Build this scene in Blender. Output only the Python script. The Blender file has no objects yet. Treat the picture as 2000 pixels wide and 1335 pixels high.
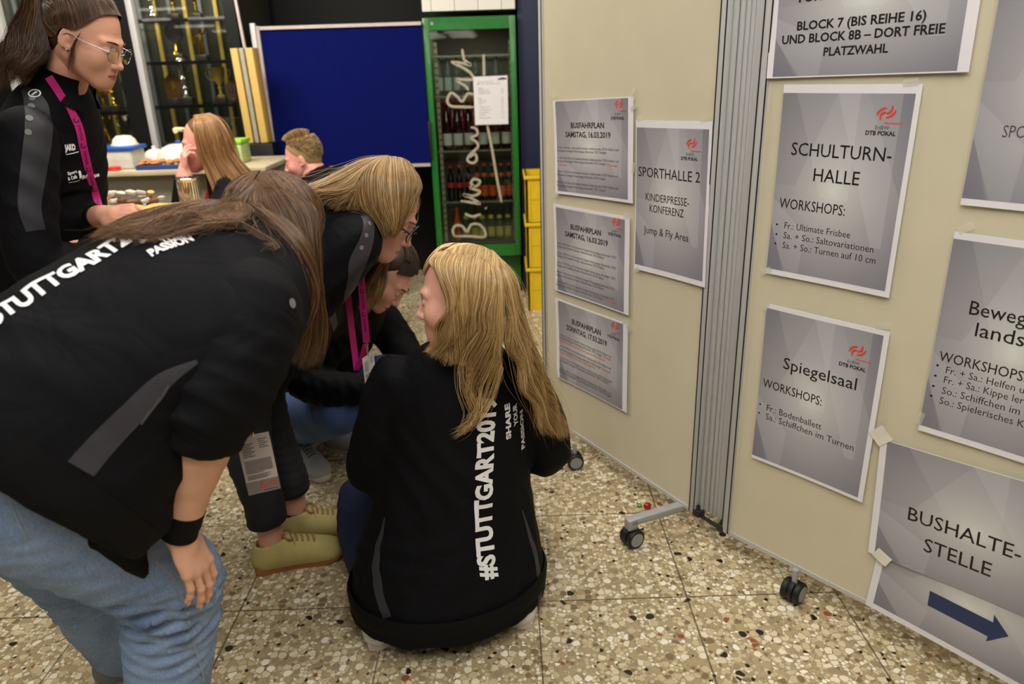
import bpy, bmesh, math, random
import numpy as np
from mathutils import Vector, Matrix
from mathutils.bvhtree import BVHTree

random.seed(7)
rng = np.random.default_rng(11)
scene = bpy.context.scene
COL = scene.collection

# ------------------------------------------------------------------ camera
PITCH, ROLL, CAM_H = math.radians(20.5), math.radians(1.8), 1.40
F_PX = 1435.0
cam_data = bpy.data.cameras.new('camera')
cam_data.sensor_width = 36.0
cam_data.lens = F_PX / 2000 * 36.0
cam_data.clip_start = 0.02
cam_data.dof.use_dof = True
cam_data.dof.focus_distance = 1.75
cam_data.dof.aperture_fstop = 3.2
cam = bpy.data.objects.new('camera', cam_data)
COL.objects.link(cam)
_f = Vector((0, math.cos(PITCH), -math.sin(PITCH)))
_r0 = Vector((1, 0, 0))
_u0 = _r0.cross(_f)
CR = _r0 * math.cos(ROLL) - _u0 * math.sin(ROLL)
CU = _u0 * math.cos(ROLL) + _r0 * math.sin(ROLL)
m = Matrix.Identity(4)
for i in range(3):
    m[i][0], m[i][1], m[i][2] = CR[i], CU[i], -_f[i]
m[2][3] = CAM_H
cam.matrix_world = m
scene.camera = cam


def at(x, y, Y):
    """world point seen at photo pixel (x, y) at the distance Y in front"""
    d = _f + CR * ((x - 1000) / F_PX) - CU * ((y - 667.5) / F_PX)
    d = d * (Y / d.y)
    return np.array((d.x, d.y, d.z + CAM_H))


# ------------------------------------------------------------------ world, light, exposure
world = bpy.data.worlds.new('world')
scene.world = world
world.use_nodes = True
world.node_tree.nodes['Background'].inputs[0].default_value = (1.0, 0.93, 0.80, 1)
world.node_tree.nodes['Background'].inputs[1].default_value = 0.10


def area(name, loc, size, power, color, rot=(0, 0, 0), size_y=None):
    d = bpy.data.lights.new(name, 'AREA')
    d.energy = power
    d.color = color
    d.size = size
    if size_y:
        d.shape = 'RECTANGLE'
        d.size_y = size_y
    o = bpy.data.objects.new(name, d)
    o.location = loc
    o.rotation_euler = rot
    COL.objects.link(o)
    return o


WARM = (1.0, 0.93, 0.82)
area('flash_bounced_off_ceiling', (-0.1, 0.1, 2.85), 2.4, 74, (1.0, 0.97, 0.93), size_y=2.0)
area('ceiling_light_over_floor', (0.2, 2.6, 2.85), 2.6, 52, WARM, size_y=1.2)
area('ceiling_light_over_counter', (-1.9, 2.9, 2.80), 1.6, 75, WARM, rot=(math.radians(46), 0, 0), size_y=0.8)  # shifted and tilted towards the cabinet to brighten the trophies

scene.view_settings.view_transform = 'Standard'
scene.view_settings.look = 'None'
scene.view_settings.gamma = 1.0
scene.view_settings.use_curve_mapping = False
scene.view_settings.exposure = 0.0


# ------------------------------------------------------------------ materials
def lin(c):
    return tuple(((v / 255) / 12.92 if v / 255 <= 0.04045 else ((v / 255 + 0.055) / 1.055) ** 2.4) for v in c)


MATS = {}


class NT:
    def __init__(self, name):
        self.m = bpy.data.materials.new(name)
        self.m.use_nodes = True
        self.t = self.m.node_tree
        self.b = self.t.nodes['Principled BSDF']
        self.out = self.t.nodes['Material Output']

    def n(self, typ, **kw):
        nd = self.t.nodes.new(typ)
        for k, v in kw.items():
            if k.startswith('i_'):
                key = k[2:]
                nd.inputs[int(key) if key.isdigit() else key.replace('_', ' ')].default_value = v
            else:
                setattr(nd, k, v)
        return nd

    def l(self, a, b):
        self.t.links.new(a, b)

    def math(self, op, a, b=None, c=None):
        nd = self.n('ShaderNodeMath', operation=op)
        for i, v in enumerate((a, b, c)):
            if v is None:
                continue
            if isinstance(v, (int, float)):
                nd.inputs[i].default_value = v
            else:
                self.l(v, nd.inputs[i])
        return nd.outputs[0]

    def mix(self, fac, a, b):
        nd = self.n('ShaderNodeMix', data_type='RGBA')
        for i, v in ((0, fac), (6, a), (7, b)):
            if isinstance(v, (int, float)):
                nd.inputs[i].default_value = v
            elif isinstance(v, tuple):
                nd.inputs[i].default_value = (*v[:3], 1)
            else:
                self.l(v, nd.inputs[i])
        return nd.outputs[2]

    def ramp(self, fac, stops, interp='LINEAR'):
        nd = self.n('ShaderNodeValToRGB')
        cr = nd.color_ramp
        cr.interpolation = interp
        while len(cr.elements) < len(stops):
            cr.elements.new(0.5)
        for e, (p, c) in zip(cr.elements, stops):
            e.position = p
            e.color = (*c[:3], 1)
        self.l(fac, nd.inputs[0])
        return nd.outputs[0]


def mat(name, rgb, rough=0.5, metal=0.0, var=0.08, scale=30, bump=0.0, bscale=None, sheen=0.0, spec=0.5,
        alpha=1.0, coat=0.0, sss=0.0, stretch=None):
    """plain surface: sRGB colour with a slight procedural variation and optional bump"""
    if name in MATS:
        return MATS[name]
    t = NT(name)
    c = lin(rgb)
    tc = t.n('ShaderNodeTexCoord')
    src = tc.outputs['Object']
    if stretch:
        mp = t.n('ShaderNodeMapping')
        mp.inputs['Scale'].default_value = stretch
        t.l(src, mp.inputs['Vector'])
        src = mp.outputs[0]
    no = t.n('ShaderNodeTexNoise', i_Scale=scale, i_Detail=4.0)
    t.l(src, no.inputs['Vector'])
    f = t.ramp(no.outputs[0], [(0.3, tuple(v * (1 - var) for v in c)), (0.7, tuple(min(1, v * (1 + var)) for v in c))])
    t.l(f, t.b.inputs['Base Color'])
    t.b.inputs['Roughness'].default_value = rough
    t.b.inputs['Metallic'].default_value = metal
    t.b.inputs['Specular IOR Level'].default_value = spec
    t.b.inputs['Sheen Weight'].default_value = sheen
    t.b.inputs['Coat Weight'].default_value = coat
    if alpha < 1:
        t.b.inputs['Alpha'].default_value = alpha
    if sss:
        t.b.inputs['Subsurface Weight'].default_value = sss
        t.b.inputs['Subsurface Radius'].default_value = (0.012, 0.004, 0.002)
        t.b.inputs['Subsurface Scale'].default_value = 1.0
    if bump:
        n2 = t.n('ShaderNodeTexNoise', i_Scale=bscale or scale * 3, i_Detail=3.0)
        t.l(src, n2.inputs['Vector'])
        bp = t.n('ShaderNodeBump', i_Strength=bump, i_Distance=0.004)
        t.l(n2.outputs[0], bp.inputs['Height'])
        t.l(bp.outputs[0], t.b.inputs['Normal'])
    MATS[name] = t.m
    return t.m


def emit(name, rgb, s):
    t = NT(name)
    t.b.inputs['Base Color'].default_value = (0.8, 0.8, 0.8, 1)
    t.b.inputs['Emission Color'].default_value = (*rgb, 1)
    t.b.inputs['Emission Strength'].default_value = s
    return t.m


def glass_mat(name, tint=(1, 1, 1), refl=1.0, rough=0.02):
    """thin window glass: clear with a fresnel reflection"""
    t = NT(name)
    tr = t.n('ShaderNodeBsdfTransparent')
    tr.inputs[0].default_value = (*tint, 1)
    gl = t.n('ShaderNodeBsdfGlossy')
    gl.inputs['Roughness'].default_value = rough
    fr = t.n('ShaderNodeFresnel', i_IOR=1.5)
    fac = t.math('MULTIPLY', fr.outputs[0], refl)
    mx = t.n('ShaderNodeMixShader')
    t.l(fac, mx.inputs[0])
    t.l(tr.outputs[0], mx.inputs[1])
    t.l(gl.outputs[0], mx.inputs[2])
    t.l(mx.outputs[0], t.out.inputs[0])
    return t.m


# ------------------------------------------------------------------ mesh helpers
def unit(v):
    v = np.asarray(v, float)
    return v / (np.linalg.norm(v) + 1e-12)


def frame(axis, hint=(0, 0, 1)):
    a = unit(axis)
    h = np.asarray(hint, float)
    if abs(a @ unit(h)) > 0.97:
        h = np.array((1.0, 0, 0)) if abs(a[0]) < 0.9 else np.array((0, 1.0, 0))
    u = unit(np.cross(h, a))
    v = np.cross(a, u)
    return u, v, a


def catmull(P, n):
    """resample a polyline through its control points as a smooth curve of n points"""
    P = np.asarray(P, float)
    if len(P) == 2:
        return P[0] + (P[1] - P[0]) * np.linspace(0, 1, n)[:, None]
    Q = np.vstack((2 * P[0] - P[1], P, 2 * P[-1] - P[-2]))
    t = np.linspace(0, len(P) - 1 - 1e-9, n)
    i = t.astype(int)
    f = (t - i).reshape(-1, *([1] * (P.ndim - 1)))
    a, b, c, d = Q[i], Q[i + 1], Q[i + 2], Q[i + 3]
    return 0.5 * (2 * b + (c - a) * f + (2 * a - 5 * b + 4 * c - d) * f ** 2 + (3 * b - a - 3 * c + d) * f ** 3)


class MB:
    def __init__(self):
        self.v, self.f, self.mi, self.n = [], [], [], 0

    def add(self, V, Fc, mi=0):
        V = np.asarray(V, float).reshape(-1, 3)
        self.v.append(V)
        for q in Fc:
            self.f.append(tuple(int(k) + self.n for k in q))
            self.mi.append(mi)
        self.n += len(V)
        return self

    def box(self, c, s, ax=None, mi=0, bev=0.0):
        """box centred at c, size s, ax = three axis vectors; bev bevels the vertical/long edges lightly"""
        bm = bmesh.new()
        bmesh.ops.create_cube(bm, size=1.0)
        for v in bm.verts:
            v.co = Vector((v.co.x * s[0], v.co.y * s[1], v.co.z * s[2]))
        if bev:
            bmesh.ops.bevel(bm, geom=list(bm.edges), offset=min(bev, min(s) * 0.45), segments=2, profile=0.5, affect='EDGES')
        bm.verts.index_update()
        V = np.array([v.co[:] for v in bm.verts])
        Fc = [[v.index for v in f.verts] for f in bm.faces]
        bm.free()
        if ax is not None:
            A = np.array([unit(a) for a in ax])
            V = V @ A
        return self.add(V + np.asarray(c, float), Fc, mi)

    def lathe(self, prof, org=(0, 0, 0), axis=(0, 0, 1), seg=20, mi=0, cap=True):
        """prof: list of (radius, height along axis)"""
        u, v, a = frame(axis)
        org = np.asarray(org, float)
        ang = np.linspace(0, 2 * np.pi, seg, endpoint=False)
        ring = np.outer(np.cos(ang), u) + np.outer(np.sin(ang), v)
        V = np.vstack([org + ring * max(r, 1e-5) + a * h for r, h in prof])
        Fc = []
        k = len(prof)
        for i in range(k - 1):
            for j in range(seg):
                j2 = (j + 1) % seg
                Fc.append((i * seg + j, i * seg + j2, (i + 1) * seg + j2, (i + 1) * seg + j))
        if cap:
            if prof[0][0] > 1e-4:
                Fc.append(tuple(range(seg))[::-1])
            if prof[-1][0] > 1e-4:
                Fc.append(tuple((k - 1) * seg + j for j in range(seg)))
        return self.add(V, Fc, mi)

    def cyl(self, a, b, r, r2=None, seg=14, mi=0):
        a, b = np.asarray(a, float), np.asarray(b, float)
        L = np.linalg.norm(b - a)
        return self.lathe([(r, 0), (r if r2 is None else r2, L)], a, b - a, seg, mi)

    def ell(self, c, r, ax=None, seg=16, rings=10, mi=0):
        ph = np.linspace(0, np.pi, rings + 1)
        th = np.linspace(0, 2 * np.pi, seg, endpoint=False)
        V = [(0, 0, 1)] + [(np.sin(p) * np.cos(t), np.sin(p) * np.sin(t), np.cos(p)) for p in ph[1:-1] for t in th] + [(0, 0, -1)]
        V = np.array(V) * np.asarray(r, float)
        if ax is not None:
            V = V @ np.array([unit(a) for a in ax])
        Fc = [(0, 1 + j, 1 + (j + 1) % seg) for j in range(seg)]
        for i in range(rings - 2):
            for j in range(seg):
                j2 = (j + 1) % seg
                Fc.append((1 + i * seg + j, 1 + (i + 1) * seg + j, 1 + (i + 1) * seg + j2, 1 + i * seg + j2))
        last = len(V) - 1
        b = 1 + (rings - 2) * seg
        Fc += [(last, b + (j + 1) % seg, b + j) for j in range(seg)]
        return self.add(V + np.asarray(c, float), Fc, mi)

    def tube(self, P, r, seg=8, mi=0, n=None, flat=None, hint=(0, 0, 1)):
        """tube along P; r scalar or per point list; flat=(a,b) scales the section to an ellipse"""
        P = np.asarray(P, float)
        if n:
            rr = np.interp(np.linspace(0, 1, n), np.linspace(0, 1, len(P)), r) if np.ndim(r) else r
            P = catmull(P, n)
            r = rr
        k = len(P)
        R = np.full(k, r) if np.ndim(r) == 0 else np.asarray(r)
        T = np.gradient(P, axis=0)
        u, v, _ = frame(T[0], hint)
        ang = np.linspace(0, 2 * np.pi, seg, endpoint=False)
        fa, fb = flat or (1, 1)
        V = []
        for i in range(k):
            a = unit(T[i])
            u = unit(u - a * (u @ a))
            v = np.cross(a, u)
            V.append(P[i] + R[i] * (fa * np.outer(np.cos(ang), u) + fb * np.outer(np.sin(ang), v)))
        Fc = []
        for i in range(k - 1):
            for j in range(seg):
                j2 = (j + 1) % seg
                Fc.append((i * seg + j, i * seg + j2, (i + 1) * seg + j2, (i + 1) * seg + j))
        Fc.append(tuple(range(seg))[::-1])
        Fc.append(tuple((k - 1) * seg + j for j in range(seg)))
        return self.add(np.vstack(V), Fc, mi)

    def prism(self, poly, org, ux, uy, thick, mi=0):
        """extrude a 2D polygon (in axes ux, uy at org) along ux x uy by thick"""
        ux, uy = np.asarray(ux, float), np.asarray(uy, float)
        w = unit(np.cross(ux, uy))
        P = np.array([np.asarray(org, float) + ux * a + uy * b for a, b in poly])
        k = len(P)
        V = np.vstack((P, P + w * thick))
        Fc = [tuple(range(k))[::-1], tuple(range(k, 2 * k))]
        Fc += [(i, (i + 1) % k, k + (i + 1) % k, k + i) for i in range(k)]
        return self.add(V, Fc, mi)

    def build(self, name, mats, parent=None, smooth=35):
        V = np.vstack(self.v)
        if parent is not None:
            V = V - np.array(parent['_o'] if '_o' in parent else (0, 0, 0))
        me = bpy.data.meshes.new(name)
        me.from_pydata(V.tolist(), [], self.f)
        mats = mats if isinstance(mats, (list, tuple)) else [mats]
        for mm in mats:
            me.materials.append(mm)
        if len(mats) > 1:
            me.polygons.foreach_set('material_index', self.mi)
        if smooth:
            me.polygons.foreach_set('use_smooth', [True] * len(me.polygons))
            me.set_sharp_from_angle(angle=math.radians(smooth))
        me.validate()
        o = bpy.data.objects.new(name, me)
        COL.objects.link(o)
        if parent is not None:
            o.parent = parent
            if '_o' in parent:
                o['_o'] = parent['_o']
        return o


def tag(o, label, cat=None, group=None, kind=None):
    if label:
        o['label'] = label
    if cat:
        o['category'] = cat
    if group:
        o['group'] = group
    if kind:
        o['kind'] = kind
    return o


def thing(name, loc, label, cat, group=None):
    o = bpy.data.objects.new(name, None)
    o.empty_display_size = 0.05
    o.location = loc
    o['_o'] = [float(x) for x in loc]
    COL.objects.link(o)
    return tag(o, label, cat, group)


def kids(o):
    return [c for c in bpy.data.objects if c.parent == o]


def dup(o, loc, rotz=0.0, label=None, parent=None, ch=None):
    c = o.copy()
    COL.objects.link(c)
    if parent is not None:
        c.parent = parent
    else:
        c.location = loc
        c.rotation_euler = (0, 0, rotz)
    if label:
        c['label'] = label
    for k in kids(o):
        dup(k, None, parent=c)
    return c


def structure(o):
    o['kind'] = 'structure'
    return o


def text_mesh(s, bold=0.0, shear=0.0, res=3, subdiv=None):
    """flat lettering: returns verts (n,2) normalised so that width 0..w, cap height = 1, and faces"""
    cu = bpy.data.curves.new('t', 'FONT')
    cu.body = s
    cu.size = 1.0
    cu.resolution_u = res
    cu.offset = bold
    cu.shear = shear
    ob = bpy.data.objects.new('t', cu)
    COL.objects.link(ob)
    dg = bpy.context.evaluated_depsgraph_get()
    me = bpy.data.meshes.new_from_object(ob.evaluated_get(dg))
    V = np.zeros(len(me.vertices) * 3)
    me.vertices.foreach_get('co', V)
    V = V.reshape(-1, 3)[:, :2]
    if subdiv:
        bm = bmesh.new()
        bm.from_mesh(me)
        bmesh.ops.triangulate(bm, faces=bm.faces[:])
        for _ in range(6):
            es = [e for e in bm.edges if e.calc_length() > subdiv]
            if not es:
                break
            bmesh.ops.subdivide_edges(bm, edges=es, cuts=1)
            bmesh.ops.triangulate(bm, faces=[f for f in bm.faces if len(f.verts) > 3])
        bm.verts.index_update()
        V = np.array([v.co[:2] for v in bm.verts])
        Fc = [[v.index for v in f.verts] for f in bm.faces]
        bm.free()
    else:
        Fc = [list(p.vertices) for p in me.polygons]
    bpy.data.objects.remove(ob)
    bpy.data.curves.remove(cu)
    bpy.data.meshes.remove(me)
    V = V / 0.682         # cap height of the built-in font
    V[:, 0] -= V[:, 0].min()
    return V, Fc

# ------------------------------------------------------------------ floor and room
TILE = 0.4165


def terrazzo():
    t = NT('terrazzo_floor')
    tc = t.n('ShaderNodeTexCoord')
    P = tc.outputs['Object']
    wob = t.n('ShaderNodeTexNoise', i_Scale=14.0, i_Detail=2.0)
    t.l(P, wob.inputs['Vector'])
    mv = t.n('ShaderNodeVectorMath', operation='MULTIPLY_ADD')
    t.l(wob.outputs['Color'], mv.inputs[0])
    mv.inputs[1].default_value = (0.012, 0.012, 0.0)
    t.l(P, mv.inputs[2])

    def layer(scale, seed):
        off = t.n('ShaderNodeVectorMath', operation='ADD')
        off.inputs[1].default_value = (seed, seed * 0.7, 0)
        t.l(mv.outputs[0], off.inputs[0])
        v1 = t.n('ShaderNodeTexVoronoi', i_Scale=scale, i_Randomness=1.0, voronoi_dimensions='2D')
        v2 = t.n('ShaderNodeTexVoronoi', i_Scale=scale, i_Randomness=1.0, voronoi_dimensions='2D', feature='DISTANCE_TO_EDGE')
        t.l(off.outputs[0], v1.inputs['Vector'])
        t.l(off.outputs[0], v2.inputs['Vector'])
        sep = t.n('ShaderNodeSeparateColor')
        t.l(v1.outputs['Color'], sep.inputs[0])
        return v1.outputs['Distance'], v2.outputs['Distance'], sep

    pal = [(0.0, lin((40, 36, 30))), (0.025, lin((132, 114, 84))), (0.09, lin((178, 159, 122))), (0.28, lin((204, 188, 150))),
           (0.48, lin((220, 206, 172))), (0.64, lin((235, 224, 196))), (0.80, lin((246, 239, 220))),
           (0.90, lin((160, 142, 116))), (0.965, lin((150, 84, 58))), (0.975, lin((196, 182, 150)))]
    big_d, big_e, big_c = layer(44.0, 3.1)
    sm_d, sm_e, sm_c = layer(88.0, 9.7)
    colb = t.ramp(big_c.outputs[0], pal, 'CONSTANT')
    cols = t.ramp(sm_c.outputs[0], pal, 'CONSTANT')
    fine = t.n('ShaderNodeTexNoise', i_Scale=260.0, i_Detail=3.0)
    t.l(P, fine.inputs['Vector'])
    matrix = t.ramp(fine.outputs[0], [(0.35, lin((142, 128, 98))), (0.65, lin((188, 172, 136)))])

    def round_mask(d, e, lo, hi, r0, r1):
        a = t.ramp(e, [(lo, (0, 0, 0)), (hi, (1, 1, 1))])
        b = t.ramp(d, [(r0, (1, 1, 1)), (r1, (0, 0, 0))])
        return t.math('MULTIPLY', a, b)
    ms = round_mask(sm_d, sm_e, 0.04, 0.10, 0.50, 0.58)
    has_s = t.math('GREATER_THAN', sm_c.outputs[1], 0.10)
    c1 = t.mix(t.math('MULTIPLY', ms, has_s), matrix, cols)
    mb = round_mask(big_d, big_e, 0.05, 0.09, 0.44, 0.50)
    has_b = t.math('GREATER_THAN', big_c.outputs[1], 0.45)
    rim = round_mask(big_d, big_e, 0.01, 0.04, 0.50, 0.56)
    c1 = t.mix(t.math('MULTIPLY', rim, has_b), c1, matrix)
    c2 = t.mix(t.math('MULTIPLY', mb, has_b), c1, colb)
    # slow dirt variation
    dirt = t.n('ShaderNodeTexNoise', i_Scale=2.2, i_Detail=3.0)
    t.l(P, dirt.inputs['Vector'])
    dr = t.ramp(dirt.outputs[0], [(0.3, (0.86, 0.85, 0.82)), (0.65, (1, 1, 1))])
    mul = t.n('ShaderNodeMix', data_type='RGBA', blend_type='MULTIPLY')
    mul.inputs[0].default_value = 1.0
    t.l(c2, mul.inputs[6])
    t.l(dr, mul.inputs[7])
    # joints between the slabs
    sx = t.n('ShaderNodeSeparateXYZ')
    t.l(P, sx.inputs[0])

    def joint(o, phase):
        fr = t.math('FRACT', t.math('DIVIDE', t.math('SUBTRACT', o, phase), TILE))
        d = t.math('ABSOLUTE', t.math('SUBTRACT', fr, 0.5))
        return t.math('GREATER_THAN', d, 0.4945)
    j = t.math('MAXIMUM', joint(sx.outputs[0], 0.466), joint(sx.outputs[1], 1.669))
    c3 = t.mix(t.math('MULTIPLY', j, 0.72), mul.outputs[2], lin((52, 44, 32)))
    t.l(c3, t.b.inputs['Base Color'])
    rr = t.ramp(fine.outputs[0], [(0.3, (0.24,) * 3), (0.7, (0.42,) * 3)])
    t.l(rr, t.b.inputs['Roughness'])
    t.b.inputs['Specular IOR Level'].default_value = 0.35
    h = t.math('MULTIPLY', t.math('SUBTRACT', 1.0, j), 1.0)
    bp = t.n('ShaderNodeBump', i_Strength=0.25, i_Distance=0.002)
    t.l(h, bp.inputs['Height'])
    t.l(bp.outputs[0], t.b.inputs['Normal'])
    return t.m


m_white_wall = mat('painted_wall', (188, 178, 156), 0.8, bump=0.05, bscale=120)
m_ceiling = mat('ceiling_panels', (196, 190, 176), 0.9)
m_navy = mat('navy_painted_wall', (20, 26, 62), 0.6, var=0.15, scale=4)
m_dark = mat('dark_recess', (6, 6, 7), 0.8, var=0.3, scale=5)

X0, X1, Y0, Y1, ZC = -12.5, 3.2, -34.0, 5.35, 2.95
structure(MB().box(((X0 + X1) / 2, (Y0 + Y1) / 2, -0.05), (X1 - X0, Y1 - Y0, 0.1)).build('floor', terrazzo()))
structure(MB().box(((X0 + X1) / 2, (Y0 + Y1) / 2, ZC + 0.05), (X1 - X0, Y1 - Y0, 0.1)).build('ceiling', m_ceiling))
structure(MB().box((X0 - 0.05, (Y0 + Y1) / 2, ZC / 2), (0.1, Y1 - Y0, ZC)).build('wall_left', m_white_wall))
structure(MB().box((X1 + 0.05, (Y0 + Y1) / 2, ZC / 2), (0.1, Y1 - Y0, ZC)).build('wall_right', m_white_wall))
structure(MB().box(((X0 + X1) / 2, Y1 + 0.05, ZC / 2), (X1 - X0, 0.1, ZC)).build('wall_back', m_dark))
structure(MB().box(((X0 + X1) / 2, Y0 - 0.05, ZC / 2), (X1 - X0, 0.1, ZC)).build('wall_front', m_white_wall))
# navy painted pier to the right of the fridge
structure(MB().box((0.42, 4.98, ZC / 2), (0.66, 0.60, ZC), bev=0.004).build('wall_pier', m_navy))


def tile_mat():
    t = NT('white_glazed_tiles')
    br = t.n('ShaderNodeTexBrick', offset=0.0, i_Scale=1.0, i_Mortar_Size=0.002, i_Brick_Width=0.135, i_Row_Height=0.30)
    br.inputs['Color1'].default_value = (*lin((236, 234, 226)), 1)
    br.inputs['Color2'].default_value = (*lin((229, 227, 219)), 1)
    br.inputs['Mortar'].default_value = (*lin((150, 148, 140)), 1)
    tc = t.n('ShaderNodeTexCoord')
    mp = t.n('ShaderNodeMapping')
    mp.inputs['Rotation'].default_value = (math.radians(90), 0, 0)
    t.l(tc.outputs['Object'], mp.inputs['Vector'])
    t.l(mp.outputs[0], br.inputs['Vector'])
    t.l(br.outputs['Color'], t.b.inputs['Base Color'])
    t.b.inputs['Roughness'].default_value = 0.25
    return t.m


# tiled bulkhead above the fridge
tl = at(822, 30, 4.62)
structure(MB().box((-0.19, 4.86, 1.69 + (ZC - 1.69) / 2 + 0.012), (0.535, 0.44, ZC - 1.69 - 0.024)).build('wall_tiled', tile_mat()))

# ceiling luminaires: long tubes in rows, running back through the hall behind the camera
m_tube = emit('lit_fluorescent_tube', (1.0, 0.95, 0.85), 9.0)
m_lum = mat('luminaire_housing', (220, 220, 215), 0.5)


def luminaire(x, y, label):
    r = thing('ceiling_light', (x, y, ZC - 0.06), label, 'ceiling light', 'fluorescent lights in rows along the ceiling')
    MB().box((x, y, ZC - 0.03), (1.24, 0.14, 0.05), bev=0.004).build('housing', m_lum, r)
    for s in (-0.035, 0.035):
        MB().cyl((x - 0.6, y + s, ZC - 0.065), (x + 0.6, y + s, ZC - 0.065), 0.013).build('tube', m_tube, r)
    return r


for k, (lx, ly) in enumerate([(-2.2, -0.9), (0.0, -0.9), (-2.2, -3.2), (0.0, -3.2), (-2.2, -5.6), (0.0, -5.6), (-2.2, -8.2), (0.0, -8.2),
                              (-2.2, -11.0), (0.0, -11.0), (-1.9, 2.6), (-1.9, 1.2)] + [(x, -20.0 - 2.6 * i) for i in range(5) for x in (-3.4, -1.9)] + [(-9.6 + 1.7 * j, -9.5 - 3.2 * i) for i in range(4) for j in range(2)]):
    luminaire(lx, ly, 'long twin tube fluorescent light fixed under the pale ceiling')

# ------------------------------------------------------------------ pin boards with posters
m_alu = mat('brushed_aluminium', (192, 192, 192), 0.4, 0.12, stretch=(40, 40, 1))
m_alu_dark = mat('aluminium_groove', (62, 62, 60), 0.5, 0.7)
m_board = mat('beige_laminate', (210, 202, 176), 0.45, var=0.03, scale=6, bump=0.03, bscale=300)
m_grey_plastic = mat('grey_painted_steel', (168, 170, 172), 0.4, 0.2)
m_rubber = mat('black_rubber', (16, 16, 17), 0.55)
m_hub = mat('castor_hub_grey', (146, 148, 152), 0.4)
m_chrome = mat('chrome', (215, 215, 215), 0.12, 1.0)

LP0, LP1 = np.array((0.125, 2.635, 0)), np.array((0.538, 1.936, 0))
RP0, RP1 = np.array((0.609, 1.825, 0)), np.array((1.091, 1.247, 0))
LD, RD = unit(LP1 - LP0), unit(RP1 - RP0)
LN, RN = np.array((LD[1], -LD[0], 0)), np.array((RD[1], -RD[0], 0))
if LN[1] > 0:
    LN = -LN
if RN[1] > 0:
    RN = -RN
ZUP = np.array((0, 0, 1.0))
Z_BOT, Z_TOP = 0.097, 1.98


def castor(parent, p, ang, stem_top):
    """twin-wheel castor standing on the floor at p"""
    d = np.array((math.cos(ang), math.sin(ang), 0))
    w = np.array((-d[1], d[0], 0))
    p = np.array((p[0], p[1], 0.0))
    R = 0.031
    o = thing_child = MB()
    o.box(p + (0, 0, 0.036), (0.030, 0.011, 0.040), (d, w, ZUP), 0, 0.004)
    o.lathe([(0.030, -0.006), (0.032, 0.0), (0.030, 0.006)], p + (0, 0, R + 0.002), w, 22, 0)
    o.cyl(p + (0, 0, 0.05), p + (0, 0, stem_top), 0.008, mi=1)
    c = o.build('castor', [m_rubber, m_grey_plastic], parent)
    for s in (-1, 1):
        q = p + w * s * 0.017 + np.array((0, 0, R))
        MB().lathe([(0.020, -0.0095), (0.028, -0.009), (R, -0.005), (R, 0.005), (0.028, 0.009), (0.020, 0.0095)], q, w, 26).build('wheel', m_rubber, c)
        MB().lathe([(0.0225, -0.0103), (0.0225, 0.0103)], q, w, 22).build('hub_cap', m_hub, c)
    return c


def pin_board(name, P0, D, N, W, label, feet):
    r = thing(name, P0, label, 'pin board')
    c = P0 + D * W / 2 - N * 0.016
    MB().box(c + ZUP * (Z_BOT + Z_TOP) / 2, (W - 0.02, 0.022, Z_TOP - Z_BOT - 0.004), (D, N, ZUP)).build('panel', m_board, r)
    for u in (0.0, W):
        p = P0 + D * u - N * 0.016
        b = MB().box(p + ZUP * (Z_BOT + Z_TOP) / 2, (0.026, 0.036, Z_TOP - Z_BOT), (D, N, ZUP), 0, 0.003)
        for s in (-0.0095, 0.0095):
            b.box(p + D * s + N * 0.0175 + ZUP * (Z_BOT + Z_TOP) / 2, (0.0035, 0.0025, Z_TOP - Z_BOT - 0.004), (D, N, ZUP), 1)
        b.build('frame_post', [m_alu, m_alu_dark], r)
    MB().box(P0 + D * W / 2 - N * 0.016 + ZUP * (Z_BOT + 0.004), (W - 0.026, 0.028, 0.012), (D, N, ZUP)).build('bottom_rail', m_alu, r)
    MB().box(P0 + D * W / 2 - N * 0.016 + ZUP * (Z_TOP - 0.01), (W - 0.026, 0.034, 0.02), (D, N, ZUP)).build('top_rail', m_alu, r)
    for kind, a in feet:
        if kind == 'arm':
            q, e, ang = a
            q, e = np.array((*q, 0.0)), np.array((*e, 0.0))
            d = unit(e - q)
            w = np.array((-d[1], d[0], 0))
            L = np.linalg.norm(e - q)
            f = MB().box(q + d * L / 2 + ZUP * 0.087, (L + 0.03, 0.030, 0.022), (d, w, ZUP), 0, 0.004)
            f.box(e + d * 0.004 + ZUP * 0.079, (0.034, 0.030, 0.036), (d, w, ZUP), 0, 0.004)
            f.cyl(q + d * L * 0.42 - w * 0.016 + ZUP * 0.085, q + d * L * 0.42 - w * 0.021 + ZUP * 0.085, 0.008, mi=1)
            f.box(q + d * L * 0.30 - w * 0.014 + ZUP * 0.085, (0.085, 0.004, 0.016), (d, w, ZUP), 0, 0.001)
            f.build('foot_bar', [m_grey_plastic, m_chrome], r)
            castor(r, e, ang, 0.085)
        else:
            q, ang = a
            castor(r, q, ang, 0.10)
    return r


bl = pin_board('pin_board', LP0, LD, LN, 0.812, 'beige wheeled pin board with bus timetables, standing left of the folding hinge strip',
               [('arm', ((0.515, 1.985), (0.352, 1.915), 0.5)), ('plain', ((0.218, 2.395), 0.15))])
br_ = pin_board('pin_board', RP0, RD, RN, 1.02, 'beige wheeled pin board with workshop posters, filling the right side of the picture',
                [('plain', ((0.752, 1.645), 0.75)), ('arm', ((1.16, 1.19), (1.02, 1.12), 1.0))])

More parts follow.
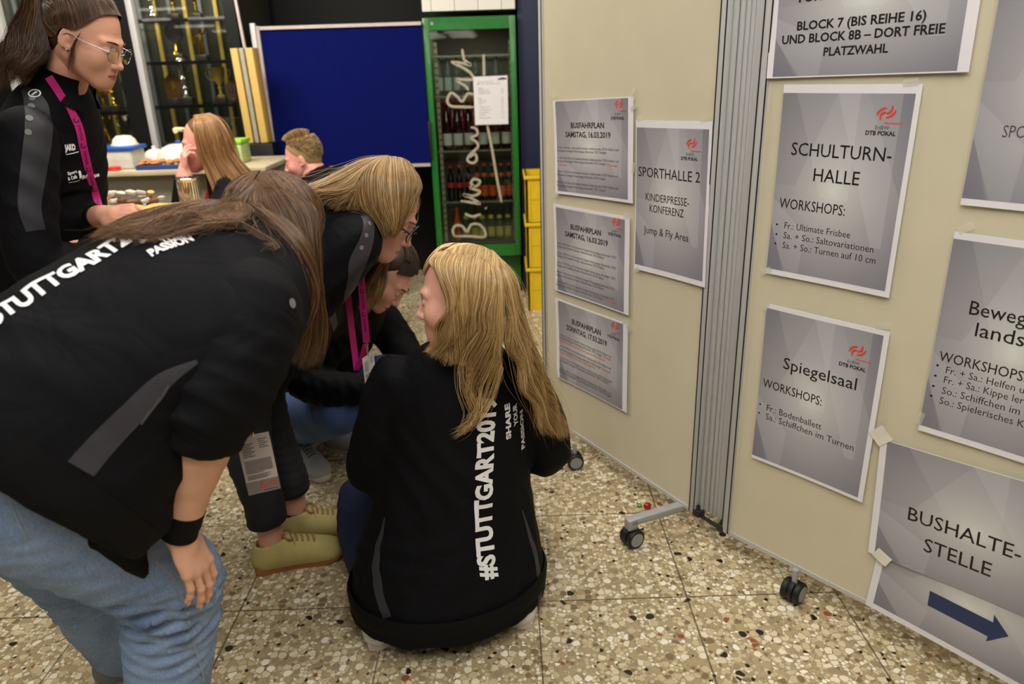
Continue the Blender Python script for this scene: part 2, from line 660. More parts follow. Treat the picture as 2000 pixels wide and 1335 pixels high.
# accordion hinge between the two boards
hr = thing('hinge_strip', (*((LP1 + RP0) / 2)[:2], 0.0), 'ribbed grey aluminium hinge strip joining the two pin boards', 'hinge strip')
a_, b_ = LP1 + LD * 0.014, RP0 - RD * 0.014
dd = b_ - a_
L_ = np.linalg.norm(dd)
dn = unit(dd)
nn = np.array((dn[1], -dn[0], 0))
if nn[1] > 0:
    nn = -nn
NS = 7
for k in range(NS):
    t0 = (k + 0.5) / NS
    sag = -0.016 * math.sin(math.pi * t0) - 0.016
    pc = a_ + dd * t0 + nn * sag
    MB().box(pc + ZUP * (Z_BOT + 0.012 + Z_TOP) / 2, (L_ / NS * 0.93, 0.012, Z_TOP - Z_BOT - 0.012), (dn, nn, ZUP), 0, 0.0045).build('rib', m_alu, hr)
hb = MB()
for t0 in (0.04, 0.96):
    pc = a_ + dd * t0 - nn * 0.012
    hb.box(pc + ZUP * (Z_BOT + 0.006), (0.026, 0.03, 0.022), (dn, nn, ZUP), 0, 0.003)
    hb.cyl(pc + nn * 0.004 + ZUP * (Z_BOT - 0.008), pc + nn * 0.004 + ZUP * (Z_BOT + 0.03), 0.006)
hb.box((a_ + b_) / 2 - nn * 0.010 + ZUP * (Z_BOT - 0.001), (L_ * 0.9, 0.012, 0.008), (dn, nn, ZUP), 0, 0.002)
hb.build('bottom_bracket', m_alu_dark, hr)

# --- posters
m_paper = mat('white_paper', (232, 229, 234), 0.55, var=0.02)
m_ink = mat('black_print', (16, 15, 18), 0.5)
m_ink_grey = mat('grey_print', (70, 68, 74), 0.5)
m_ink_red = mat('red_print', (222, 70, 56), 0.5)
m_orange = mat('orange_print', (236, 128, 44), 0.5)
m_blue_ink = mat('navy_print', (38, 54, 96), 0.5)
m_tape = mat('clear_tape', (226, 222, 208), 0.15, alpha=0.28)
m_masking = mat('white_masking_tape', (228, 222, 210), 0.6)


def print_mat(glow=(0.5, 0.5), k=1.0, name='grey_poster_print'):
    """printed backdrop of the posters: pale centre, grey edge, overlapping translucent facets"""
    t = NT(name)
    uv = t.n('ShaderNodeUVMap')
    s = t.n('ShaderNodeSeparateXYZ')
    t.l(uv.outputs[0], s.inputs[0])
    U, V = s.outputs[0], s.outputs[1]
    dx = t.math('SUBTRACT', U, glow[0])
    dy = t.math('SUBTRACT', V, glow[1])
    d = t.math('SQRT', t.math('ADD', t.math('MULTIPLY', dx, dx), t.math('MULTIPLY', t.math('MULTIPLY', dy, dy), 1.3)))
    col = t.ramp(d, [(0.0, lin((222, 226, 220))), (0.14, lin((198, 198, 197))), (0.35, lin((172, 170, 175))), (0.6, lin((146, 145, 153))), (0.8, lin((126, 125, 136)))])

    def facet(conds, amt, c, cur):
        f = None
        for a, b, cc in conds:      # a*u + b*v > cc
            g = t.math('GREATER_THAN', t.math('ADD', t.math('MULTIPLY', U, a), t.math('MULTIPLY', V, b)), cc)
            f = g if f is None else t.math('MULTIPLY', f, g)
        return t.mix(t.math('MULTIPLY', f, amt), cur, lin(c))
    col = facet([(1, 0.62, 1.30)], 0.30, (118, 120, 128), col)
    col = facet([(1, 0.5, 0.62), (-1, 0, -0.62), (0, 1, 0.45)], 0.16, (226, 226, 230), col)
    col = facet([(1, 0.5, 0.95), (-1, 0, -0.92), (0, 1, 0.22)], 0.16, (226, 226, 230), col)
    col = facet([(-1, 0.55, 0.10), (0, 1, 0.5)], 0.22, (132, 130, 136), col)
    col = facet([(-1, 0.1, -0.28), (1, 0.5, 0.14), (-0.6, -1, -0.42)], 0.14, (226, 226, 230), col)
    col = facet([(-1, -0.6, -0.16)], 0.35, (104, 100, 116), col)
    t.l(col, t.b.inputs['Base Color'])
    t.b.inputs['Roughness'].default_value = 0.42
    return t.m


m_print = print_mat()


def poster(board, rect, inset, texts, logo, label, name='poster', over=0.0, body=True, curl=0.0):
    u0, v0, w, h, tilt = rect
    P0, D, N = (LP0, LD, LN) if board == 'L' else (RP0, RD, RN)
    c, s = math.cos(tilt), math.sin(tilt)
    ax = D * c + ZUP * s
    ay = -D * s + ZUP * c
    org = P0 + D * u0 + ZUP * v0 + N * (0.0022 + over)

    def at2(x, y, lay):
        x, y = np.asarray(x, float), np.asarray(y, float)
        cu = curl * ((x / w) ** 4 + (y / h) ** 4) * 0.5 + 0.0012 * np.sin(x / w * 5 + y / h * 4)
        return org + x[..., None] * ax + y[..., None] * ay + (np.asarray(lay + cu))[..., None] * N
    NX, NY = 14, 14

    def grid(mb, xa, xb, ya, yb, lay, mi, thick):
        xs, ys = np.linspace(xa, xb, NX + 1), np.linspace(ya, yb, NY + 1)
        X, Y = np.meshgrid(xs, ys)
        A = at2(X.ravel(), Y.ravel(), lay)
        k = (NX + 1)
        Fc = [(i * k + j, i * k + j + 1, (i + 1) * k + j + 1, (i + 1) * k + j) for i in range(NY) for j in range(NX)]
        Fc = [q[::-1] for q in Fc]
        if thick:
            B = at2(X.ravel(), Y.ravel(), lay - thick)
            n = len(A)
            Fb = [tuple(q + n for q in f[::-1]) for f in Fc]
            ring = [j for j in range(k)] + [i * k + NX for i in range(1, NY + 1)] + [NY * k + j for j in range(NX - 1, -1, -1)] + [i * k for i in range(NY - 1, 0, -1)]
            Fs = [(ring[i], ring[(i + 1) % len(ring)], n + ring[(i + 1) % len(ring)], n + ring[i]) for i in range(len(ring))]
            mb.add(np.vstack((A, B)), Fc + Fb + Fs, mi)
        else:
            mb.add(A, Fc, mi)
    root = thing(name, org - N * 0.0015, label, 'poster', None)
    sh = MB()
    grid(sh, 0, w, 0, -h, 0.0, 0, 0.0011)
    sheet = sh.build('sheet', m_paper, root, smooth=30)
    il, it, ir, ib = inset
    pr = MB()
    xa, xb, ya, yb = il * w + 0.0005, w - ir * w, -it * h - 0.0005, -(h - ib * h)
    grid(pr, xa, xb, ya, yb, 0.0002, 0, 0)
    for T in texts:
        s_, st, x, y, wd, cap, colr = T
        if s_ == '•':
            an = np.linspace(0, 2 * np.pi, 14, endpoint=False)
            pr.add(at2(x + 0.0030 + 0.0026 * np.cos(an), y + 0.0050 + 0.0026 * np.sin(an), 0.0004), [tuple(range(14))], 1)
            continue
        V, Fc = text_mesh(s_, bold={'B': 0.026, 'n': 0.002, 'l': -0.003, 'r': 0.004}[st], res=2)
        wtot = V[:, 0].max()
        if st == 'r':
            cap *= 0.9
        X = x + V[:, 0] * (wd / wtot)
        Yv = y + V[:, 1] * cap
        mi = {0: 1, 1: 3, 2: 2}[colr]
        if st == 'r' and colr == 0:
            mi = 2
        pr.add(at2(X, Yv, 0.0004), Fc, mi)
    pm = pr.build('printed_face', [m_print, m_ink, m_ink_grey, m_ink_red], root, smooth=0)
    uvl = pm.data.uv_layers.new(name='UVMap')
    o_ = np.array(root['_o'])
    co = np.zeros(len(pm.data.vertices) * 3)
    pm.data.vertices.foreach_get('co', co)
    co = co.reshape(-1, 3) + o_ - org
    lx = co @ ax
    ly = co @ ay
    uvv = np.stack(((lx - xa) / (xb - xa), (ly - yb) / (ya - yb)), 1)
    li = np.zeros(len(pm.data.loops), int)
    pm.data.loops.foreach_get('vertex_index', li)
    uvl.data.foreach_set('uv', uvv[li].ravel())
    if logo:
        lx0, ly0, lw = logo
        u = lw            # width of the wordmark's lower line

        def put(mb, s_, x, y, wd, cap, bold, mi, shear=0.0):
            V, Fc = text_mesh(s_, bold=bold, res=3, shear=shear)
            mb.add(at2(x + V[:, 0] * wd / V[:, 0].max(), y + V[:, 1] * cap, 0.0005), Fc, mi)
        lb = MB()
        put(lb, 'DTB POKAL', lx0, ly0, u, u * 0.135, 0.03, 0)
        put(lb, 'EnBW', lx0 + u * 0.30, ly0 + u * 0.19, u * 0.46, u * 0.125, -0.004, 3)
        put(lb, 'TURNWORLDCUP', lx0 + u * 0.56, ly0 + u * 0.365, u * 0.60, u * 0.055, 0.03, 1)
        # four flame shaped strokes turning round the middle

        def stroke(pts, wds, mi):
            pts = catmull(pts, 14)
            wds = np.interp(np.linspace(0, 1, 14), np.linspace(0, 1, len(wds)), wds)
            T = np.gradient(pts, axis=0)
            T /= np.linalg.norm(T, axis=1)[:, None]
            Nn = np.stack((-T[:, 1], T[:, 0]), 1)
            A, B = pts + Nn * wds[:, None] / 2, pts - Nn * wds[:, None] / 2
            XY = np.vstack((A, B)) * u + np.array((lx0 + u * 0.60, ly0 + u * 0.72))
            lb.add(at2(XY[:, 0], XY[:, 1], 0.0006), [(i, i + 1, 14 + i + 1, 14 + i) for i in range(13)], mi)
        for sg in (1, -1):
            stroke(np.array([(-0.30, -0.10), (-0.25, 0.02), (-0.13, 0.12), (-0.02, 0.15)]) * sg, [0.03, 0.085, 0.085, 0.06], 1)
            stroke(np.array([(-0.02, 0.15), (0.01, 0.152)]) * sg, [0.06, 0.05], 2)
            stroke(np.array([(-0.17, -0.24), (-0.17, -0.10), (-0.12, -0.02), (-0.02, 0.02)]) * sg, [0.03, 0.085, 0.08, 0.05], 1)
            stroke(np.array([(-0.06, 0.005), (-0.01, 0.02)]) * sg, [0.06, 0.05], 2)
        lb.build('logo', [m_ink, m_ink_red, m_orange, m_ink_grey], root, smooth=0)
    return root, at2, (w, h)


def strip(parent, at2, x, y, w, h, ang, m, lay=0.0012, name='tape'):
    """piece of sticky tape lying over a sheet's edge"""
    c, s = math.cos(ang), math.sin(ang)
    xs, ys = np.meshgrid(np.linspace(-w / 2, w / 2, 5), np.linspace(-h / 2, h / 2, 5))
    X = x + xs.ravel() * c - ys.ravel() * s
    Y = y + xs.ravel() * s + ys.ravel() * c
    A = at2(X, Y, lay)
    B = at2(X, Y, lay - 0.0004)
    Fc = [(i * 5 + j, (i + 1) * 5 + j, (i + 1) * 5 + j + 1, i * 5 + j + 1) for i in range(4) for j in range(4)]
    mb = MB().add(A, Fc).add(B, [f[::-1] for f in Fc])
    return mb.build(name, m, parent, smooth=0)


POSTERS = {
    'b1': ('L', (0.0735, 1.2915, 0.4113, 0.3045, 0.047), (0.035, 0.01, 0.055, 0.03), (0.3102, -0.0634, 0.0613), [
        ('BUSFAHRPLAN', 'B', 0.1013, -0.088, 0.1748, 0.0166, 0),
        ('SAMSTAG, 16.03.2019', 'B', 0.0683, -0.1167, 0.2389, 0.0167, 0),
        ('1. Fahrt: 10:40 Uhr von Festhalle Schmiden, Hofäckerstraße, 70736 Fellbach nach', 'r', 0.0175, -0.1542, 0.3303, 0.0079, 0),
        ('Porschearena Stuttgart Hintereingang, Benzstraße, 70372 Stuttgart', 'r', 0.0169, -0.1642, 0.2707, 0.008, 0),
        ('2. Fahrt: 10:50 Uhr von Festhalle Schmiden, Hofäckerstraße, 70736 Fellbach nach', 'r', 0.0155, -0.1879, 0.3319, 0.008, 0),
        ('Porschearena Stuttgart Hintereingang, Benzstraße, 70372 Stuttgart', 'r', 0.0149, -0.1981, 0.2694, 0.0081, 0),
        ('(2 Fahrzeuge', 'r', 0.2894, -0.2009, 0.0498, 0.0077, 1),
        ('erwartet)', 'r', 0.0157, -0.2099, 0.0542, 0.0084, 1),
        ('3. Fahrt: 11:20 Uhr von Festhalle Schmiden, Hofäckerstraße, 70736 Fellbach nach', 'r', 0.0127, -0.2325, 0.331, 0.0081, 0),
        ('Porschearena Stuttgart Hintereingang, Benzstraße, 70372 Stuttgart', 'r', 0.0121, -0.2439, 0.2687, 0.0082, 0),
        ('4. Fahrt: 11:30 Uhr von Festhalle Schmiden, Hofäckerstraße, 70736 Fellbach nach', 'r', 0.0104, -0.2688, 0.3328, 0.0082, 0),
        ('Porschearena Stuttgart Hintereingang, Benzstraße, 70372 Stuttgart', 'r', 0.0099, -0.2799, 0.2701, 0.0083, 0),
    ]),
    'b2': ('L', (0.0709, 0.9485, 0.4121, 0.3106, 0.033), (0.035, 0.03, 0.055, 0.015), (0.3096, -0.0678, 0.0639), [
        ('BUSFAHRPLAN', 'B', 0.1026, -0.0756, 0.1689, 0.0171, 0),
        ('SAMSTAG, 16.03.2019', 'B', 0.0684, -0.1043, 0.2387, 0.0172, 0),
        ('1. Fahrt: 18:00 Uhr von Porschearena Stuttgart Hintereingang, Benzstraße, 70372', 'r', 0.0152, -0.139, 0.335, 0.0087, 0),
        ('Stuttgart nach Festhalle Schmiden, Hofäckerstraße, 70736 Fellbach', 'r', 0.0147, -0.1499, 0.2729, 0.0088, 0),
        ('2. Fahrt: 18:30 Uhr von Porschearena Stuttgart Hintereingang, Benzstraße, 70372', 'r', 0.0136, -0.1734, 0.3346, 0.0088, 0),
        ('Stuttgart nach Festhalle Schmiden, Hofäckerstraße, 70736 Fellbach', 'r', 0.0131, -0.1844, 0.2732, 0.0089, 0),
        ('3. Fahrt: 19:00 Uhr von Porschearena Stuttgart Hintereingang, Benzstraße, 70372', 'r', 0.0119, -0.2081, 0.3341, 0.0089, 0),
        ('Stuttgart nach Festhalle Schmiden, Hofäckerstraße, 70736 Fellbach', 'r', 0.0115, -0.2192, 0.2734, 0.009, 0),
        ('4. Fahrt: 21:30 Uhr von Porschearena Stuttgart Hintereingang, Benzstraße, 70372', 'r', 0.0103, -0.2432, 0.3336, 0.009, 0),
        ('Stuttgart nach Festhalle Schmiden, Hofäckerstraße, 70736 Fellbach', 'r', 0.0098, -0.2544, 0.2736, 0.0091, 0),
        ('5. Fahrt: 22:00 Uhr von Porschearena Stuttgart Hintereingang, Benzstraße, 70372', 'r', 0.0086, -0.2787, 0.3332, 0.0091, 0),
        ('Stuttgart nach Festhalle Schmiden, Hofäckerstraße, 70736 Fellbach', 'r', 0.0081, -0.29, 0.2739, 0.0092, 0),
        ('(3 Fahrzeuge)', 'r', 0.2924, -0.2881, 0.0586, 0.0087, 1),
    ]),
    'b3': ('L', (0.0761, 0.6064, 0.4113, 0.3089, 0.033), (0.045, 0.015, 0.055, 0.01), (0.3084, -0.0682, 0.0644), [
        ('BUSFAHRPLAN', 'B', 0.1052, -0.0741, 0.1676, 0.0188, 0),
        ('SONNTAG, 17.03.2019', 'B', 0.0696, -0.104, 0.2358, 0.0189, 0),
        ('1. Fahrt: 8:15 Uhr von Festhalle Schmiden, Hofäckerstraße, 70736 Fellbach nach', 'r', 0.0236, -0.1383, 0.3063, 0.0096, 0),
        ('Porschearena Stuttgart Hintereingang, Benzstraße, 70372 Stuttgart', 'r', 0.0198, -0.1488, 0.2602, 0.0097, 0),
        ('(2 Fahrzeuge)', 'r', 0.2828, -0.1491, 0.0444, 0.0092, 1),
        ('Achtung: Haltestelle Porschearena, Eingang gegenüber Mercedesstraße', 'r', 0.0193, -0.1614, 0.276, 0.0097, 1),
        ('2. Fahrt: 9:00 Uhr von Festhalle Schmiden, Hofäckerstraße, 70736 Fellbach nach', 'r', 0.0283, -0.1815, 0.3015, 0.0097, 0),
        ('Porschearena Stuttgart Hintereingang, Benzstraße, 70372 Stuttgart', 'r', 0.0177, -0.195, 0.2561, 0.0098, 0),
        ('(2 Fahrzeuge)', 'r', 0.2766, -0.196, 0.0476, 0.0094, 1),
        ('Achtung: Haltestelle Porschearena, Eingang gegenüber', 'r', 0.0172, -0.2057, 0.2233, 0.0099, 1),
        ('3. Fahrt: 10:30 Uhr von Festhalle Schmiden, Hofäckerstraße, 70736 Fellbach nach', 'r', 0.0195, -0.2282, 0.3128, 0.0098, 0),
        ('Porschearena Stuttgart Hintereingang, Benzstraße, 70372 Stuttgart', 'r', 0.0191, -0.2384, 0.2938, 0.0099, 0),
        ('4. Fahrt: 12:00 Uhr von Festhalle Schmiden, Hofäckerstraße, 70736 Fellbach nach', 'r', 0.0175, -0.2731, 0.3119, 0.0099, 0),
        ('Porschearena Stuttgart Hintereingang, Benzstraße, 70372 Stuttgart', 'r', 0.017, -0.2831, 0.3124, 0.0099, 0),
    ]),
    'sp': ('L', (0.4996, 1.2464, 0.2984, 0.4375, 0.03), (0.01, 0.045, 0.035, 0.035), (0.1904, -0.1014, 0.0616), [
        ('SPORTHALLE 2', 'n', 0.0128, -0.1575, 0.2505, 0.0273, 0),
        ('KINDERPRESSE-', 'n', 0.0459, -0.2246, 0.1805, 0.0215, 0),
        ('KONFERENZ', 'n', 0.0636, -0.2568, 0.1437, 0.0217, 0),
        ('Jump & Fly Area', 'n', 0.04, -0.3214, 0.1888, 0.0214, 0),
    ]),
    'block': ('R', (0.0048, 1.6564, 0.4301, 0.2993, 0.019), (0.035, 0.0, 0.05, 0.01), None, [
        ('FÜR', 'B', 0.0649, -0.1434, 0.0547, 0.0164, 0),
        ('BLOCK 7 (BIS REIHE 16)', 'B', 0.0656, -0.2003, 0.273, 0.0173, 0),
        ('UND BLOCK 8B – DORT FREIE', 'B', 0.0318, -0.2269, 0.345, 0.0174, 0),
        ('PLATZWAHL', 'B', 0.133, -0.2564, 0.1389, 0.0167, 0),
    ]),
    'sch': ('R', (0.056, 1.344, 0.3036, 0.4463, 0.0), (0.0, 0.04, 0.035, 0.03), (0.2021, -0.1023, 0.0633), [
        ('SCHULTURN-', 'n', 0.0344, -0.1553, 0.2295, 0.0285, 0),
        ('HALLE', 'n', 0.0959, -0.2103, 0.1071, 0.0291, 0),
        ('WORKSHOPS:', 'n', 0.0169, -0.2804, 0.1629, 0.0235, 0),
        ('•', 'l', 0.0135, -0.3263, 0.0056, 0.005, 0),
        ('Fr.: Ultimate Frisbee', 'l', 0.0362, -0.3284, 0.1624, 0.0154, 0),
        ('•', 'l', 0.0146, -0.3502, 0.0056, 0.005, 0),
        ('Sa. + So.: Saltovariationen', 'l', 0.0364, -0.3523, 0.2187, 0.0154, 0),
        ('•', 'l', 0.0143, -0.3732, 0.0056, 0.005, 0),
        ('Sa. + So.: Turnen auf 10 cm', 'l', 0.0365, -0.3764, 0.2266, 0.0155, 0),
    ]),
    'spi': ('R', (0.0652, 0.8199, 0.3071, 0.4419, 0.0), (0.0, 0.025, 0.04, 0.02), (0.2038, -0.1088, 0.0639), [
        ('Spiegelsaal', 'n', 0.0626, -0.1595, 0.1894, 0.0302, 0),
        ('WORKSHOPS:', 'n', 0.0108, -0.2269, 0.1631, 0.0235, 0),
        ('•', 'l', 0.0059, -0.2839, 0.0061, 0.0058, 0),
        ('Fr.: Bodenballett', 'l', 0.0288, -0.2907, 0.1523, 0.0175, 0),
        ('•', 'l', 0.0054, -0.3098, 0.0061, 0.0059, 0),
        ('Sa.: Schiffchen im Turnen', 'l', 0.0286, -0.3155, 0.2385, 0.0174, 0),
    ]),
    'bew': ('R', (0.4655, 1.0605, 0.308, 0.4489, 0.0), (0.0, 0.03, 0.04, 0.03), None, [
        ('Beweg', 'n', 0.0542, -0.1634, 0.1014, 0.029, 0),
        ('ungs-', 'n', 0.1583, -0.1685, 0.0714, 0.0278, 0),
        ('lands', 'n', 0.0723, -0.2065, 0.0883, 0.0293, 0),
        ('chaft', 'n', 0.1633, -0.2071, 0.0655, 0.0282, 0),
        ('WORKSHOPS:', 'n', 0.0143, -0.2774, 0.1625, 0.0217, 0),
        ('•', 'l', 0.0114, -0.294, 0.0042, 0.0046, 0),
        ('Fr. + Sa.: Helfen u', 'l', 0.0323, -0.3016, 0.146, 0.0153, 0),
        ('•', 'l', 0.0111, -0.3181, 0.0042, 0.0046, 0),
        ('Fr. + Sa.: Kippe ler', 'l', 0.0322, -0.3241, 0.15, 0.0154, 0),
        ('•', 'l', 0.0109, -0.3425, 0.0042, 0.0046, 0),
        ('So.: Schiffchen im', 'l', 0.0324, -0.3488, 0.1472, 0.0156, 0),
        ('•', 'l', 0.0104, -0.366, 0.0042, 0.0047, 0),
        ('So.: Spielerisches K', 'l', 0.0316, -0.3731, 0.1601, 0.0157, 0),
    ]),
    'top': ('R', (0.4673, 1.5663, 0.308, 0.4506, -0.0), (0.0, 0.0, 0.03, 0.03), None, [
        ('SPORTHALLE', 'l', 0.0488, -0.3182, 0.1340, 0.022, 2),
    ]),
    'bus': ('R', (0.3907, 0.5605, 0.4287, 0.308, 0.047), (0.035, 0.0, 0.02, 0.0), None, [
        ('BUSHALTE-', 'n', 0.0793, -0.1817, 0.2285, 0.0336, 0),
        ('STELLE', 'n', 0.1214, -0.247, 0.1386, 0.0344, 0),
    ]),
    'arr': ('R', (0.4309, 0.3587, 0.4156, 0.259, -0.05), (0, 0, 0, 0), None, [
    ]),
}
LABELS = {
    'b1': 'grey landscape bus timetable for Saturday, uppermost of the three on the left board',
    'b2': 'grey landscape bus timetable for Saturday, middle one of the three on the left board',
    'b3': 'grey landscape bus timetable for Sunday, lowest of the three on the left board',
    'sp': 'grey portrait poster headed SPORTHALLE 2 beside the bus timetables',
    'block': 'grey landscape poster about BLOCK 7 and free seating, cut off by the picture top',
    'sch': 'grey portrait poster headed SCHULTURNHALLE with three workshop bullets',
    'spi': 'grey portrait poster headed Spiegelsaal on the lower left of the right board',
    'bew': 'grey portrait poster headed Bewegungslandschaft cut off by the right picture edge',
    'top': 'grey portrait poster at the upper right picture edge showing only the letters SPO',
    'bus': 'grey landscape poster headed BUSHALTESTELLE taped over the arrow sheet',
    'arr': 'grey sheet with a dark blue arrow pointing right, below the bus stop poster',
}
PA = {}
for k_, (bd_, rc_, ins_, lg_, tx_) in POSTERS.items():
    if k_ == 'arr':
        ins_ = (0.04, 0.0, 0.02, 0.06)
    PA[k_] = poster(bd_, rc_, ins_, tx_, lg_, LABELS[k_], over=0.003 if k_ == 'bus' else 0.0, curl=0.002)
# the arrow
root, at2, wh = PA['arr']
ar = MB()
RPl = lambda u, z: (u, z)
c_, s_ = math.cos(-0.05), math.sin(-0.05)
arrow = []
for u, z in ((.6318, .2539), (.6328, .2071), (.7802, .2020), (.7797, .1851), (.8224, .2304), (.7829, .2720), (.7847, .2490)):
    du, dz = u * 0.875 - 0.4309, z * 0.875 - 0.3587
    arrow.append((du * c_ + dz * s_, -du * s_ + dz * c_))
arrow = np.array(arrow)
ar.add(at2(arrow[:, 0], arrow[:, 1], 0.0008), [tuple(range(7))])
ar.build('arrow', m_blue_ink, root, smooth=0)
# sticky tape on the sheets
for k_, pts in {'b1': [(0.0, 0.012, 0.3), (0.41, 0.012, 0.9), (0.414, -0.03, 0.5), (0.0, -0.31, 0.2), (0.414, -0.2, 1.4)],
                'sp': [(0.02, 0.005, 0.2), (0.27, 0.006, 0.1), (0.01, -0.44, 0.4)], 'b3': [(0.418, -0.012, -0.8), (0.40, 0.006, 0.3)],
                'b2': [(0.40, 0.003, 0.1), (0.0, -0.30, 1.2)], 'sch': [(0.28, 0.003, 0.1), (0.0, -0.44, 0.5)], 'spi': [(0.0, -0.005, 1.3), (0.29, 0.01, 0.2)],
                'bew': [(0.0, -0.42, 1.4), (0.02, 0.01, 0.6)]}.items():
    rt, a2, _ = PA[k_]
    for x, y, a in pts:
        strip(rt, a2, x, y, 0.030, 0.014, a, m_tape)
rt, a2, _ = PA['bus']
strip(rt, a2, 0.0, 0.008, 0.040, 0.040, 0.75, m_masking, 0.0016, 'masking_tape')
strip(rt, a2, 0.034, -0.306, 0.038, 0.030, -0.5, m_masking, 0.0016, 'masking_tape')
strip(rt, a2, 0.41, -0.30, 0.050, 0.046, -0.6, m_masking, 0.0016, 'masking_tape')
# small sweet wrapper lying under the left board
sw = thing('sweet_wrapper', (0.436, 2.11, 0.0), 'small crumpled red and green sweet wrapper on the floor under the left board', 'wrapper')
_w = MB()
_w.ell((0.436, 2.11, 0.011), (0.014, 0.012, 0.011), seg=9, rings=6)
_w.build('red_wrap', mat('red_foil', (178, 34, 40), 0.25, 0.3), sw)
_w = MB()
_w.ell((0.412, 2.12, 0.006), (0.010, 0.007, 0.006), seg=7, rings=5)
_w.build('green_end', mat('green_foil', (72, 150, 66), 0.3, 0.2), sw)

# ------------------------------------------------------------------ drinks fridge
m_green = mat('green_enamel', (22, 112, 34), 0.35, coat=0.2)
m_green_dark = mat('green_enamel_base', (20, 92, 34), 0.4)
m_cav = mat('fridge_liner', (126, 118, 98), 0.5)
m_rail = mat('shelf_rail_cream', (188, 178, 148), 0.5)
m_wire = mat('shelf_edge', (168, 164, 152), 0.3, 0.4)
FX0, FX1, FY, FZ0, FZ1 = -0.462, 0.078, 4.64, 0.0, 1.680
fr = thing('drinks_fridge', ((FX0 + FX1) / 2, FY, 0), 'tall green drinks fridge with a glass door and white script lettering', 'fridge')
b = MB()
b.box((FX0 + 0.012, FY + 0.30, 0.98), (0.024, 0.52, 1.38)).box((FX1 - 0.012, FY + 0.30, 0.98), (0.024, 0.52, 1.38))
b.box((-0.192, FY + 0.30, FZ1 - 0.015), (0.54, 0.52, 0.03)).box((-0.192, FY + 0.30, 0.285), (0.54, 0.52, 0.06))
b.box((-0.192, FY + 0.555, 0.98), (0.54, 0.02, 1.40))
b.box((-0.192, FY + 0.31, 0.14), (0.53, 0.50, 0.24), mi=1)
for sx in (FX0 + 0.06, FX1 - 0.06):
    b.cyl((sx, FY + 0.10, 0), (sx, FY + 0.10, 0.03), 0.02, mi=1)
b.build('cabinet_body', [m_green, m_green_dark], fr)
b = MB()
b.box((-0.192, FY + 0.540, 0.98), (0.488, 0.008, 1.33)).box((-0.192, FY + 0.30, FZ1 - 0.034), (0.488, 0.48, 0.008)).box((-0.192, FY + 0.30, 0.320), (0.488, 0.48, 0.008))
for sx in (FX0 + 0.028, FX1 - 0.028):
    b.box((sx, FY + 0.30, 0.98), (0.006, 0.48, 1.33))
b.build('liner', m_cav, fr)
gx0, gx1, gz0, gz1 = -0.424, 0.042, 0.337, 1.612
dr = MB()
dr.box(((FX0 + gx0) / 2, FY + 0.015, 0.972), (gx0 - FX0, 0.045, 1.416), bev=0.004)
dr.box(((FX1 + gx1) / 2, FY + 0.015, 0.972), (FX1 - gx1, 0.045, 1.416), bev=0.004)
dr.box(((gx0 + gx1) / 2, FY + 0.015, (gz1 + 1.68) / 2), (gx1 - gx0, 0.045, 1.68 - gz1))
dr.box(((gx0 + gx1) / 2, FY + 0.015, (gz0 + 0.264) / 2), (gx1 - gx0, 0.045, gz0 - 0.264))
door = dr.build('door', m_green, fr)
MB().box(((gx0 + gx1) / 2, FY + 0.012, (gz0 + gz1) / 2), (gx1 - gx0, 0.006, gz1 - gz0)).build('glass_pane', glass_mat('fridge_glass', (0.93, 0.97, 0.94), 1.0), door)
MB().box((FX0 + 0.004, FY - 0.020, 1.0), (0.014, 0.026, 0.22), bev=0.004).build('handle', m_rubber, door)
MB().cyl((-0.405, FY - 0.008, 1.648), (-0.405, FY - 0.011, 1.648), 0.009).build('lock', m_chrome, door)
b = MB()
for sx in (gx0 + 0.020, gx1 - 0.004):
    b.box((sx, FY + 0.075, 0.95), (0.020 if sx < 0 else 0.008, 0.012, 1.20))
    for k in range(30):
        b.box((sx, FY + 0.068, 0.42 + k * 0.038), (0.017 if sx < 0 else 0.006, 0.004, 0.012), mi=1)
b.build('shelf_rail', [m_rail, m_cav], fr)
SHELF = [1.474, 1.246, 0.923, 0.606, 0.345]
for z in SHELF[:-1]:
    b = MB()
    b.box((-0.192, FY + 0.062, z - 0.004), (0.462, 0.010, 0.010))
    for k in range(20):
        b.box((-0.41 + k * 0.0228, FY + 0.28, z - 0.005), (0.004, 0.43, 0.004))
    b.box((-0.192, FY + 0.48, z - 0.005), (0.462, 0.008, 0.008))
    b.build('shelf', m_wire, fr)


def zp(x, y, s=2.225, ox=460, oy=0):
    return at(ox + x / s, oy + y / s, FY - 0.001)


LET = [[(985, 212), (990, 245), (996, 262), (1022, 282), (985, 274), (935, 268)], [(940, 272), (985, 292), (1022, 318), (1030, 345), (962, 346), (1000, 375), (1012, 392)],
       [(1038, 465), (985, 464), (936, 460), (920, 436), (936, 404), (962, 418), (985, 440), (1008, 408), (1040, 410)],
       [(1078, 235), (1079, 290), (1080, 330)], [(1094, 545), (1115, 650), (1135, 770), (1156, 880)],
       [(1022, 552), (1046, 560), (1050, 584), (1024, 598), (1048, 618), (1052, 640), (1018, 672), (1008, 696), (1030, 708), (1048, 694), (1040, 668), (1018, 684)],
       [(978, 872), (1030, 880), (1062, 884), (1020, 858), (990, 846), (1036, 850), (1062, 832), (1020, 815), (1050, 806), (1062, 786), (1035, 778), (1024, 798), (1048, 812)],
       [(996, 928), (1030, 940), (1066, 930)], [(1086, 902), (1090, 906)],
       [(952, 1030), (944, 1002), (956, 980), (984, 982), (1006, 1006), (1024, 976), (1056, 974), (1080, 996), (1082, 1028), (1020, 1026), (950, 1026)]]
b = MB()
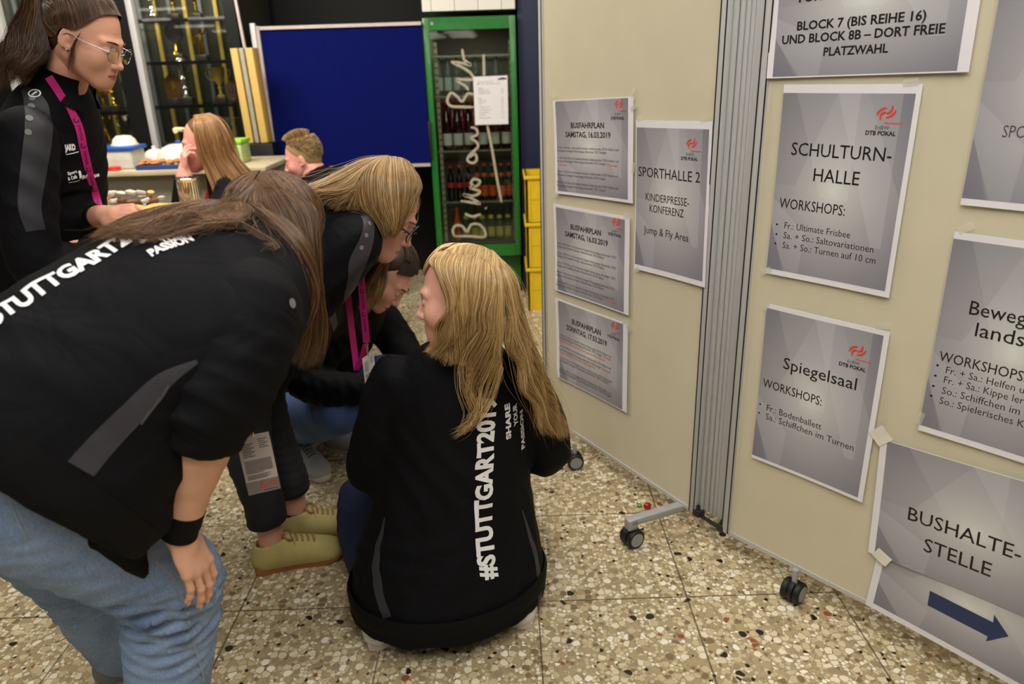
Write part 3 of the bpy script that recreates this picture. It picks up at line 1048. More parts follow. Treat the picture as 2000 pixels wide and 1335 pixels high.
for st in LET:
    Pz = catmull([zp(*p) for p in st], max(10, len(st) * 6))
    T_ = np.gradient(Pz, axis=0)
    W_ = np.cross(T_, (0, 1, 0))
    W_ /= np.linalg.norm(W_, axis=1)[:, None] + 1e-9
    k_ = len(Pz)
    hw_ = np.interp(np.linspace(0, 1, k_), [0, .06, .94, 1], [.004, .0078, .0078, .004])[:, None]
    V_ = np.vstack((Pz - W_ * hw_, Pz + W_ * hw_, Pz + W_ * hw_ + (0, 0.002, 0), Pz - W_ * hw_ + (0, 0.002, 0)))
    b.add(V_, [(i + a0 * k_, i + 1 + a0 * k_, i + 1 + a1 * k_, i + a1 * k_) for i in range(k_ - 1) for a0, a1 in ((0, 1), (1, 2), (2, 3), (3, 0))])
b.build('script_lettering', mat('lettering_pale_grey', (172, 164, 142), 0.6), door)
pl = thing('price_list', (-0.083, FY - 0.004, 1.076), 'white printed price list taped to the fridge door', 'paper')
b = MB()
q = [at(924, 150, FY - 0.004), at(991, 147, FY - 0.004), at(993, 242, FY - 0.004), at(928, 244, FY - 0.004)]
P4 = np.array(q)
b.add(np.vstack((P4, P4 + (0, 0.0015, 0))), [(3, 2, 1, 0), (4, 5, 6, 7), (0, 1, 5, 4), (1, 2, 6, 5), (2, 3, 7, 6), (3, 0, 4, 7)])
b.build('sheet', m_paper, pl)
b = MB()
px_, py_ = P4[1] - P4[0], P4[3] - P4[0]
pr_ = lambda u, v: P4[0] + px_ * u + py_ * v + np.array((0, -0.0006, 0))


def textline(mb, s_, u, v, wd, hh, mi=0):
    V, Fc = text_mesh(s_, res=1)
    A = np.array([pr_(u + x * wd / V[:, 0].max(), v - y * hh) for x, y in V])
    mb.add(A, Fc, mi)


for s_, u, v, wd in [('Getränke', .12, .12, .45), ('Preise', .12, .165, .65), ('Kaltgetränke', .14, .25, .15), ('Wasser 0,5', .14, .285, .3), ('Apfelschorle', .14, .325, .33), ('Cola 0,33', .14, .36, .34),
                     ('Bier', .14, .46, .1), ('Pils 0,5', .14, .50, .2), ('Radler 0,5', .14, .54, .18), ('Wein', .14, .58, .08), ('Trollinger 0,25', .14, .64, .3), ('Weinschorle', .14, .70, .38), ('Sekt', .14, .75, .3), ('Kaffee', .14, .80, .2), ('Pfand', .14, .87, .3)]:
    textline(b, s_, u, v, wd, 0.022)
    if v > .27:
        textline(b, '2,00', .80, v, .07, 0.02)
b.build('printed_lines', m_ink_grey, pl, smooth=0)
b = MB()
b.add([pr_(.72, .085), pr_(.98, .08), pr_(.98, .055), pr_(.86, .035), pr_(.72, .06)], [(0, 1, 2, 3, 4)])
b.build('crest', m_blue_ink, pl, smooth=0)


def bottle_proto(name, h, r, glass, lab, cap_m, lab_z, lab_h, label, group, loc, lab2=None, neck_label=None):
    o = thing(name, loc, label, 'bottle', group)
    x, y, z = loc
    pf = [(r * 0.9, 0), (r, 0.004), (r, h * 0.55), (r * 0.93, h * 0.62), (r * 0.5, h * 0.78), (r * 0.40, h * 0.86), (r * 0.40, h * 0.955)]
    MB().lathe(pf, loc, seg=16).build('bottle_body', glass, o)
    MB().lathe([(r * 1.015, lab_z), (r * 1.015, lab_z + lab_h)], loc, seg=16, cap=False).build('label', lab, o)
    if neck_label:
        MB().lathe([(r * 0.86, h * 0.655), (r * 0.60, h * 0.755)], loc, seg=16, cap=False).build('neck_label', neck_label, o)
    MB().lathe([(r * 0.46, h * 0.94), (r * 0.46, h)], loc, seg=14).build('cap', cap_m, o)
    return o


def bglass(name, rgb, rough=0.08):
    return mat(name, rgb, rough, spec=0.6, coat=0.3, var=0.1)


g_water, g_red, g_wine, g_cola = bglass('bottle_clear', (88, 100, 92)), bglass('bottle_red', (120, 14, 20)), bglass('bottle_dark_red', (44, 10, 14)), bglass('bottle_cola', (20, 12, 12))
g_green, g_orange, g_oranged = bglass('bottle_green', (34, 78, 40)), bglass('bottle_orange', (216, 96, 34)), bglass('bottle_dark_green', (26, 58, 34))
l_grey, l_white, l_red, l_or, l_yel = [mat('bottle_label_' + n, c, 0.5) for n, c in (('grey', (176, 184, 180)), ('white', (222, 220, 212)), ('red', (206, 52, 58)), ('orange', (226, 96, 42)), ('yellow', (206, 200, 92)))]
l_blue = mat('bottle_label_blue_white', (206, 196, 190), 0.5)
BY = FY + 0.115
rows = [
    (SHELF[1], [865, 882, 899, 917, 936, 955, 975], ('water_bottle', 0.215, 0.0235, g_water, l_grey, g_green, 0.03, 0.075), 'clear water bottle with a pale grey label on the upper fridge shelf', 'water bottles on the upper fridge shelf', None),
    (SHELF[2], [874, 895, 916, 945, 968, 990], ('wine_bottle', 0.285, 0.030, g_wine, l_white, g_red, 0.03, 0.07), 'dark red wine bottle with a white label on the second fridge shelf', 'wine bottles on the second fridge shelf', None),
    (SHELF[3], [876, 893, 911], ('cola_bottle', 0.220, 0.0235, g_cola, l_red, l_red, 0.085, 0.032), 'dark cola bottle with a red label on the third fridge shelf', 'cola bottles on the third fridge shelf', None),
    (SHELF[3], [928, 944, 960, 977, 993], ('orangeade_bottle', 0.225, 0.0240, g_oranged, l_or, l_or, 0.025, 0.068), 'green bottle with orange label and orange cap on the third fridge shelf', 'orangeade bottles on the third fridge shelf', l_or),
    (SHELF[4], [902, 919, 936, 954, 971, 988], ('lemonade_bottle', 0.215, 0.0235, g_green, l_yel, g_green, 0.025, 0.062), 'green bottle with a yellow label on the lowest fridge shelf', 'lemonade bottles on the lowest fridge shelf', l_yel),
    (SHELF[4], [884], ('orangeade_bottle', 0.215, 0.0235, g_orange, l_or, l_or, 0.02, 0.05), 'orange bottle at the left end of the lowest fridge shelf', None, None),
]
for z, xs, spec, lab, grp, nl in rows:
    proto = None
    for px in xs:
        p = at(px, 300, BY)
        p = np.array((p[0] + (0.006 if px < 930 else 0.0), BY + random.uniform(-0.012, 0.012), z + 0.001))
        if proto is None:
            proto = bottle_proto(spec[0], spec[1], spec[2], spec[3], spec[4], spec[5], spec[6], spec[7], lab, grp, p, neck_label=nl)
        else:
            dup(proto, p, random.uniform(0, 3))
# raspberry coloured bottles behind the wine
proto = None
for k, px in enumerate((868, 884, 902, 925, 955, 978)):
    p = at(px, 230, BY + 0.14)
    p = np.array((p[0], BY + 0.14, SHELF[2] + 0.001))
    if proto is None:
        proto = bottle_proto('juice_bottle', 0.295, 0.030, g_red, l_red, l_red, 0.12, 0.06, 'bright red juice bottle behind the wine on the second fridge shelf', 'red juice bottles behind the wine', p)
    else:
        dup(proto, p, k)

area('fridge_fill_light', (-0.19, FY + 0.10, 1.625), 0.36, 0.9, (1.0, 0.95, 0.85), size_y=0.05)  # added fill light inside the fridge top, brightens the bottles

# ------------------------------------------------------------------ yellow crates
m_yel = mat('yellow_crate_plastic', (228, 192, 32), 0.4, var=0.05)
zc = [0.0, 0.272, 0.545]
CX, CY, CW, CDp, CHt = 0.292, 4.43, 0.37, 0.30, 0.268


def crate(z, label):
    o = thing('bottle_crate', (CX, CY, z), label, 'crate', 'yellow crates stacked beside the fridge')
    b = MB()
    for sx in (-1, 1):
        for (zz, hh) in ((0.065, 0.13), (0.232, 0.072)):
            b.box((CX + sx * (CW / 2 - 0.006), CY, z + zz), (0.012, CDp, hh))
        for yy in (-1, 1):
            b.box((CX + sx * (CW / 2 - 0.006), CY + yy * CDp * 0.34, z + 0.163), (0.012, CDp * 0.32, 0.066))
    for sy in (-1, 1):
        b.box((CX, CY + sy * (CDp / 2 - 0.006), z + 0.065), (CW, 0.012, 0.13))
        b.box((CX, CY + sy * (CDp / 2 - 0.006), z + 0.235), (CW, 0.012, 0.066))
        for sx in (-1, 1):
            b.box((CX + sx * CW * 0.33, CY + sy * (CDp / 2 - 0.006), z + 0.165), (CW * 0.34, 0.012, 0.074))
        for k in range(6):
            b.box((CX - CW / 2 + 0.02 + k * (CW - 0.04) / 5, CY + sy * CDp / 2, z + 0.12), (0.010, 0.012, 0.22))
    b.box((CX, CY, z + 0.008), (CW - 0.01, CDp - 0.01, 0.012))
    b.build('shell', m_yel, o)
    b = MB()
    for sx in (-1, 1):
        b.box((CX + sx * CW / 2, CY, z + 0.258), (0.022, CDp + 0.02, 0.020), bev=0.003)
    for sy in (-1, 1):
        b.box((CX, CY + sy * CDp / 2, z + 0.258), (CW + 0.02, 0.022, 0.020), bev=0.003)
    b.build('rim', m_yel, o)
    return o


for z, l in zip(zc, ('yellow plastic bottle crate at the bottom of the stack', 'yellow plastic bottle crate in the middle of the stack', 'yellow plastic bottle crate on top of the stack')):
    crate(z, l)

# ------------------------------------------------------------------ blue felt board
m_felt = mat('navy_felt', (4, 14, 86), 0.95, spec=0.15, bump=0.1, bscale=500)
m_pinkalu = mat('pale_aluminium', (206, 192, 186), 0.4, 0.3)
fb = thing('felt_board', (-0.95, 4.62, 0), 'dark blue felt display board on grey posts left of the fridge', 'display board')
q0, q1 = at(507, 60, 4.62), at(538, 345, 4.62)
bx0, bz1, bz0, bx1 = q0[0], q0[2] + 0.012, 0.86, -0.466
MB().box(((bx0 + bx1) / 2, 4.625, (bz0 + bz1) / 2), (bx1 - bx0, 0.02, bz1 - bz0)).build('felt_panel', m_felt, fb)
b = MB()
for z in (bz0 - 0.006, bz1):
    b.box(((bx0 + bx1) / 2, 4.618, z), (bx1 - bx0, 0.034, 0.018))
b.box((bx0 - 0.006, 4.618, (bz0 + bz1) / 2), (0.018, 0.034, bz1 - bz0 + 0.024))
b.build('frame', m_pinkalu, fb)
for x, y in ((bx0 - 0.036, 4.625), (-0.76, 4.66)):
    b = MB()
    b.box((x, y, 0.85 if x < -1 else 0.44), (0.030, 0.034, 1.66 if x < -1 else 0.84), bev=0.004)
    b.build('post', m_alu, fb)
    b = MB()
    b.box((x, y, 0.035), (0.035, 0.30, 0.03), bev=0.004)
    for s in (-0.13, 0.13):
        b.cyl((x, y + s, 0), (x, y + s, 0.03), 0.018)
    b.build('foot', m_rubber, fb)
MB().cyl((bx0 - 0.036, 4.600, 1.14), (bx0 - 0.036, 4.585, 1.14), 0.012).build('clamp_knob', m_chrome, fb)

# ------------------------------------------------------------------ trophy cabinet
m_blk = mat('black_cabinet_metal', (16, 16, 17), 0.4, 0.3)
m_brass = mat('brass_strip', (178, 152, 70), 0.45, 0.1)
m_greystrip = mat('grey_strip', (98, 100, 100), 0.5)
m_cabback = mat('cabinet_back', (44, 44, 34), 0.7, var=0.3, scale=3)
m_cabglass = glass_mat('cabinet_glass', (0.9, 0.92, 0.9), 0.9)
tc_ = thing('trophy_cabinet', (-2.4, 4.8, 0), 'black glazed trophy cabinet along the back wall at the left', 'cabinet')
b = MB()
b.box((-2.55, 5.22, 1.2), (2.06, 0.03, 2.4)).box((-2.55, 4.88, 0.4), (2.06, 0.64, 0.8)).box((-2.55, 4.88, 2.38), (2.06, 0.64, 0.06))
b.box((-1.53, 4.88, 1.2), (0.06, 0.66, 2.4)).box((-3.56, 4.88, 1.2), (0.08, 0.66, 2.4))
b.build('carcass', m_cabback, tc_)
for x in (-2.115, -2.86):
    MB().box((x - 0.04, 4.56, 1.58), (0.11, 0.05, 1.56)).build('post', m_blk, tc_)
    MB().box((x + 0.035, 4.54, 1.58), (0.035, 0.05, 1.56), bev=0.003).build('post_edge', m_alu, tc_)
MB().box((-1.53, 4.56, 1.58), (0.065, 0.05, 1.56)).build('post', m_blk, tc_)
k = 0
for x in np.arange(-3.4, -1.56, 0.098):
    MB().box((x, 5.18, 1.58), (0.023, 0.02, 1.54)).build('back_strip', [m_brass, m_greystrip][k % 2], tc_)
    k += 1
BAYS = [(-2.075, -1.555, (1.705, 1.479, 1.238, 1.014)), (-2.82, -2.21, (1.682, 1.458, 1.213, 0.99)), (-3.5, -2.92, (1.682, 1.458, 1.213, 0.99))]
for x0, x1, zs in BAYS:
    for z in zs:
        b = MB()
        b.box(((x0 + x1) / 2, 4.86, z), (x1 - x0, 0.54, 0.008))
        b.box(((x0 + x1) / 2, 4.585, z), (x1 - x0, 0.012, 0.020), mi=1)
        b.build('shelf', [m_cabglass, m_blk], tc_)
    area('cabinet_fill_light', ((x0 + x1) / 2, 4.70, 2.32), 0.45, 9, WARM, size_y=0.12)  # added fill light in each bay to brighten the trophies
    MB().box(((x0 + x1) / 2, 4.565, 1.56), (x1 - x0, 0.006, 1.5)).build('glass_door', m_cabglass, tc_)

m_gold = mat('polished_gold', (214, 168, 66), 0.18, 0.95, var=0.05)
m_silver = mat('polished_silver', (210, 206, 196), 0.16, 0.95, var=0.05)
m_marble = mat('trophy_marble', (58, 52, 50), 0.3, var=0.4, scale=60)
m_wood = mat('wood_dark', (98, 60, 28), 0.45, var=0.2, stretch=(1, 1, 8))


def trophy(kind, loc, s, label, metal=m_gold):
    o = thing('trophy', loc, label, 'trophy')
    x, y, z = loc
    L = np.array(loc)

    def pf(p):
        return [(r * s, h * s) for r, h in p]
    MB().box(L + (0, 0, 0.018 * s), (0.075 * s, 0.075 * s, 0.036 * s), bev=0.003).build('base', m_marble, o)
    if kind == 'cup':
        MB().lathe(pf([(0.026, 0.036), (0.028, 0.042), (0.010, 0.055), (0.008, 0.085), (0.016, 0.092), (0.008, 0.10), (0.014, 0.115), (0.036, 0.145), (0.044, 0.19), (0.047, 0.215), (0.044, 0.215), (0.03, 0.15)]), loc, seg=18).build('cup', metal, o)
        for sg in (-1, 1):
            MB().tube([L + np.array((sg * 0.042, 0, 0.20)) * s, L + np.array((sg * 0.072, 0, 0.195)) * s, L + np.array((sg * 0.07, 0, 0.155)) * s, L + np.array((sg * 0.03, 0, 0.135)) * s], 0.004 * s, 6, n=10).build('handle', metal, o)
    elif kind == 'tall':
        MB().lathe(pf([(0.024, 0.036), (0.014, 0.05), (0.010, 0.07), (0.018, 0.08), (0.010, 0.09), (0.010, 0.12), (0.020, 0.128), (0.010, 0.14), (0.012, 0.16), (0.024, 0.17), (0.012, 0.18)]), loc, seg=16).build('column', metal, o)
        MB().ell(L + np.array((0, 0, 0.205)) * s, np.array((0.030, 0.030, 0.030)) * s, seg=14).build('ball', m_silver, o)
    elif kind == 'disc':
        MB().lathe(pf([(0.022, 0.036), (0.012, 0.05), (0.009, 0.085), (0.016, 0.09)]), loc, seg=14).build('column', metal, o)
        c = L + np.array((0, 0, 0.140)) * s
        MB().lathe(pf([(0.040, -0.006), (0.052, -0.008), (0.055, 0), (0.052, 0.008), (0.040, 0.006)]), c, (0.2, 1, 0), 24).build('medallion', m_silver, o)
    elif kind == 'figure':
        b = MB()
        b.tube([L + np.array(p) * s for p in ((-0.014, 0, 0.036), (-0.010, 0, 0.075), (0, 0, 0.11), (0.003, 0, 0.15))], [0.008 * s, 0.010 * s, 0.016 * s, 0.013 * s], 8, n=10)
        b.tube([L + np.array(p) * s for p in ((0.016, 0, 0.036), (0.012, 0, 0.075), (0.003, 0, 0.11))], [0.007 * s, 0.010 * s, 0.014 * s], 8, n=8)
        b.tube([L + np.array(p) * s for p in ((0.0, 0, 0.148), (0.035, 0, 0.165), (0.045, 0, 0.20))], 0.006 * s, 6, n=8)
        b.tube([L + np.array(p) * s for p in ((0.0, 0, 0.148), (-0.032, 0, 0.135), (-0.04, 0, 0.10))], 0.006 * s, 6, n=8)
        b.ell(L + np.array((0.003, 0, 0.178)) * s, np.array((0.013, 0.013, 0.016)) * s, seg=10)
        b.build('figure', metal, o)
    else:
        MB().prism(np.array([(-0.04, 0), (0.04, 0), (0.052, 0.10), (0.0, 0.15), (-0.052, 0.10)]) * s, L + (0, 0.006, 0.036 * s), (1, 0, 0), (0, 0, 1), 0.010).build('plaque', m_wood, o)
        MB().lathe([(0.026 * s, 0), (0.026 * s, 0.004)], L + np.array((0, -0.006, 0.11 * s)), (0, -1, 0), 18).build('shield', metal, o)
    return o


for kind, px, zs, s, lab, mt in [
    ('tall', 317, 1.713, 0.9, 'silver ball trophy at the left of the top shelf in the right cabinet bay', m_silver),
    ('cup', 365, 1.713, 0.95, 'gold cup in the middle of the top shelf in the right cabinet bay', m_gold),
    ('cup', 404, 1.713, 0.95, 'gold cup at the right of the top shelf in the right cabinet bay', m_gold),
    ('disc', 352, 1.487, 1.20, 'gold trophy with a pale round medallion on the second shelf in the right bay', m_gold),
    ('figure', 405, 1.487, 0.95, 'golden figure trophy on the second shelf in the right bay', m_gold),
    ('plaque', 334, 1.246, 1.0, 'wooden plaque trophy at the left of the third shelf in the right bay', m_gold),
    ('tall', 362, 1.246, 1.15, 'tall silver trophy on the third shelf in the right bay', m_silver),
    ('cup', 425, 1.246, 0.95, 'dull gold cup at the right of the third shelf in the right bay', m_brass),
    ('plaque', 446, 1.246, 0.7, 'small dark plaque next to the dull gold cup on the third shelf', m_silver),
    ('disc', 380, 1.022, 0.8, 'small medallion trophy on the lowest shelf behind the seated woman', m_silver),
    ('cup', 188, 1.221, 0.72, 'gold cup at the left of the third shelf in the middle bay', m_gold),
    ('tall', 214, 1.221, 0.85, 'slender silver ball trophy on the third shelf in the middle bay', m_gold),
    ('cup', 236, 1.466, 0.85, 'gold cup on the second shelf of the middle bay beside the black post', m_gold),
    ('disc', 246, 1.221, 0.95, 'gold trophy with pale medallion on the third shelf in the middle bay', m_gold),
    ('tall', 268, 1.221, 0.7, 'short gold ball trophy on the third shelf next to the black post', m_gold),
    ('disc', 158, 1.221, 1.2, 'large round medallion trophy on the third shelf left in the middle bay', m_brass),
    ('figure', 180, 0.998, 1.0, 'gold figure trophy on the lowest shelf at the left', m_gold),
    ('cup', 226, 0.998, 0.9, 'silver cup on the lowest shelf above the blue lidded box', m_silver),
    ('tall', 262, 0.998, 1.1, 'gold column trophy on the lowest shelf next to the black post', m_gold),
    ('cup', 10, 1.466, 1.0, 'gold cup on the second shelf at the left picture edge', m_gold),
    ('figure', 8, 1.69, 1.0, 'gold figure on the top shelf at the left picture edge', m_gold)]:
    p = at(px, 150, 4.72)
    trophy(kind, (p[0], 4.72 + random.uniform(-0.03, 0.03), zs), s, lab, mt)

# planks stored upright on the counter end, plus the dark plinth
m_plank_y = mat('pine_board', (206, 172, 92), 0.6, var=0.12, stretch=(20, 20, 1.5))
m_plank_g = mat('grey_board', (158, 154, 140), 0.6, var=0.1)
for x, w, mt, lab in ((-1.455, 0.042, m_plank_y, 'pale yellow board standing upright at the left of the stored boards'),
                      (-1.415, 0.026, m_plank_g, 'grey board standing between the two yellow boards'),
                      (-1.374, 0.044, m_plank_y, 'yellow board standing upright next to the blue display board')):
    o = MB().box((x, 4.36, 1.29), (w - 0.004, 0.10, 0.50), (np.array((1, 0, 0.03)), (0, 1, 0), np.array((-0.03, 0, 1))), bev=0.002).build('stored_board', mt)
    tag(o, lab, 'board', 'boards standing at the end of the counter')
o = MB().box((-1.415, 4.36, 0.5185), (0.20, 0.16, 1.037), bev=0.004).build('plinth', m_blk)
tag(o, 'black plinth under the standing boards', 'plinth')
o = MB().box((-1.465, 4.49, 1.69), (0.014, 0.014, 0.80), (np.array((1, 0, 0.05)), (0, 1, 0), np.array((-0.05, 0, 1)))).build('slat', m_pinkalu)
tag(o, 'thin pale slat leaning above the stored boards', 'slat')

# ------------------------------------------------------------------ counter with cake boxes
m_ctop = mat('counter_top', (196, 184, 154), 0.4, var=0.06, scale=12)
m_cfront = mat('counter_front', (150, 144, 124), 0.6, var=0.05, scale=5)
ct = thing('counter', (-1.9, 3.95, 0), 'long beige serving counter in front of the trophy cabinet', 'counter')
MB().box((-2.1, 3.99, 0.475), (1.78, 0.44, 0.95)).build('front', m_cfront, ct)
MB().box((-2.1, 3.97, 0.962), (1.82, 0.52, 0.026), bev=0.004).build('top', m_ctop, ct)
CZ = 0.975

m_clearbox = mat('milky_plastic', (222, 222, 212), 0.35, alpha=0.75)
m_bluelid = mat('blue_lid', (24, 92, 190), 0.35)
m_white_pl = mat('white_plastic', (232, 226, 212), 0.4)
m_cream = mat('cream_plastic', (226, 212, 158), 0.35)
m_lime = mat('lime_lid', (150, 214, 62), 0.4)
m_redpl = mat('red_plastic', (214, 44, 38), 0.4)
bx = thing('cake_box', (-1.955, 3.80, CZ), 'milky plastic cake box with a blue lid on the counter', 'box')
MB().box((-1.965, 3.86, CZ + 0.047), (0.19, 0.15, 0.094), bev=0.012).build('tub', m_clearbox, bx)
MB().box((-1.965, 3.86, CZ + 0.102), (0.215, 0.17, 0.018), bev=0.007).build('lid', m_bluelid, bx)
for k, (dx, dz) in enumerate(((-0.02, 0.0), (0.0, 0.028))):
    MB().box((-1.945 + dx, 3.86, CZ + 0.018 + dz * 1.2), (0.13, 0.11, 0.026), bev=0.005).build('cake_slab', m_white_pl, bx)
bw = thing('bowl', (-1.93, 3.86, CZ + 0.112), 'small white bowl upside down on the blue lid', 'bowl')
MB().lathe([(0.062, 0.0), (0.060, 0.008), (0.052, 0.030), (0.034, 0.046), (0.0, 0.050)], (-1.93, 3.86, CZ + 0.112), seg=22).build('shell', m_white_pl, bw)
MB().lathe([(0.066, 0.0), (0.066, 0.005)], (-1.93, 3.86, CZ + 0.112), seg=22).build('rim', m_white_pl, bw)
rl = tag(MB().lathe([(0.030, 0), (0.032, 0.003), (0.030, 0.018), (0.0, 0.020)], (-1.955, 3.755, CZ), seg=20).build('red_lid', m_redpl), 'small red lid lying in front of the blue lidded box', 'lid')
for (x, y, r, h, lab) in ((-1.70, 3.95, 0.115, 0.105, 'large domed white cake cover at the back of the counter'), (-1.88, 4.06, 0.062, 0.072, 'smaller domed white cake cover left of the large one')):
    cv = thing('cake_cover', (x, y, CZ), lab, 'cake cover')
    MB().lathe([(r, 0), (r, h * 0.25), (r * 0.93, h * 0.55), (r * 0.72, h * 0.82), (r * 0.4, h * 0.97), (0, h)], (x, y, CZ), seg=28).build('dome', m_white_pl, cv)
    MB().lathe([(0.012, h), (0.010, h + 0.010), (0.014, h + 0.016), (0, h + 0.020)], (x, y, CZ - 0.003), seg=14).build('knob', m_bluelid if r > 0.1 else m_white_pl, cv)
ty = thing('serving_tray', (-1.71, 3.80, CZ), 'shallow blue tray of orange pastries on the counter', 'tray')
MB().box((-1.70, 3.79, CZ + 0.006), (0.27, 0.13, 0.012), bev=0.004).build('base', mat('blue_tray', (52, 74, 128), 0.4), ty)
b = MB()
for s in (-1, 1):
    b.box((-1.70, 3.79 + s * 0.062, CZ + 0.013), (0.27, 0.007, 0.018), bev=0.002).box((-1.70 + s * 0.132, 3.79, CZ + 0.013), (0.007, 0.12, 0.018), bev=0.002)
b.build('rim', mat('blue_tray', (52, 74, 128), 0.4), ty)
m_croi = mat('orange_pastry', (214, 128, 56), 0.5, var=0.2, scale=60, bump=0.2)
m_biscuit = mat('golden_pastry', (226, 178, 96), 0.6, var=0.18, scale=50, bump=0.2)
m_choc = mat('brown_pastry', (116, 78, 52), 0.6, var=0.25, scale=50, bump=0.2)
m_sugar = mat('sugared_pastry', (206, 196, 186), 0.7, var=0.15, scale=70, bump=0.3)
m_loaf = mat('glazed_plaited_loaf', (176, 104, 62), 0.35, var=0.2, scale=30, bump=0.15)


def pastry(name, p, kind, s, rz, tilt, m, label, group):
    b = MB()
    c, sn = math.cos(rz), math.sin(rz)
    d = np.array((c, sn, math.sin(tilt)))
    w = np.array((-sn, c, 0))
    p = np.asarray(p, float)
    if kind == 'croissant':
        pts = [p + d * s * t + w * s * 0.35 * (t * t * 1.4) for t in (-1, -0.5, 0, 0.5, 1)]
        b.tube(pts, [0.12 * s, 0.30 * s, 0.40 * s, 0.30 * s, 0.12 * s], 8, n=13, flat=(1, 0.8))
    elif kind == 'flat':
        b.ell(p, (s, s * 0.62, s * 0.30), (d, w, np.cross(d, w)), 12, 7)
    else:
        b.box(p, (s * 1.5, s * 1.2, s * 0.7), (d, w, np.cross(d, w)), bev=s * 0.22)
    o = b.build(name, m)
    return tag(o, label, 'pastry', group)


for k in range(14):
    pastry('croissant', (-1.81 + (k % 7) * 0.037, 3.755 + (k // 7) * 0.065, CZ + 0.030 + (0.006 if k % 2 else 0)), 'croissant', 0.030, random.uniform(1.0, 2.0), random.uniform(-.2, .2), m_croi,
           'small orange brown croissant on the blue tray', 'croissants on the blue tray')
bo = thing('mixing_bowl', (-1.66, 4.17, CZ), 'tall cream mixing bowl behind the seated woman', 'bowl')
MB().lathe([(0.055, 0), (0.060, 0.003), (0.085, 0.15), (0.093, 0.165), (0.090, 0.168), (0.080, 0.15), (0.055, 0.012), (0, 0.01)], (-1.66, 4.17, CZ), seg=28).build('wall', m_cream, bo)
MB().tube([(-1.74, 4.15, CZ + 0.160), (-1.78, 4.13, CZ + 0.163), (-1.775, 4.13, CZ + 0.145)], 0.012, 8, n=8).build('spout', m_cream, bo)
gb = thing('storage_box', (-1.395, 3.95, CZ), 'clear storage box with a lime green lid behind the seated woman', 'box')
MB().box((-1.405, 3.95, CZ + 0.05), (0.105, 0.14, 0.10), bev=0.010).build('tub', mat('greenish_plastic', (190, 208, 140), 0.4, alpha=0.85), gb)
MB().box((-1.405, 3.95, CZ + 0.109), (0.115, 0.15, 0.022), bev=0.007).build('lid', m_lime, gb)

# ------------------------------------------------------------------ pastry table in front of the counter
TZ = 0.880
tb = thing('serving_table', (-1.62, 2.90, 0), 'pale serving table loaded with pastries behind the standing girl', 'table')
MB().box((-1.62, 2.90, TZ - 0.015), (1.12, 0.56, 0.03), bev=0.004).build('table_top', m_ctop, tb)
for sx in (-2.1, -1.12):
    for sy in (2.66, 3.14):
        MB().cyl((sx, sy, 0), (sx, sy, TZ - 0.03), 0.018).build('leg', m_alu, tb)


def tray(x, y, w, d, m, label):
    o = thing('pastry_tray', (x, y, TZ), label, 'tray')
    MB().box((x, y, TZ + 0.005), (w, d, 0.010), bev=0.003).build('base', m, o)
    b = MB()
    for s in (-1, 1):
        b.box((x, y + s * (d / 2 - 0.004), TZ + 0.010), (w, 0.008, 0.020), bev=0.002).box((x + s * (w / 2 - 0.004), y, TZ + 0.010), (0.008, d, 0.020), bev=0.002)
    b.build('rim', m, o)


tray(-1.58, 3.06, 0.36, 0.20, m_alu, 'aluminium tray of sugared and chocolate pastries at the back of the pastry table')
tray(-1.40, 2.83, 0.40, 0.24, mat('cream_tray', (226, 206, 160), 0.5), 'cream tray of golden pastries at the front of the pastry table')
for k in range(34):
    lay = k // 14
    px_, py_ = (k % 14) % 7, (k % 14) // 7
    x = -1.715 + px_ * 0.044 + lay * 0.02 + random.uniform(-.01, .01)
    y = 3.00 + py_ * 0.07 + random.uniform(-.015, .015)
    if lay == 2:
        x, y = -1.66 + (k - 28) * 0.04, 3.05
    ch = random.random()
    mm, nm = (m_sugar, 'sugared') if ch < 0.55 else ((m_choc, 'brown') if ch < 0.85 else (m_biscuit, 'golden'))
    pastry('sweet_pastry', (x, y, TZ + 0.030 + lay * 0.027), 'block' if k % 3 else 'flat', random.uniform(0.022, 0.030), random.uniform(0, 3), random.uniform(-.35, .35), mm,
           nm + ' square cut pastry in the pile on the aluminium tray', nm + ' pastries on the aluminium tray')
for k in range(30):
    lay = k // 15
    x = -1.56 + (k % 15 % 5) * 0.075 + lay * 0.03 + random.uniform(-.012, .012)
    y = 2.755 + (k % 15 // 5) * 0.075 + random.uniform(-.012, .012)
    pastry('golden_pastry', (x, y, TZ + 0.024 + lay * 0.022), 'flat', random.uniform(0.040, 0.052), random.uniform(-.5, .5), random.uniform(-.12, .12), m_biscuit,
           'flat golden pastry on the cream tray', 'golden pastries on the cream tray')
o = MB()
for k in range(3):
    o.tube([np.array((-1.28 + t * 0.18, 2.655 + 0.03 * math.sin(t * 9 + k * 2.1), TZ + 0.046 + 0.012 * math.sin(t * 9 + k * 2.1 + 1.5))) for t in np.linspace(0, 1, 12)],
           [0.018, 0.026, 0.03, 0.03, 0.03, 0.03, 0.03, 0.03, 0.03, 0.028, 0.024, 0.015], 10, n=30)
tag(o.build('plaited_loaf', m_loaf), 'brown glazed plaited loaf at the right front of the pastry table', 'bread')
ti = thing('steel_tin', (-1.305, 3.06, TZ), 'ribbed shiny steel tin in front of the seated woman', 'tin')
pfl = [(0.042, 0), (0.043, 0.004)]
MB().lathe([(0.040, 0), (0.042, 0.004), (0.042, 0.128), (0.045, 0.134), (0.042, 0.137), (0.038, 0.12), (0.038, 0.02), (0, 0.02)], (-1.305, 3.06, TZ), seg=30).build('wall', m_silver, ti)
b = MB()
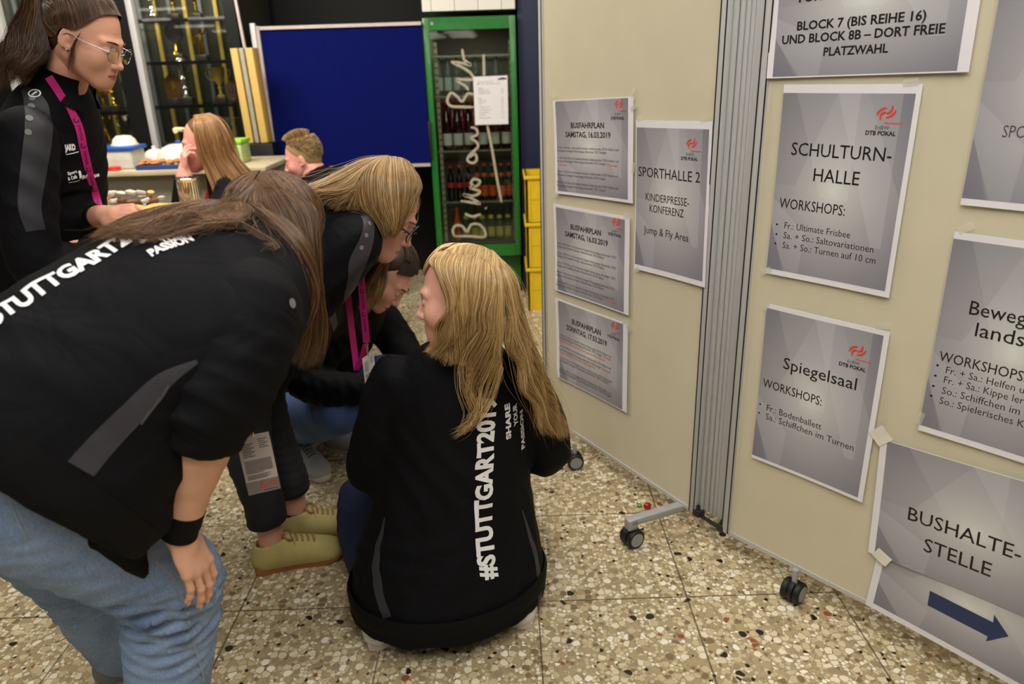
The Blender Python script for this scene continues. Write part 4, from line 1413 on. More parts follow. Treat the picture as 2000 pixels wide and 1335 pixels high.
for k in range(26):
    a = k / 26 * 2 * math.pi
    b.cyl((-1.305 + 0.042 * math.cos(a), 3.06 + 0.042 * math.sin(a), TZ + 0.012), (-1.305 + 0.042 * math.cos(a), 3.06 + 0.042 * math.sin(a), TZ + 0.122), 0.0026, seg=6)
b.build('rib', m_silver, ti)

# ------------------------------------------------------------------ soft-body modelling: blended volumes -> one skin
class Field:
    """blend rounded volumes in a grid and extract one continuous surface"""

    def __init__(self, lo, hi, h):
        self.h = h
        self.lo = np.asarray(lo, float)
        self.n = np.maximum(4, np.ceil((np.asarray(hi, float) - self.lo) / h).astype(int) + 1)
        self.F = np.full(self.n, 0.2, np.float32)

    def _box(self, lo, hi, mg):
        a = np.clip(np.floor((lo - mg - self.lo) / self.h).astype(int), 0, self.n)
        b = np.clip(np.ceil((hi + mg - self.lo) / self.h).astype(int) + 1, 0, self.n)
        if np.any(b <= a):
            return None
        ax = [(self.lo[i] + self.h * np.arange(a[i], b[i])).astype(np.float32) for i in range(3)]
        sl = tuple(slice(a[i], b[i]) for i in range(3))
        return sl, ax[0][:, None, None], ax[1][None, :, None], ax[2][None, None, :]

    def _join(self, sl, d, k, sub=False):
        f = self.F[sl]
        if sub:
            h = np.maximum(k - np.abs(f + d), 0) / k
            self.F[sl] = np.maximum(f, -d) + h * h * k * 0.25
        else:
            h = np.maximum(k - np.abs(f - d), 0) / k
            self.F[sl] = np.minimum(f, d) - h * h * k * 0.25

    def cone(self, a, b, ra, rb, k=0.02, sub=False):
        a, b = np.asarray(a, float), np.asarray(b, float)
        r = max(ra, rb)
        g = self._box(np.minimum(a, b) - r, np.maximum(a, b) + r, k + 4 * self.h)
        if g is None:
            return self
        sl, x, y, z = g
        d = b - a
        L = d @ d + 1e-12
        t = np.clip(((x - a[0]) * d[0] + (y - a[1]) * d[1] + (z - a[2]) * d[2]) / L, 0, 1)
        q = np.sqrt((x - a[0] - t * d[0]) ** 2 + (y - a[1] - t * d[1]) ** 2 + (z - a[2] - t * d[2]) ** 2)
        self._join(sl, q - (ra + (rb - ra) * t), k, sub)
        return self

    def chain(self, P, R, k=0.02, n=None):
        P = np.asarray(P, float)
        if n:
            R = np.interp(np.linspace(0, 1, n), np.linspace(0, 1, len(P)), R)
            P = catmull(P, n)
        for i in range(len(P) - 1):
            self.cone(P[i], P[i + 1], R[i], R[i + 1], k)
        return self

    def ell(self, c, r, ax=None, k=0.02, sub=False):
        c, r = np.asarray(c, float), np.asarray(r, float)
        A = np.eye(3) if ax is None else np.array([unit(v) for v in ax])
        e = np.sqrt(((A * r[:, None]) ** 2).sum(0))
        g = self._box(c - e, c + e, k + 4 * self.h)
        if g is None:
            return self
        sl, x, y, z = g
        q = [((x - c[0]) * A[i][0] + (y - c[1]) * A[i][1] + (z - c[2]) * A[i][2]) for i in range(3)]
        k0 = np.sqrt(sum((q[i] / r[i]) ** 2 for i in range(3)))
        k1 = np.sqrt(sum((q[i] / r[i] ** 2) ** 2 for i in range(3))) + 1e-6
        self._join(sl, k0 * (k0 - 1) / k1, k, sub)
        return self

    def etube(self, P, RX, RY, side, k=0.03, n=16):
        """tube with elliptical section; side = lateral direction(s), RX along side, RY across"""
        P = np.asarray(P, float)
        s = np.linspace(0, 1, len(P))
        u = np.linspace(0, 1, n)
        Q = catmull(P, n)
        RX, RY = np.interp(u, s, RX), np.interp(u, s, RY)
        S = np.asarray(side, float)
        S = np.repeat(S[None], n, 0) if S.ndim == 1 else np.stack([np.interp(u, s, S[:, i]) for i in range(3)], 1)
        T = np.gradient(Q, axis=0)
        for i in range(n - 1):
            a, d = Q[i], Q[i + 1] - Q[i]
            L = d @ d + 1e-12
            t_ = unit(T[i] + T[i + 1])
            sx = unit(S[i] - t_ * (S[i] @ t_))
            sy = np.cross(t_, sx)
            r = max(RX[i], RX[i + 1], RY[i], RY[i + 1])
            g = self._box(np.minimum(a, a + d) - r, np.maximum(a, a + d) + r, k + 3 * self.h)
            if g is None:
                continue
            sl, x, y, z = g
            X, Y, Z = x - a[0], y - a[1], z - a[2]
            t = np.clip((X * d[0] + Y * d[1] + Z * d[2]) / L, 0, 1)
            X, Y, Z = X - t * d[0], Y - t * d[1], Z - t * d[2]
            rx, ry = RX[i] + (RX[i + 1] - RX[i]) * t, RY[i] + (RY[i + 1] - RY[i]) * t
            qx = X * sx[0] + Y * sx[1] + Z * sx[2]
            qy = X * sy[0] + Y * sy[1] + Z * sy[2]
            qz = X * t_[0] + Y * t_[1] + Z * t_[2]
            rm = np.minimum(rx, ry)
            k0 = np.sqrt((qx / rx) ** 2 + (qy / ry) ** 2 + (qz / rm) ** 2)
            k1 = np.sqrt((qx / rx ** 2) ** 2 + (qy / ry ** 2) ** 2 + (qz / rm ** 2) ** 2) + 1e-6
            self._join(sl, k0 * (k0 - 1) / k1, k)
        return self

    def cut(self, p, n, k=0.006, lo=None, hi=None):
        """remove everything on the side n points to (optionally only inside a box)"""
        p, n = np.asarray(p, float), unit(n)
        lo_ = self.lo if lo is None else np.asarray(lo, float)
        hi_ = (self.lo + self.h * self.n) if hi is None else np.asarray(hi, float)
        g = self._box(lo_, hi_, 0)
        if g is None:
            return self
        sl, x, y, z = g
        d = (x - p[0]) * n[0] + (y - p[1]) * n[1] + (z - p[2]) * n[2]
        f = self.F[sl]
        h = np.maximum(k - np.abs(f - d), 0) / k
        self.F[sl] = np.maximum(f, d) + h * h * k * 0.25
        return self

    def mesh(self):
        F = self.F.copy()
        F[0], F[-1], F[:, 0], F[:, -1], F[:, :, 0], F[:, :, -1] = [0.1] * 6
        ins = F < 0
        n = np.array(F.shape)
        corner = [(i, j, k) for i in (0, 1) for j in (0, 1) for k in (0, 1)]
        cnt = np.zeros(n - 1, np.int8)
        for i, j, k in corner:
            cnt += ins[i:n[0] - 1 + i, j:n[1] - 1 + j, k:n[2] - 1 + k]
        act = np.argwhere((cnt > 0) & (cnt < 8))
        idx = np.full(n - 1, -1, np.int32)
        idx[tuple(act.T)] = np.arange(len(act))
        val = {c: F[act[:, 0] + c[0], act[:, 1] + c[1], act[:, 2] + c[2]] for c in corner}
        S, N = np.zeros((len(act), 3)), np.zeros(len(act))
        for c in corner:
            for ax in range(3):
                if c[ax] == 0:
                    e = list(c)
                    e[ax] = 1
                    a, b = val[c], val[tuple(e)]
                    m = (a < 0) != (b < 0)
                    t = np.where(m, a / np.where(m, a - b, 1), 0)
                    P = np.tile(np.array(c, float), (len(act), 1))
                    P[:, ax] += t
                    S += P * m[:, None]
                    N += m
        V = self.lo + self.h * (act + S / N[:, None])
        quads = []
        for ax in range(3):
            a1, a2 = (ax + 1) % 3, (ax + 2) % 3
            sl0 = [slice(1, n[i] - 1) for i in range(3)]
            sl0[ax] = slice(0, n[ax] - 1)
            sl1 = list(sl0)
            sl1[ax] = slice(1, n[ax])
            A, B = ins[tuple(sl0)], ins[tuple(sl1)]
            e = np.argwhere(A != B)
            flip = A[tuple(e.T)]
            off = np.array([s.start for s in sl0])
            p = e + off
            q = []
            for d1, d2 in ((-1, -1), (0, -1), (0, 0), (-1, 0)):
                r = p.copy()
                r[:, a1] += d1
                r[:, a2] += d2
                q.append(idx[tuple(r.T)])
            q = np.stack(q, 1)
            q[~flip] = q[~flip][:, ::-1]
            quads.append(q)
        return V, np.vstack(quads)


def vnormals(V, Q):
    N = np.zeros_like(V)
    fn = np.cross(V[Q[:, 2]] - V[Q[:, 0]], V[Q[:, 3]] - V[Q[:, 1]])
    for i in range(4):
        np.add.at(N, Q[:, i], fn)
    return N / (np.linalg.norm(N, axis=1)[:, None] + 1e-12)


def relax(V, Q, it=2, f=0.5):
    E = np.vstack([Q[:, [i, (i + 1) % 4]] for i in range(4)])
    deg = np.zeros(len(V))
    np.add.at(deg, E[:, 0], 1)
    np.add.at(deg, E[:, 1], 1)
    for _ in range(it):
        S = np.zeros_like(V)
        np.add.at(S, E[:, 0], V[E[:, 1]])
        np.add.at(S, E[:, 1], V[E[:, 0]])
        V = V + f * (S / deg[:, None] - V)
    return V


def folds(V, Q, amp, dirs, freq, seed=0, mask=None):
    """cloth folds: ridged waves running along given directions, warped by low frequency noise"""
    r = np.random.default_rng(seed)
    N = vnormals(V, Q)
    W = np.zeros(len(V))
    warp = np.zeros_like(V)
    for _ in range(5):
        d = r.normal(size=3)
        d /= np.linalg.norm(d)
        warp += np.outer(np.sin(V @ d * r.uniform(6, 16) + r.uniform(0, 6)), r.normal(size=3) * 0.35)
    for d, a in dirs:
        d = unit(d)
        for _ in range(3):
            ph = r.uniform(0, 6)
            f = freq * r.uniform(0.6, 1.6)
            env = 0.5 + 0.5 * np.sin(V @ unit(r.normal(size=3)) * r.uniform(7, 14) + r.uniform(0, 6))
            s = np.sin((V @ d) * f + warp @ d * 4.0 + ph)
            W += a * env * (1 - 2 * np.abs(s)) / 3
    if mask is not None:
        W *= mask
    return V + N * (amp * W)[:, None]


def fast_mesh(name, V, Q, mats, parent=None, mi=None, smooth=True):
    """V (n,3), Q (m,k) arrays of equal sized polygons (or list of such pairs already merged)"""
    V = np.asarray(V, float)
    if parent is not None and '_o' in parent:
        V = V - np.array(parent['_o'])
    me = bpy.data.meshes.new(name)
    k = Q.shape[1]
    me.vertices.add(len(V))
    me.vertices.foreach_set('co', V.astype(np.float32).ravel())
    me.loops.add(Q.size)
    me.loops.foreach_set('vertex_index', Q.astype(np.int32).ravel())
    me.polygons.add(len(Q))
    me.polygons.foreach_set('loop_start', np.arange(0, Q.size, k, dtype=np.int32))
    for mm in (mats if isinstance(mats, (list, tuple)) else [mats]):
        me.materials.append(mm)
    if mi is not None:
        me.polygons.foreach_set('material_index', np.asarray(mi, np.int32))
    me.update(calc_edges=True)
    me.polygons.foreach_set('use_smooth', np.full(len(Q), smooth))
    o = bpy.data.objects.new(name, me)
    COL.objects.link(o)
    if parent is not None:
        o.parent = parent
        if '_o' in parent:
            o['_o'] = parent['_o']
    return o


def merge(parts):
    V, Q, n = [], [], 0
    for v, q in parts:
        V.append(v)
        Q.append(q + n)
        n += len(v)
    return np.vstack(V), np.vstack(Q)


def bvh_of(V, Q):
    return BVHTree.FromPolygons([tuple(v) for v in V], [tuple(int(i) for i in q) for q in Q])


def px(P):
    return np.array([at(*p) for p in P])


# --- heads
HEAD_CACHE = {}


def head_mesh(h, neck_local, narrow=1.0):
    """one head with face, ears and the upper neck, in head space: x right, y forward, z up, origin between the ears"""
    f = Field((-0.105, -0.125, -0.20), (0.105, 0.150, 0.150), h)
    f.ell((0, -0.012, 0.040), (0.072, 0.094, 0.088), k=0.02)
    f.ell((0, 0.026, -0.012), (0.059, 0.064, 0.070), k=0.03)
    f.ell((0, 0.040, -0.058), (0.040, 0.046, 0.036), k=0.03)
    f.cone((-0.047, -0.004, -0.040), (-0.012, 0.070, -0.088), 0.013, 0.013, k=0.042)
    f.cone((0.047, -0.004, -0.040), (0.012, 0.070, -0.088), 0.013, 0.013, k=0.042)
    f.ell((0, 0.077, -0.089), (0.016, 0.013, 0.012), k=0.018)
    f.ell((0, 0.078, -0.060), (0.024, 0.0165, 0.019), k=0.02)
    for s in (-1, 1):
        f.ell((s * 0.036, 0.060, -0.026), (0.023, 0.024, 0.024), k=0.03)        # cheek
        f.cone((s * 0.010, 0.0885, 0.024), (s * 0.042, 0.073, 0.024), 0.006, 0.006, k=0.018)   # brow
        f.ell((s * 0.031, 0.103, 0.003), (0.0165, 0.0165, 0.0110), k=0.012, sub=True)          # eye socket
        f.ell((s * 0.031, 0.0765, 0.004), (0.0145, 0.0122, 0.0122), k=0.004)                   # lids
    f.cone((0, 0.087, 0.016), (0, 0.1055, -0.028), 0.0062, 0.0085, k=0.012)
    f.ell((0, 0.1085, -0.0315), (0.0090, 0.0082, 0.0080), k=0.008)
    for s in (-1, 1):
        f.ell((s * 0.0098, 0.0985, -0.0360), (0.0060, 0.0078, 0.0064), k=0.006)
        f.ell((s * 0.0052, 0.1045, -0.0418), (0.0028, 0.0042, 0.0024), k=0.003, sub=True)
        f.cone((s * 0.002, 0.0935, -0.0590), (s * 0.019, 0.0845, -0.0622), 0.0044, 0.0022, k=0.006)   # upper lip
        f.cone((s * 0.002, 0.0920, -0.0675), (s * 0.016, 0.0850, -0.0648), 0.0050, 0.0024, k=0.006)   # lower lip
    f.cone((-0.019, 0.0965, -0.0634), (0.019, 0.0965, -0.0634), 0.0014, 0.0014, k=0.003, sub=True)
    for s in (-1, 1):
        e = (unit((s, 0.45, 0)), unit((-0.45 * s, 1, -0.2)), (0, 0.2, 1))
        f.ell((s * 0.0755, -0.006, 0.000), (0.0060, 0.0165, 0.0290), e, k=0.006)
        f.ell((s * 0.0715, 0.004, -0.024), (0.006, 0.008, 0.008), k=0.006)
        f.ell((s * 0.0835, -0.003, 0.003), (0.0060, 0.0100, 0.0185), e, k=0.004, sub=True)
        f.ell((s * 0.0775, -0.0005, 0.001), (0.0030, 0.0045, 0.0100), e, k=0.004)
    if neck_local is not None:
        nl = np.asarray(neck_local, float)
        f.cone((0, -0.024, -0.045), nl, 0.047, 0.050, k=0.025)
    V, Q = f.mesh()
    V = relax(V, Q, 1, 0.4)
    if narrow != 1.0:
        V[:, 0] *= narrow
    return V, Q


def rot_from(fd, ud):
    fd = unit(fd)
    ud = unit(np.asarray(ud, float) - fd * (np.asarray(ud, float) @ fd))
    rt = np.cross(fd, ud)
    return np.stack((rt, fd, ud), 1)          # columns: local x, y, z


def off_skull(H, P, seed=0, keep=1.045, neck=True):
    """push hair strands that would run inside the head out to its surface"""
    g = np.random.default_rng(seed)
    n, m = P.shape[:2]
    rise = np.clip(np.linspace(0, 1, m) * 5, 0, 1)[None]
    lay = 1.0 + (keep - 1.02 + g.uniform(0, 0.06, n)[:, None]) * rise
    q = ((P - H.p) @ H.R) / H.s
    for c, r in (((0, -0.014, 0.042), (0.0755, 0.0965, 0.0905)), ((0, -0.030, -0.015), (0.064, 0.066, 0.085))):
        e = (q - c) / np.array(r)
        d = np.linalg.norm(e, axis=2)
        k = np.where(d < lay, lay / np.maximum(d, 0.25), 1.0)
        q = np.asarray(c) + (q - c) * k[..., None]
    return H.w(q.reshape(-1, 3)).reshape(P.shape)


def over_cloth(bvh, lst, lo=0.004, hi=0.020, seed=0):
    """hair lying on a garment is lifted onto its surface instead of running through it"""
    g = np.random.default_rng(seed)
    out = []
    for P, R in lst:
        Q = P.reshape(-1, 3).copy()
        off = np.repeat(g.uniform(lo, hi, P.shape[0]), P.shape[1])
        for i, p in enumerate(Q):
            h = bvh.find_nearest(Vector(p), 0.13)
            if h[0] is not None:
                n_ = h[1]
                dd_ = (p[0] - h[0].x) * n_.x + (p[1] - h[0].y) * n_.y + (p[2] - h[0].z) * n_.z
                if dd_ < off[i]:
                    Q[i] = (h[0].x + n_.x * off[i], h[0].y + n_.y * off[i], h[0].z + n_.z * off[i])
        Q = Q.reshape(P.shape)
        Q[:, 1:-1] = 0.25 * Q[:, :-2] + 0.5 * Q[:, 1:-1] + 0.25 * Q[:, 2:]
        out.append((Q, R))
    return out


class Head:
    def __init__(self, pos, fd, ud, neck_world, h=0.003, scale=1.0):
        self.p, self.R, self.s = np.asarray(pos, float), rot_from(fd, ud), scale
        nl = self.R.T @ (np.asarray(neck_world, float) - self.p) / scale if neck_world is not None else None
        if nl is not None:
            L = np.linalg.norm(nl)
            nl = nl * min(1.0, 0.17 / L)
        V, Q = head_mesh(h, nl)
        self.V, self.Q = self.w(V), Q
        loc = V
        c = loc[Q].mean(1)
        self.lips = (np.abs(c[:, 0]) < 0.021 - 0.0 * c[:, 1]) & (c[:, 1] > 0.078) & (c[:, 2] > -0.0735) & (c[:, 2] < -0.0545) & \
                    (np.abs(c[:, 2] + 0.0634) < 0.0086 - 0.25 * np.abs(c[:, 0]))

    def w(self, P):
        return self.p + self.s * (np.asarray(P, float) @ self.R.T)

    def d(self, v):
        return self.R @ np.asarray(v, float)


def hp(az, el, r=1.0):
    """point on the skull in head space; az 0 = front, +90 = the person's left"""
    a, e = math.radians(az), math.radians(el)
    return np.array((-math.sin(a) * math.cos(e) * 0.078 * r, -0.012 + math.cos(a) * math.cos(e) * 0.099 * r, 0.040 + math.sin(e) * 0.092 * r))


def skin_mat(name, rgb, lips=False):
    return mat(name, rgb, 0.48, var=0.05, scale=40, bump=0.04, bscale=500, sss=0.06, spec=0.4)


m_eye = mat('eye_white', (222, 214, 206), 0.2, var=0.02)
m_iris = mat('iris', (58, 50, 40), 0.15)


def face_parts(person, H, brow_m, lid=0.5):
    """eyeballs and eyebrows"""
    for s in (-1, 1):
        b = MB()
        c = H.w((s * 0.031, 0.0772, 0.0030))
        b.ell(c, np.array((0.0125, 0.0125, 0.0115)) * H.s, H.R.T, 14, 10)
        b.ell(H.w((s * 0.031, 0.0852, -0.0005)), np.array((0.0058, 0.0050, 0.0058)) * H.s, H.R.T, 12, 8, mi=1)
        b.build('eye', [m_eye, m_iris], person)
        P = H.w([(s * 0.011, 0.0965, 0.0255), (s * 0.024, 0.0930, 0.0285), (s * 0.037, 0.0845, 0.0275), (s * 0.047, 0.0745, 0.0220)])
        MB().tube(P, [0.0026, 0.0034, 0.0028, 0.001], 6, n=12, flat=(1, 0.6)).build('eyebrow', brow_m, person)


# --- hands
def hand_field(f, wrist, d, pn, side, curl=(0.35, 0.4, 0.45, 0.5), spread=0.10, thumb=(0.5, 0.3), scale=1.0, k=0.004):
    """hand in a Field. d: wrist to knuckles, pn: out of the back of the hand, side=+1 if the thumb lies on d x pn, else -1"""
    d, pn = unit(d), np.asarray(pn, float)
    pn = unit(pn - d * (pn @ d))
    t = np.cross(d, pn) * side              # towards the thumb
    w = np.asarray(wrist, float)
    S = scale
    kn = [w + d * 0.088 * S + t * 0.030 * S, w + d * 0.092 * S + t * 0.010 * S, w + d * 0.087 * S - t * 0.011 * S, w + d * 0.078 * S - t * 0.030 * S]
    f.ell(w + d * 0.048 * S, (0.040 * S, 0.052 * S, 0.0145 * S), (t, d, pn), k=0.012)
    f.cone(w, w + d * 0.03 * S, 0.024 * S, 0.022 * S, 0.014)
    L = [(0.040, 0.025, 0.021), (0.044, 0.029, 0.022), (0.041, 0.027, 0.021), (0.033, 0.020, 0.018)]
    tips = []
    for i in range(4):
        p = kn[i]
        f.cone(w + d * 0.03 * S + (kn[i] - w - d * 0.09 * S) * 0.5, p, 0.0105 * S, 0.0105 * S, 0.008)
        dirn = unit(d + t * spread * (1.5 - i))
        a = curl[i]
        r = (0.0092, 0.0082, 0.0074, 0.0064) if i < 3 else (0.0080, 0.0072, 0.0066, 0.0056)
        for j in range(3):
            ang = a * (0.9 if j == 0 else 1.25)
            ax = np.cross(pn, dirn)
            ax = unit(np.cross(dirn, pn))
            c, s_ = math.cos(ang), math.sin(ang)
            # bend towards the palm (-pn)
            nd = dirn * c - pn * s_
            pn_j = unit(pn * c + dirn * s_)
            q = p + nd * L[i][j] * S
            f.cone(p, q, r[j] * S, r[j + 1] * S, k)
            p, dirn, pn_l = q, nd, pn_j
            pn = pn_j
        tips.append((p, dirn, pn))
        pn = unit(np.cross(t * side, d)) if False else unit(np.asarray(tips[0][2]) * 0 + hand_field.pn0)
    # thumb from the side of the palm
    p0 = w + d * 0.018 * S + t * 0.024 * S - hand_field.pn0 * 0.006 * S
    d1 = unit(d * 0.70 + t * 0.72 * thumb[0] * 1.6 - hand_field.pn0 * 0.35)
    p1 = p0 + d1 * 0.042 * S
    d2 = unit(d1 * (1 - thumb[1]) + d * thumb[1] - hand_field.pn0 * thumb[1] * 0.6 - t * thumb[1] * 0.3)
    p2 = p1 + d2 * 0.030 * S
    d3 = unit(d2 - t * thumb[1] * 0.4 - hand_field.pn0 * thumb[1] * 0.5)
    p3 = p2 + d3 * 0.022 * S
    f.cone(p0, p1, 0.0155 * S, 0.0115 * S, 0.014)
    f.cone(p1, p2, 0.0105 * S, 0.0092 * S, k)
    f.cone(p2, p3, 0.0090 * S, 0.0070 * S, k)
    tips.append((p3, d3, -hand_field.pn0 * 0.5 + t))
    return tips


def hand(wrist, d, pn, side, elbow=None, r_elbow=0.038, r_wrist=0.024, h=0.0023, **kw):
    """mesh of a hand with (part of) its forearm"""
    d = unit(d)
    pn = unit(np.asarray(pn, float) - d * (np.asarray(pn, float) @ d))
    hand_field.pn0 = pn
    wrist = np.asarray(wrist, float)
    pts = [wrist - 0.06, wrist + 0.06, wrist + d * 0.2 - 0.07, wrist + d * 0.2 + 0.07]
    if elbow is not None:
        elbow = np.asarray(elbow, float)
        pts += [elbow - 0.05, elbow + 0.05]
    f = Field(np.min(pts, 0), np.max(pts, 0), h)
    if elbow is not None:
        e = wrist - elbow
        f.chain([elbow, elbow + e * 0.3, elbow + e * 0.75, wrist], [r_elbow, r_elbow * 1.02, r_wrist * 1.18, r_wrist], 0.02, n=9)
    tips = hand_field(f, wrist, d, pn, side, **kw)
    V, Q = f.mesh()
    return relax(V, Q, 1, 0.4), Q, tips


def nails(person, tips, m, S=1.0):
    for p, d, n in tips:
        n = unit(n - d * (n @ d))
        MB().ell(p + n * 0.0052 * S + d * 0.001, np.array((0.0045, 0.0062, 0.0018)) * S, (np.cross(d, n), d, n), 10, 6).build('fingernail', m, person)


m_nail = mat('fingernail', (226, 176, 158), 0.3, var=0.03)


# --- hair
def hair_mat(name, stops, rough=0.38, spec=0.5):
    t = NT(name)
    g = t.n('ShaderNodeNewGeometry')
    col = t.ramp(g.outputs['Random Per Island'], [(p, lin(c)) for p, c in stops])
    t.l(col, t.b.inputs['Base Color'])
    t.b.inputs['Roughness'].default_value = rough
    t.b.inputs['Specular IOR Level'].default_value = spec
    t.b.inputs['Sheen Weight'].default_value = 0.0
    return t.m


def sheet(curves, n, m=26, th=0.012, r=0.0009, wave=(0.0, 30.0), clump=0, frizz=0.002, seed=0, ends=0.15, rvar=0.4, out=None, u_rng=(0, 1), start=0.05):
    """strands filling a sheet between key curves. curves: (K, c, 3). Returns (n, m, 3) points and radii"""
    n, r = int(n * 1.9), r * 0.64
    g = np.random.default_rng(seed)
    C_ = np.stack([catmull(c, m) for c in curves])            # K,m,3
    K = len(C_)
    U = g.uniform(*u_rng, n)
    if K == 1:
        P = np.repeat(C_, n, 0)
    else:
        A = np.concatenate((2 * C_[:1] - C_[1:2], C_, 2 * C_[-1:] - C_[-2:-1]))
        t = np.clip(U, 0, 1) * (K - 1) * 0.99999
        i = t.astype(int)
        fr_ = (t - i)[:, None, None]
        a, b, c, d = A[i], A[i + 1], A[i + 2], A[i + 3]
        P = 0.5 * (2 * b + (c - a) * fr_ + (2 * a - 5 * b + 4 * c - d) * fr_ ** 2 + (3 * b - a - 3 * c + d) * fr_ ** 3)
    T = np.gradient(P, axis=1)
    T /= np.linalg.norm(T, axis=2)[..., None] + 1e-9
    if out is None:
        out = C_.reshape(-1, 3).mean(0)
    O = P - np.asarray(out)
    O -= T * (O * T).sum(2)[..., None]
    O /= np.linalg.norm(O, axis=2)[..., None] + 1e-9
    B = np.cross(T, O)
    s = np.linspace(0, 1, m)
    prof = np.clip(s * 5, 0.15, 1)
    dep = g.uniform(-1, 0.15, n) * th
    ph = U * 11.0 + seed + g.normal(0, 0.30, n)
    am, fq = 0.8 + 0.45 * np.sin(U * 17.0 + seed), 1.0 + 0.10 * np.sin(U * 9.0 + 2 * seed)
    Lc = np.linalg.norm(np.diff(P, axis=1), axis=2).cumsum(1)
    Lc = np.concatenate((np.zeros((n, 1)), Lc), 1)
    wv = wave[0] * am[:, None] * np.clip(s * 2.2 - 0.3, 0, 1) * np.sin(Lc * wave[1] * fq[:, None] + ph[:, None])
    wv2 = wave[0] * 0.6 * am[:, None] * np.clip(s * 2.2 - 0.3, 0, 1) * np.cos(Lc * wave[1] * 0.9 * fq[:, None] + ph[:, None] * 1.7)
    fz = np.cumsum(g.normal(0, 1, (n, m, 3)), 1) / math.sqrt(m) * frizz * np.clip(s * 1.5, 0, 1)[None, :, None]
    P = P + O * (dep[:, None] * prof + wv2 * 0.6)[..., None] + B * wv[..., None] + fz
    # strands gather into locks towards the tips
    if clump:
        kl = max(6, n // 22)
        order = np.argsort(U)
        lead = order[np.linspace(0, n - 1, kl).astype(int)]
        pos = np.searchsorted(U[lead], U + g.normal(0, 0.012, n))
        ld = lead[np.clip(pos + g.integers(-1, 1, n), 0, kl - 1)]
        bl = (0.78 * np.clip(s * 1.35 - 0.12, 0, 1) ** 0.8)[None, :, None] * g.uniform(0.55, 1, n)[:, None, None]
        P = P * (1 - bl) + (P[ld] + 0.16 * (P - P[ld])) * bl
    # uneven tips
    cutl = 1 - g.uniform(0, ends, n) ** 1.0
    st_ = g.uniform(0, 1, n)[:, None] ** 2 * start
    ss = st_ + s[None] * (cutl[:, None] - st_)
    j = np.minimum((ss * (m - 1)).astype(int), m - 2)
    f_ = ss * (m - 1) - j
    ar = np.arange(n)[:, None]
    P = P[ar, j] * (1 - f_)[..., None] + P[ar, j + 1] * f_[..., None]
    R = r * (1 + rvar * g.uniform(-1, 1, n))[:, None] * np.interp(s, [0, 0.7, 1], [1, 1, 0.25])[None]
    return P, R


def strands_mesh(lst, sides=3):
    Vs, Qs, base = [], [], 0
    for P, R in lst:
        n, m, _ = P.shape
        T = np.gradient(P, axis=1)
        T /= np.linalg.norm(T, axis=2)[..., None] + 1e-9
        ref = np.array((0.31, 0.52, 0.79))
        U = np.cross(T, ref)
        U /= np.linalg.norm(U, axis=2)[..., None] + 1e-9
        W = np.cross(T, U)
        ang = np.arange(sides) * 2 * math.pi / sides
        V = P[:, :, None] + R[:, :, None, None] * (U[:, :, None] * np.cos(ang)[None, None, :, None] + W[:, :, None] * np.sin(ang)[None, None, :, None])
        Vs.append(V.reshape(-1, 3))
        st = base + (np.arange(n) * m * sides)[:, None, None]
        i = (np.arange(m - 1) * sides)[None, :, None]
        k = np.arange(sides)[None, None, :]
        k2 = (k + 1) % sides
        q = np.stack((st + i + k, st + i + k2, st + i + sides + k2, st + i + sides + k), -1).reshape(-1, 4)
        Qs.append(q)
        base += n * m * sides
    return np.vstack(Vs), np.vstack(Qs)


# --- prints and stripes laid on cloth
def lay_on(bvh, P, n, off=0.0016, reach=0.25):
    """drop points P along -n onto the cloth surface"""
    n = Vector(unit(n))
    R = []
    for p in P:
        v = Vector(p)
        hit = bvh.ray_cast(v + n * reach, -n)
        if hit[0] is None:
            hit = bvh.find_nearest(v)
            R.append(np.array(hit[0] + hit[1] * off))
        else:
            nn_ = hit[1] if hit[1].dot(n) > 0 else -hit[1]
            R.append(np.array(hit[0] + (nn_ + n).normalized() * off))
    return np.array(R)


def print_text(parent, name, bvh, s, o, ux, uy, width, cap, m, bold=0.03, shear=0.0, off=0.0016, sub=0.16, curve=None):
    """lettering printed on cloth: starts at o, runs along ux for width, letters stand along uy"""
    V, Fc = text_mesh(s, bold=bold, res=3, subdiv=sub, shear=shear)
    ux, uy = unit(ux), np.asarray(uy, float)
    uy = unit(uy - ux * (uy @ ux))
    n = np.cross(ux, uy)
    P = np.asarray(o, float) + np.outer(V[:, 0] * width / V[:, 0].max(), ux) + np.outer(V[:, 1] * cap, uy)
    if curve is not None:
        P = curve(V[:, 0] / V[:, 0].max(), V[:, 1])
    A = lay_on(bvh, P, n, off)
    mb = MB().add(A, Fc)
    return mb.build(name, m, parent, smooth=60)


def stripe(parent, name, bvh, pts, widths, n, across, m, off=0.0012, seg=40):
    """strip of cloth panel along a path on the garment"""
    C_ = catmull(pts, seg)
    w = np.interp(np.linspace(0, 1, seg), np.linspace(0, 1, len(widths)), widths)
    k = 7
    T = np.gradient(C_, axis=0)
    rows = []
    for i in range(seg):
        ac = unit(np.cross(unit(n), T[i])) if across is None else unit(across)
        rows.append([C_[i] + ac * w[i] * (j / (k - 1) - 0.5) for j in range(k)])
    P = np.array(rows).reshape(-1, 3)
    A = lay_on(bvh, P, n, off)
    Fc = [(i * k + j, i * k + j + 1, (i + 1) * k + j + 1, (i + 1) * k + j) for i in range(seg - 1) for j in range(k - 1)]
    return MB().add(A, Fc).build(name, m, parent, smooth=60)


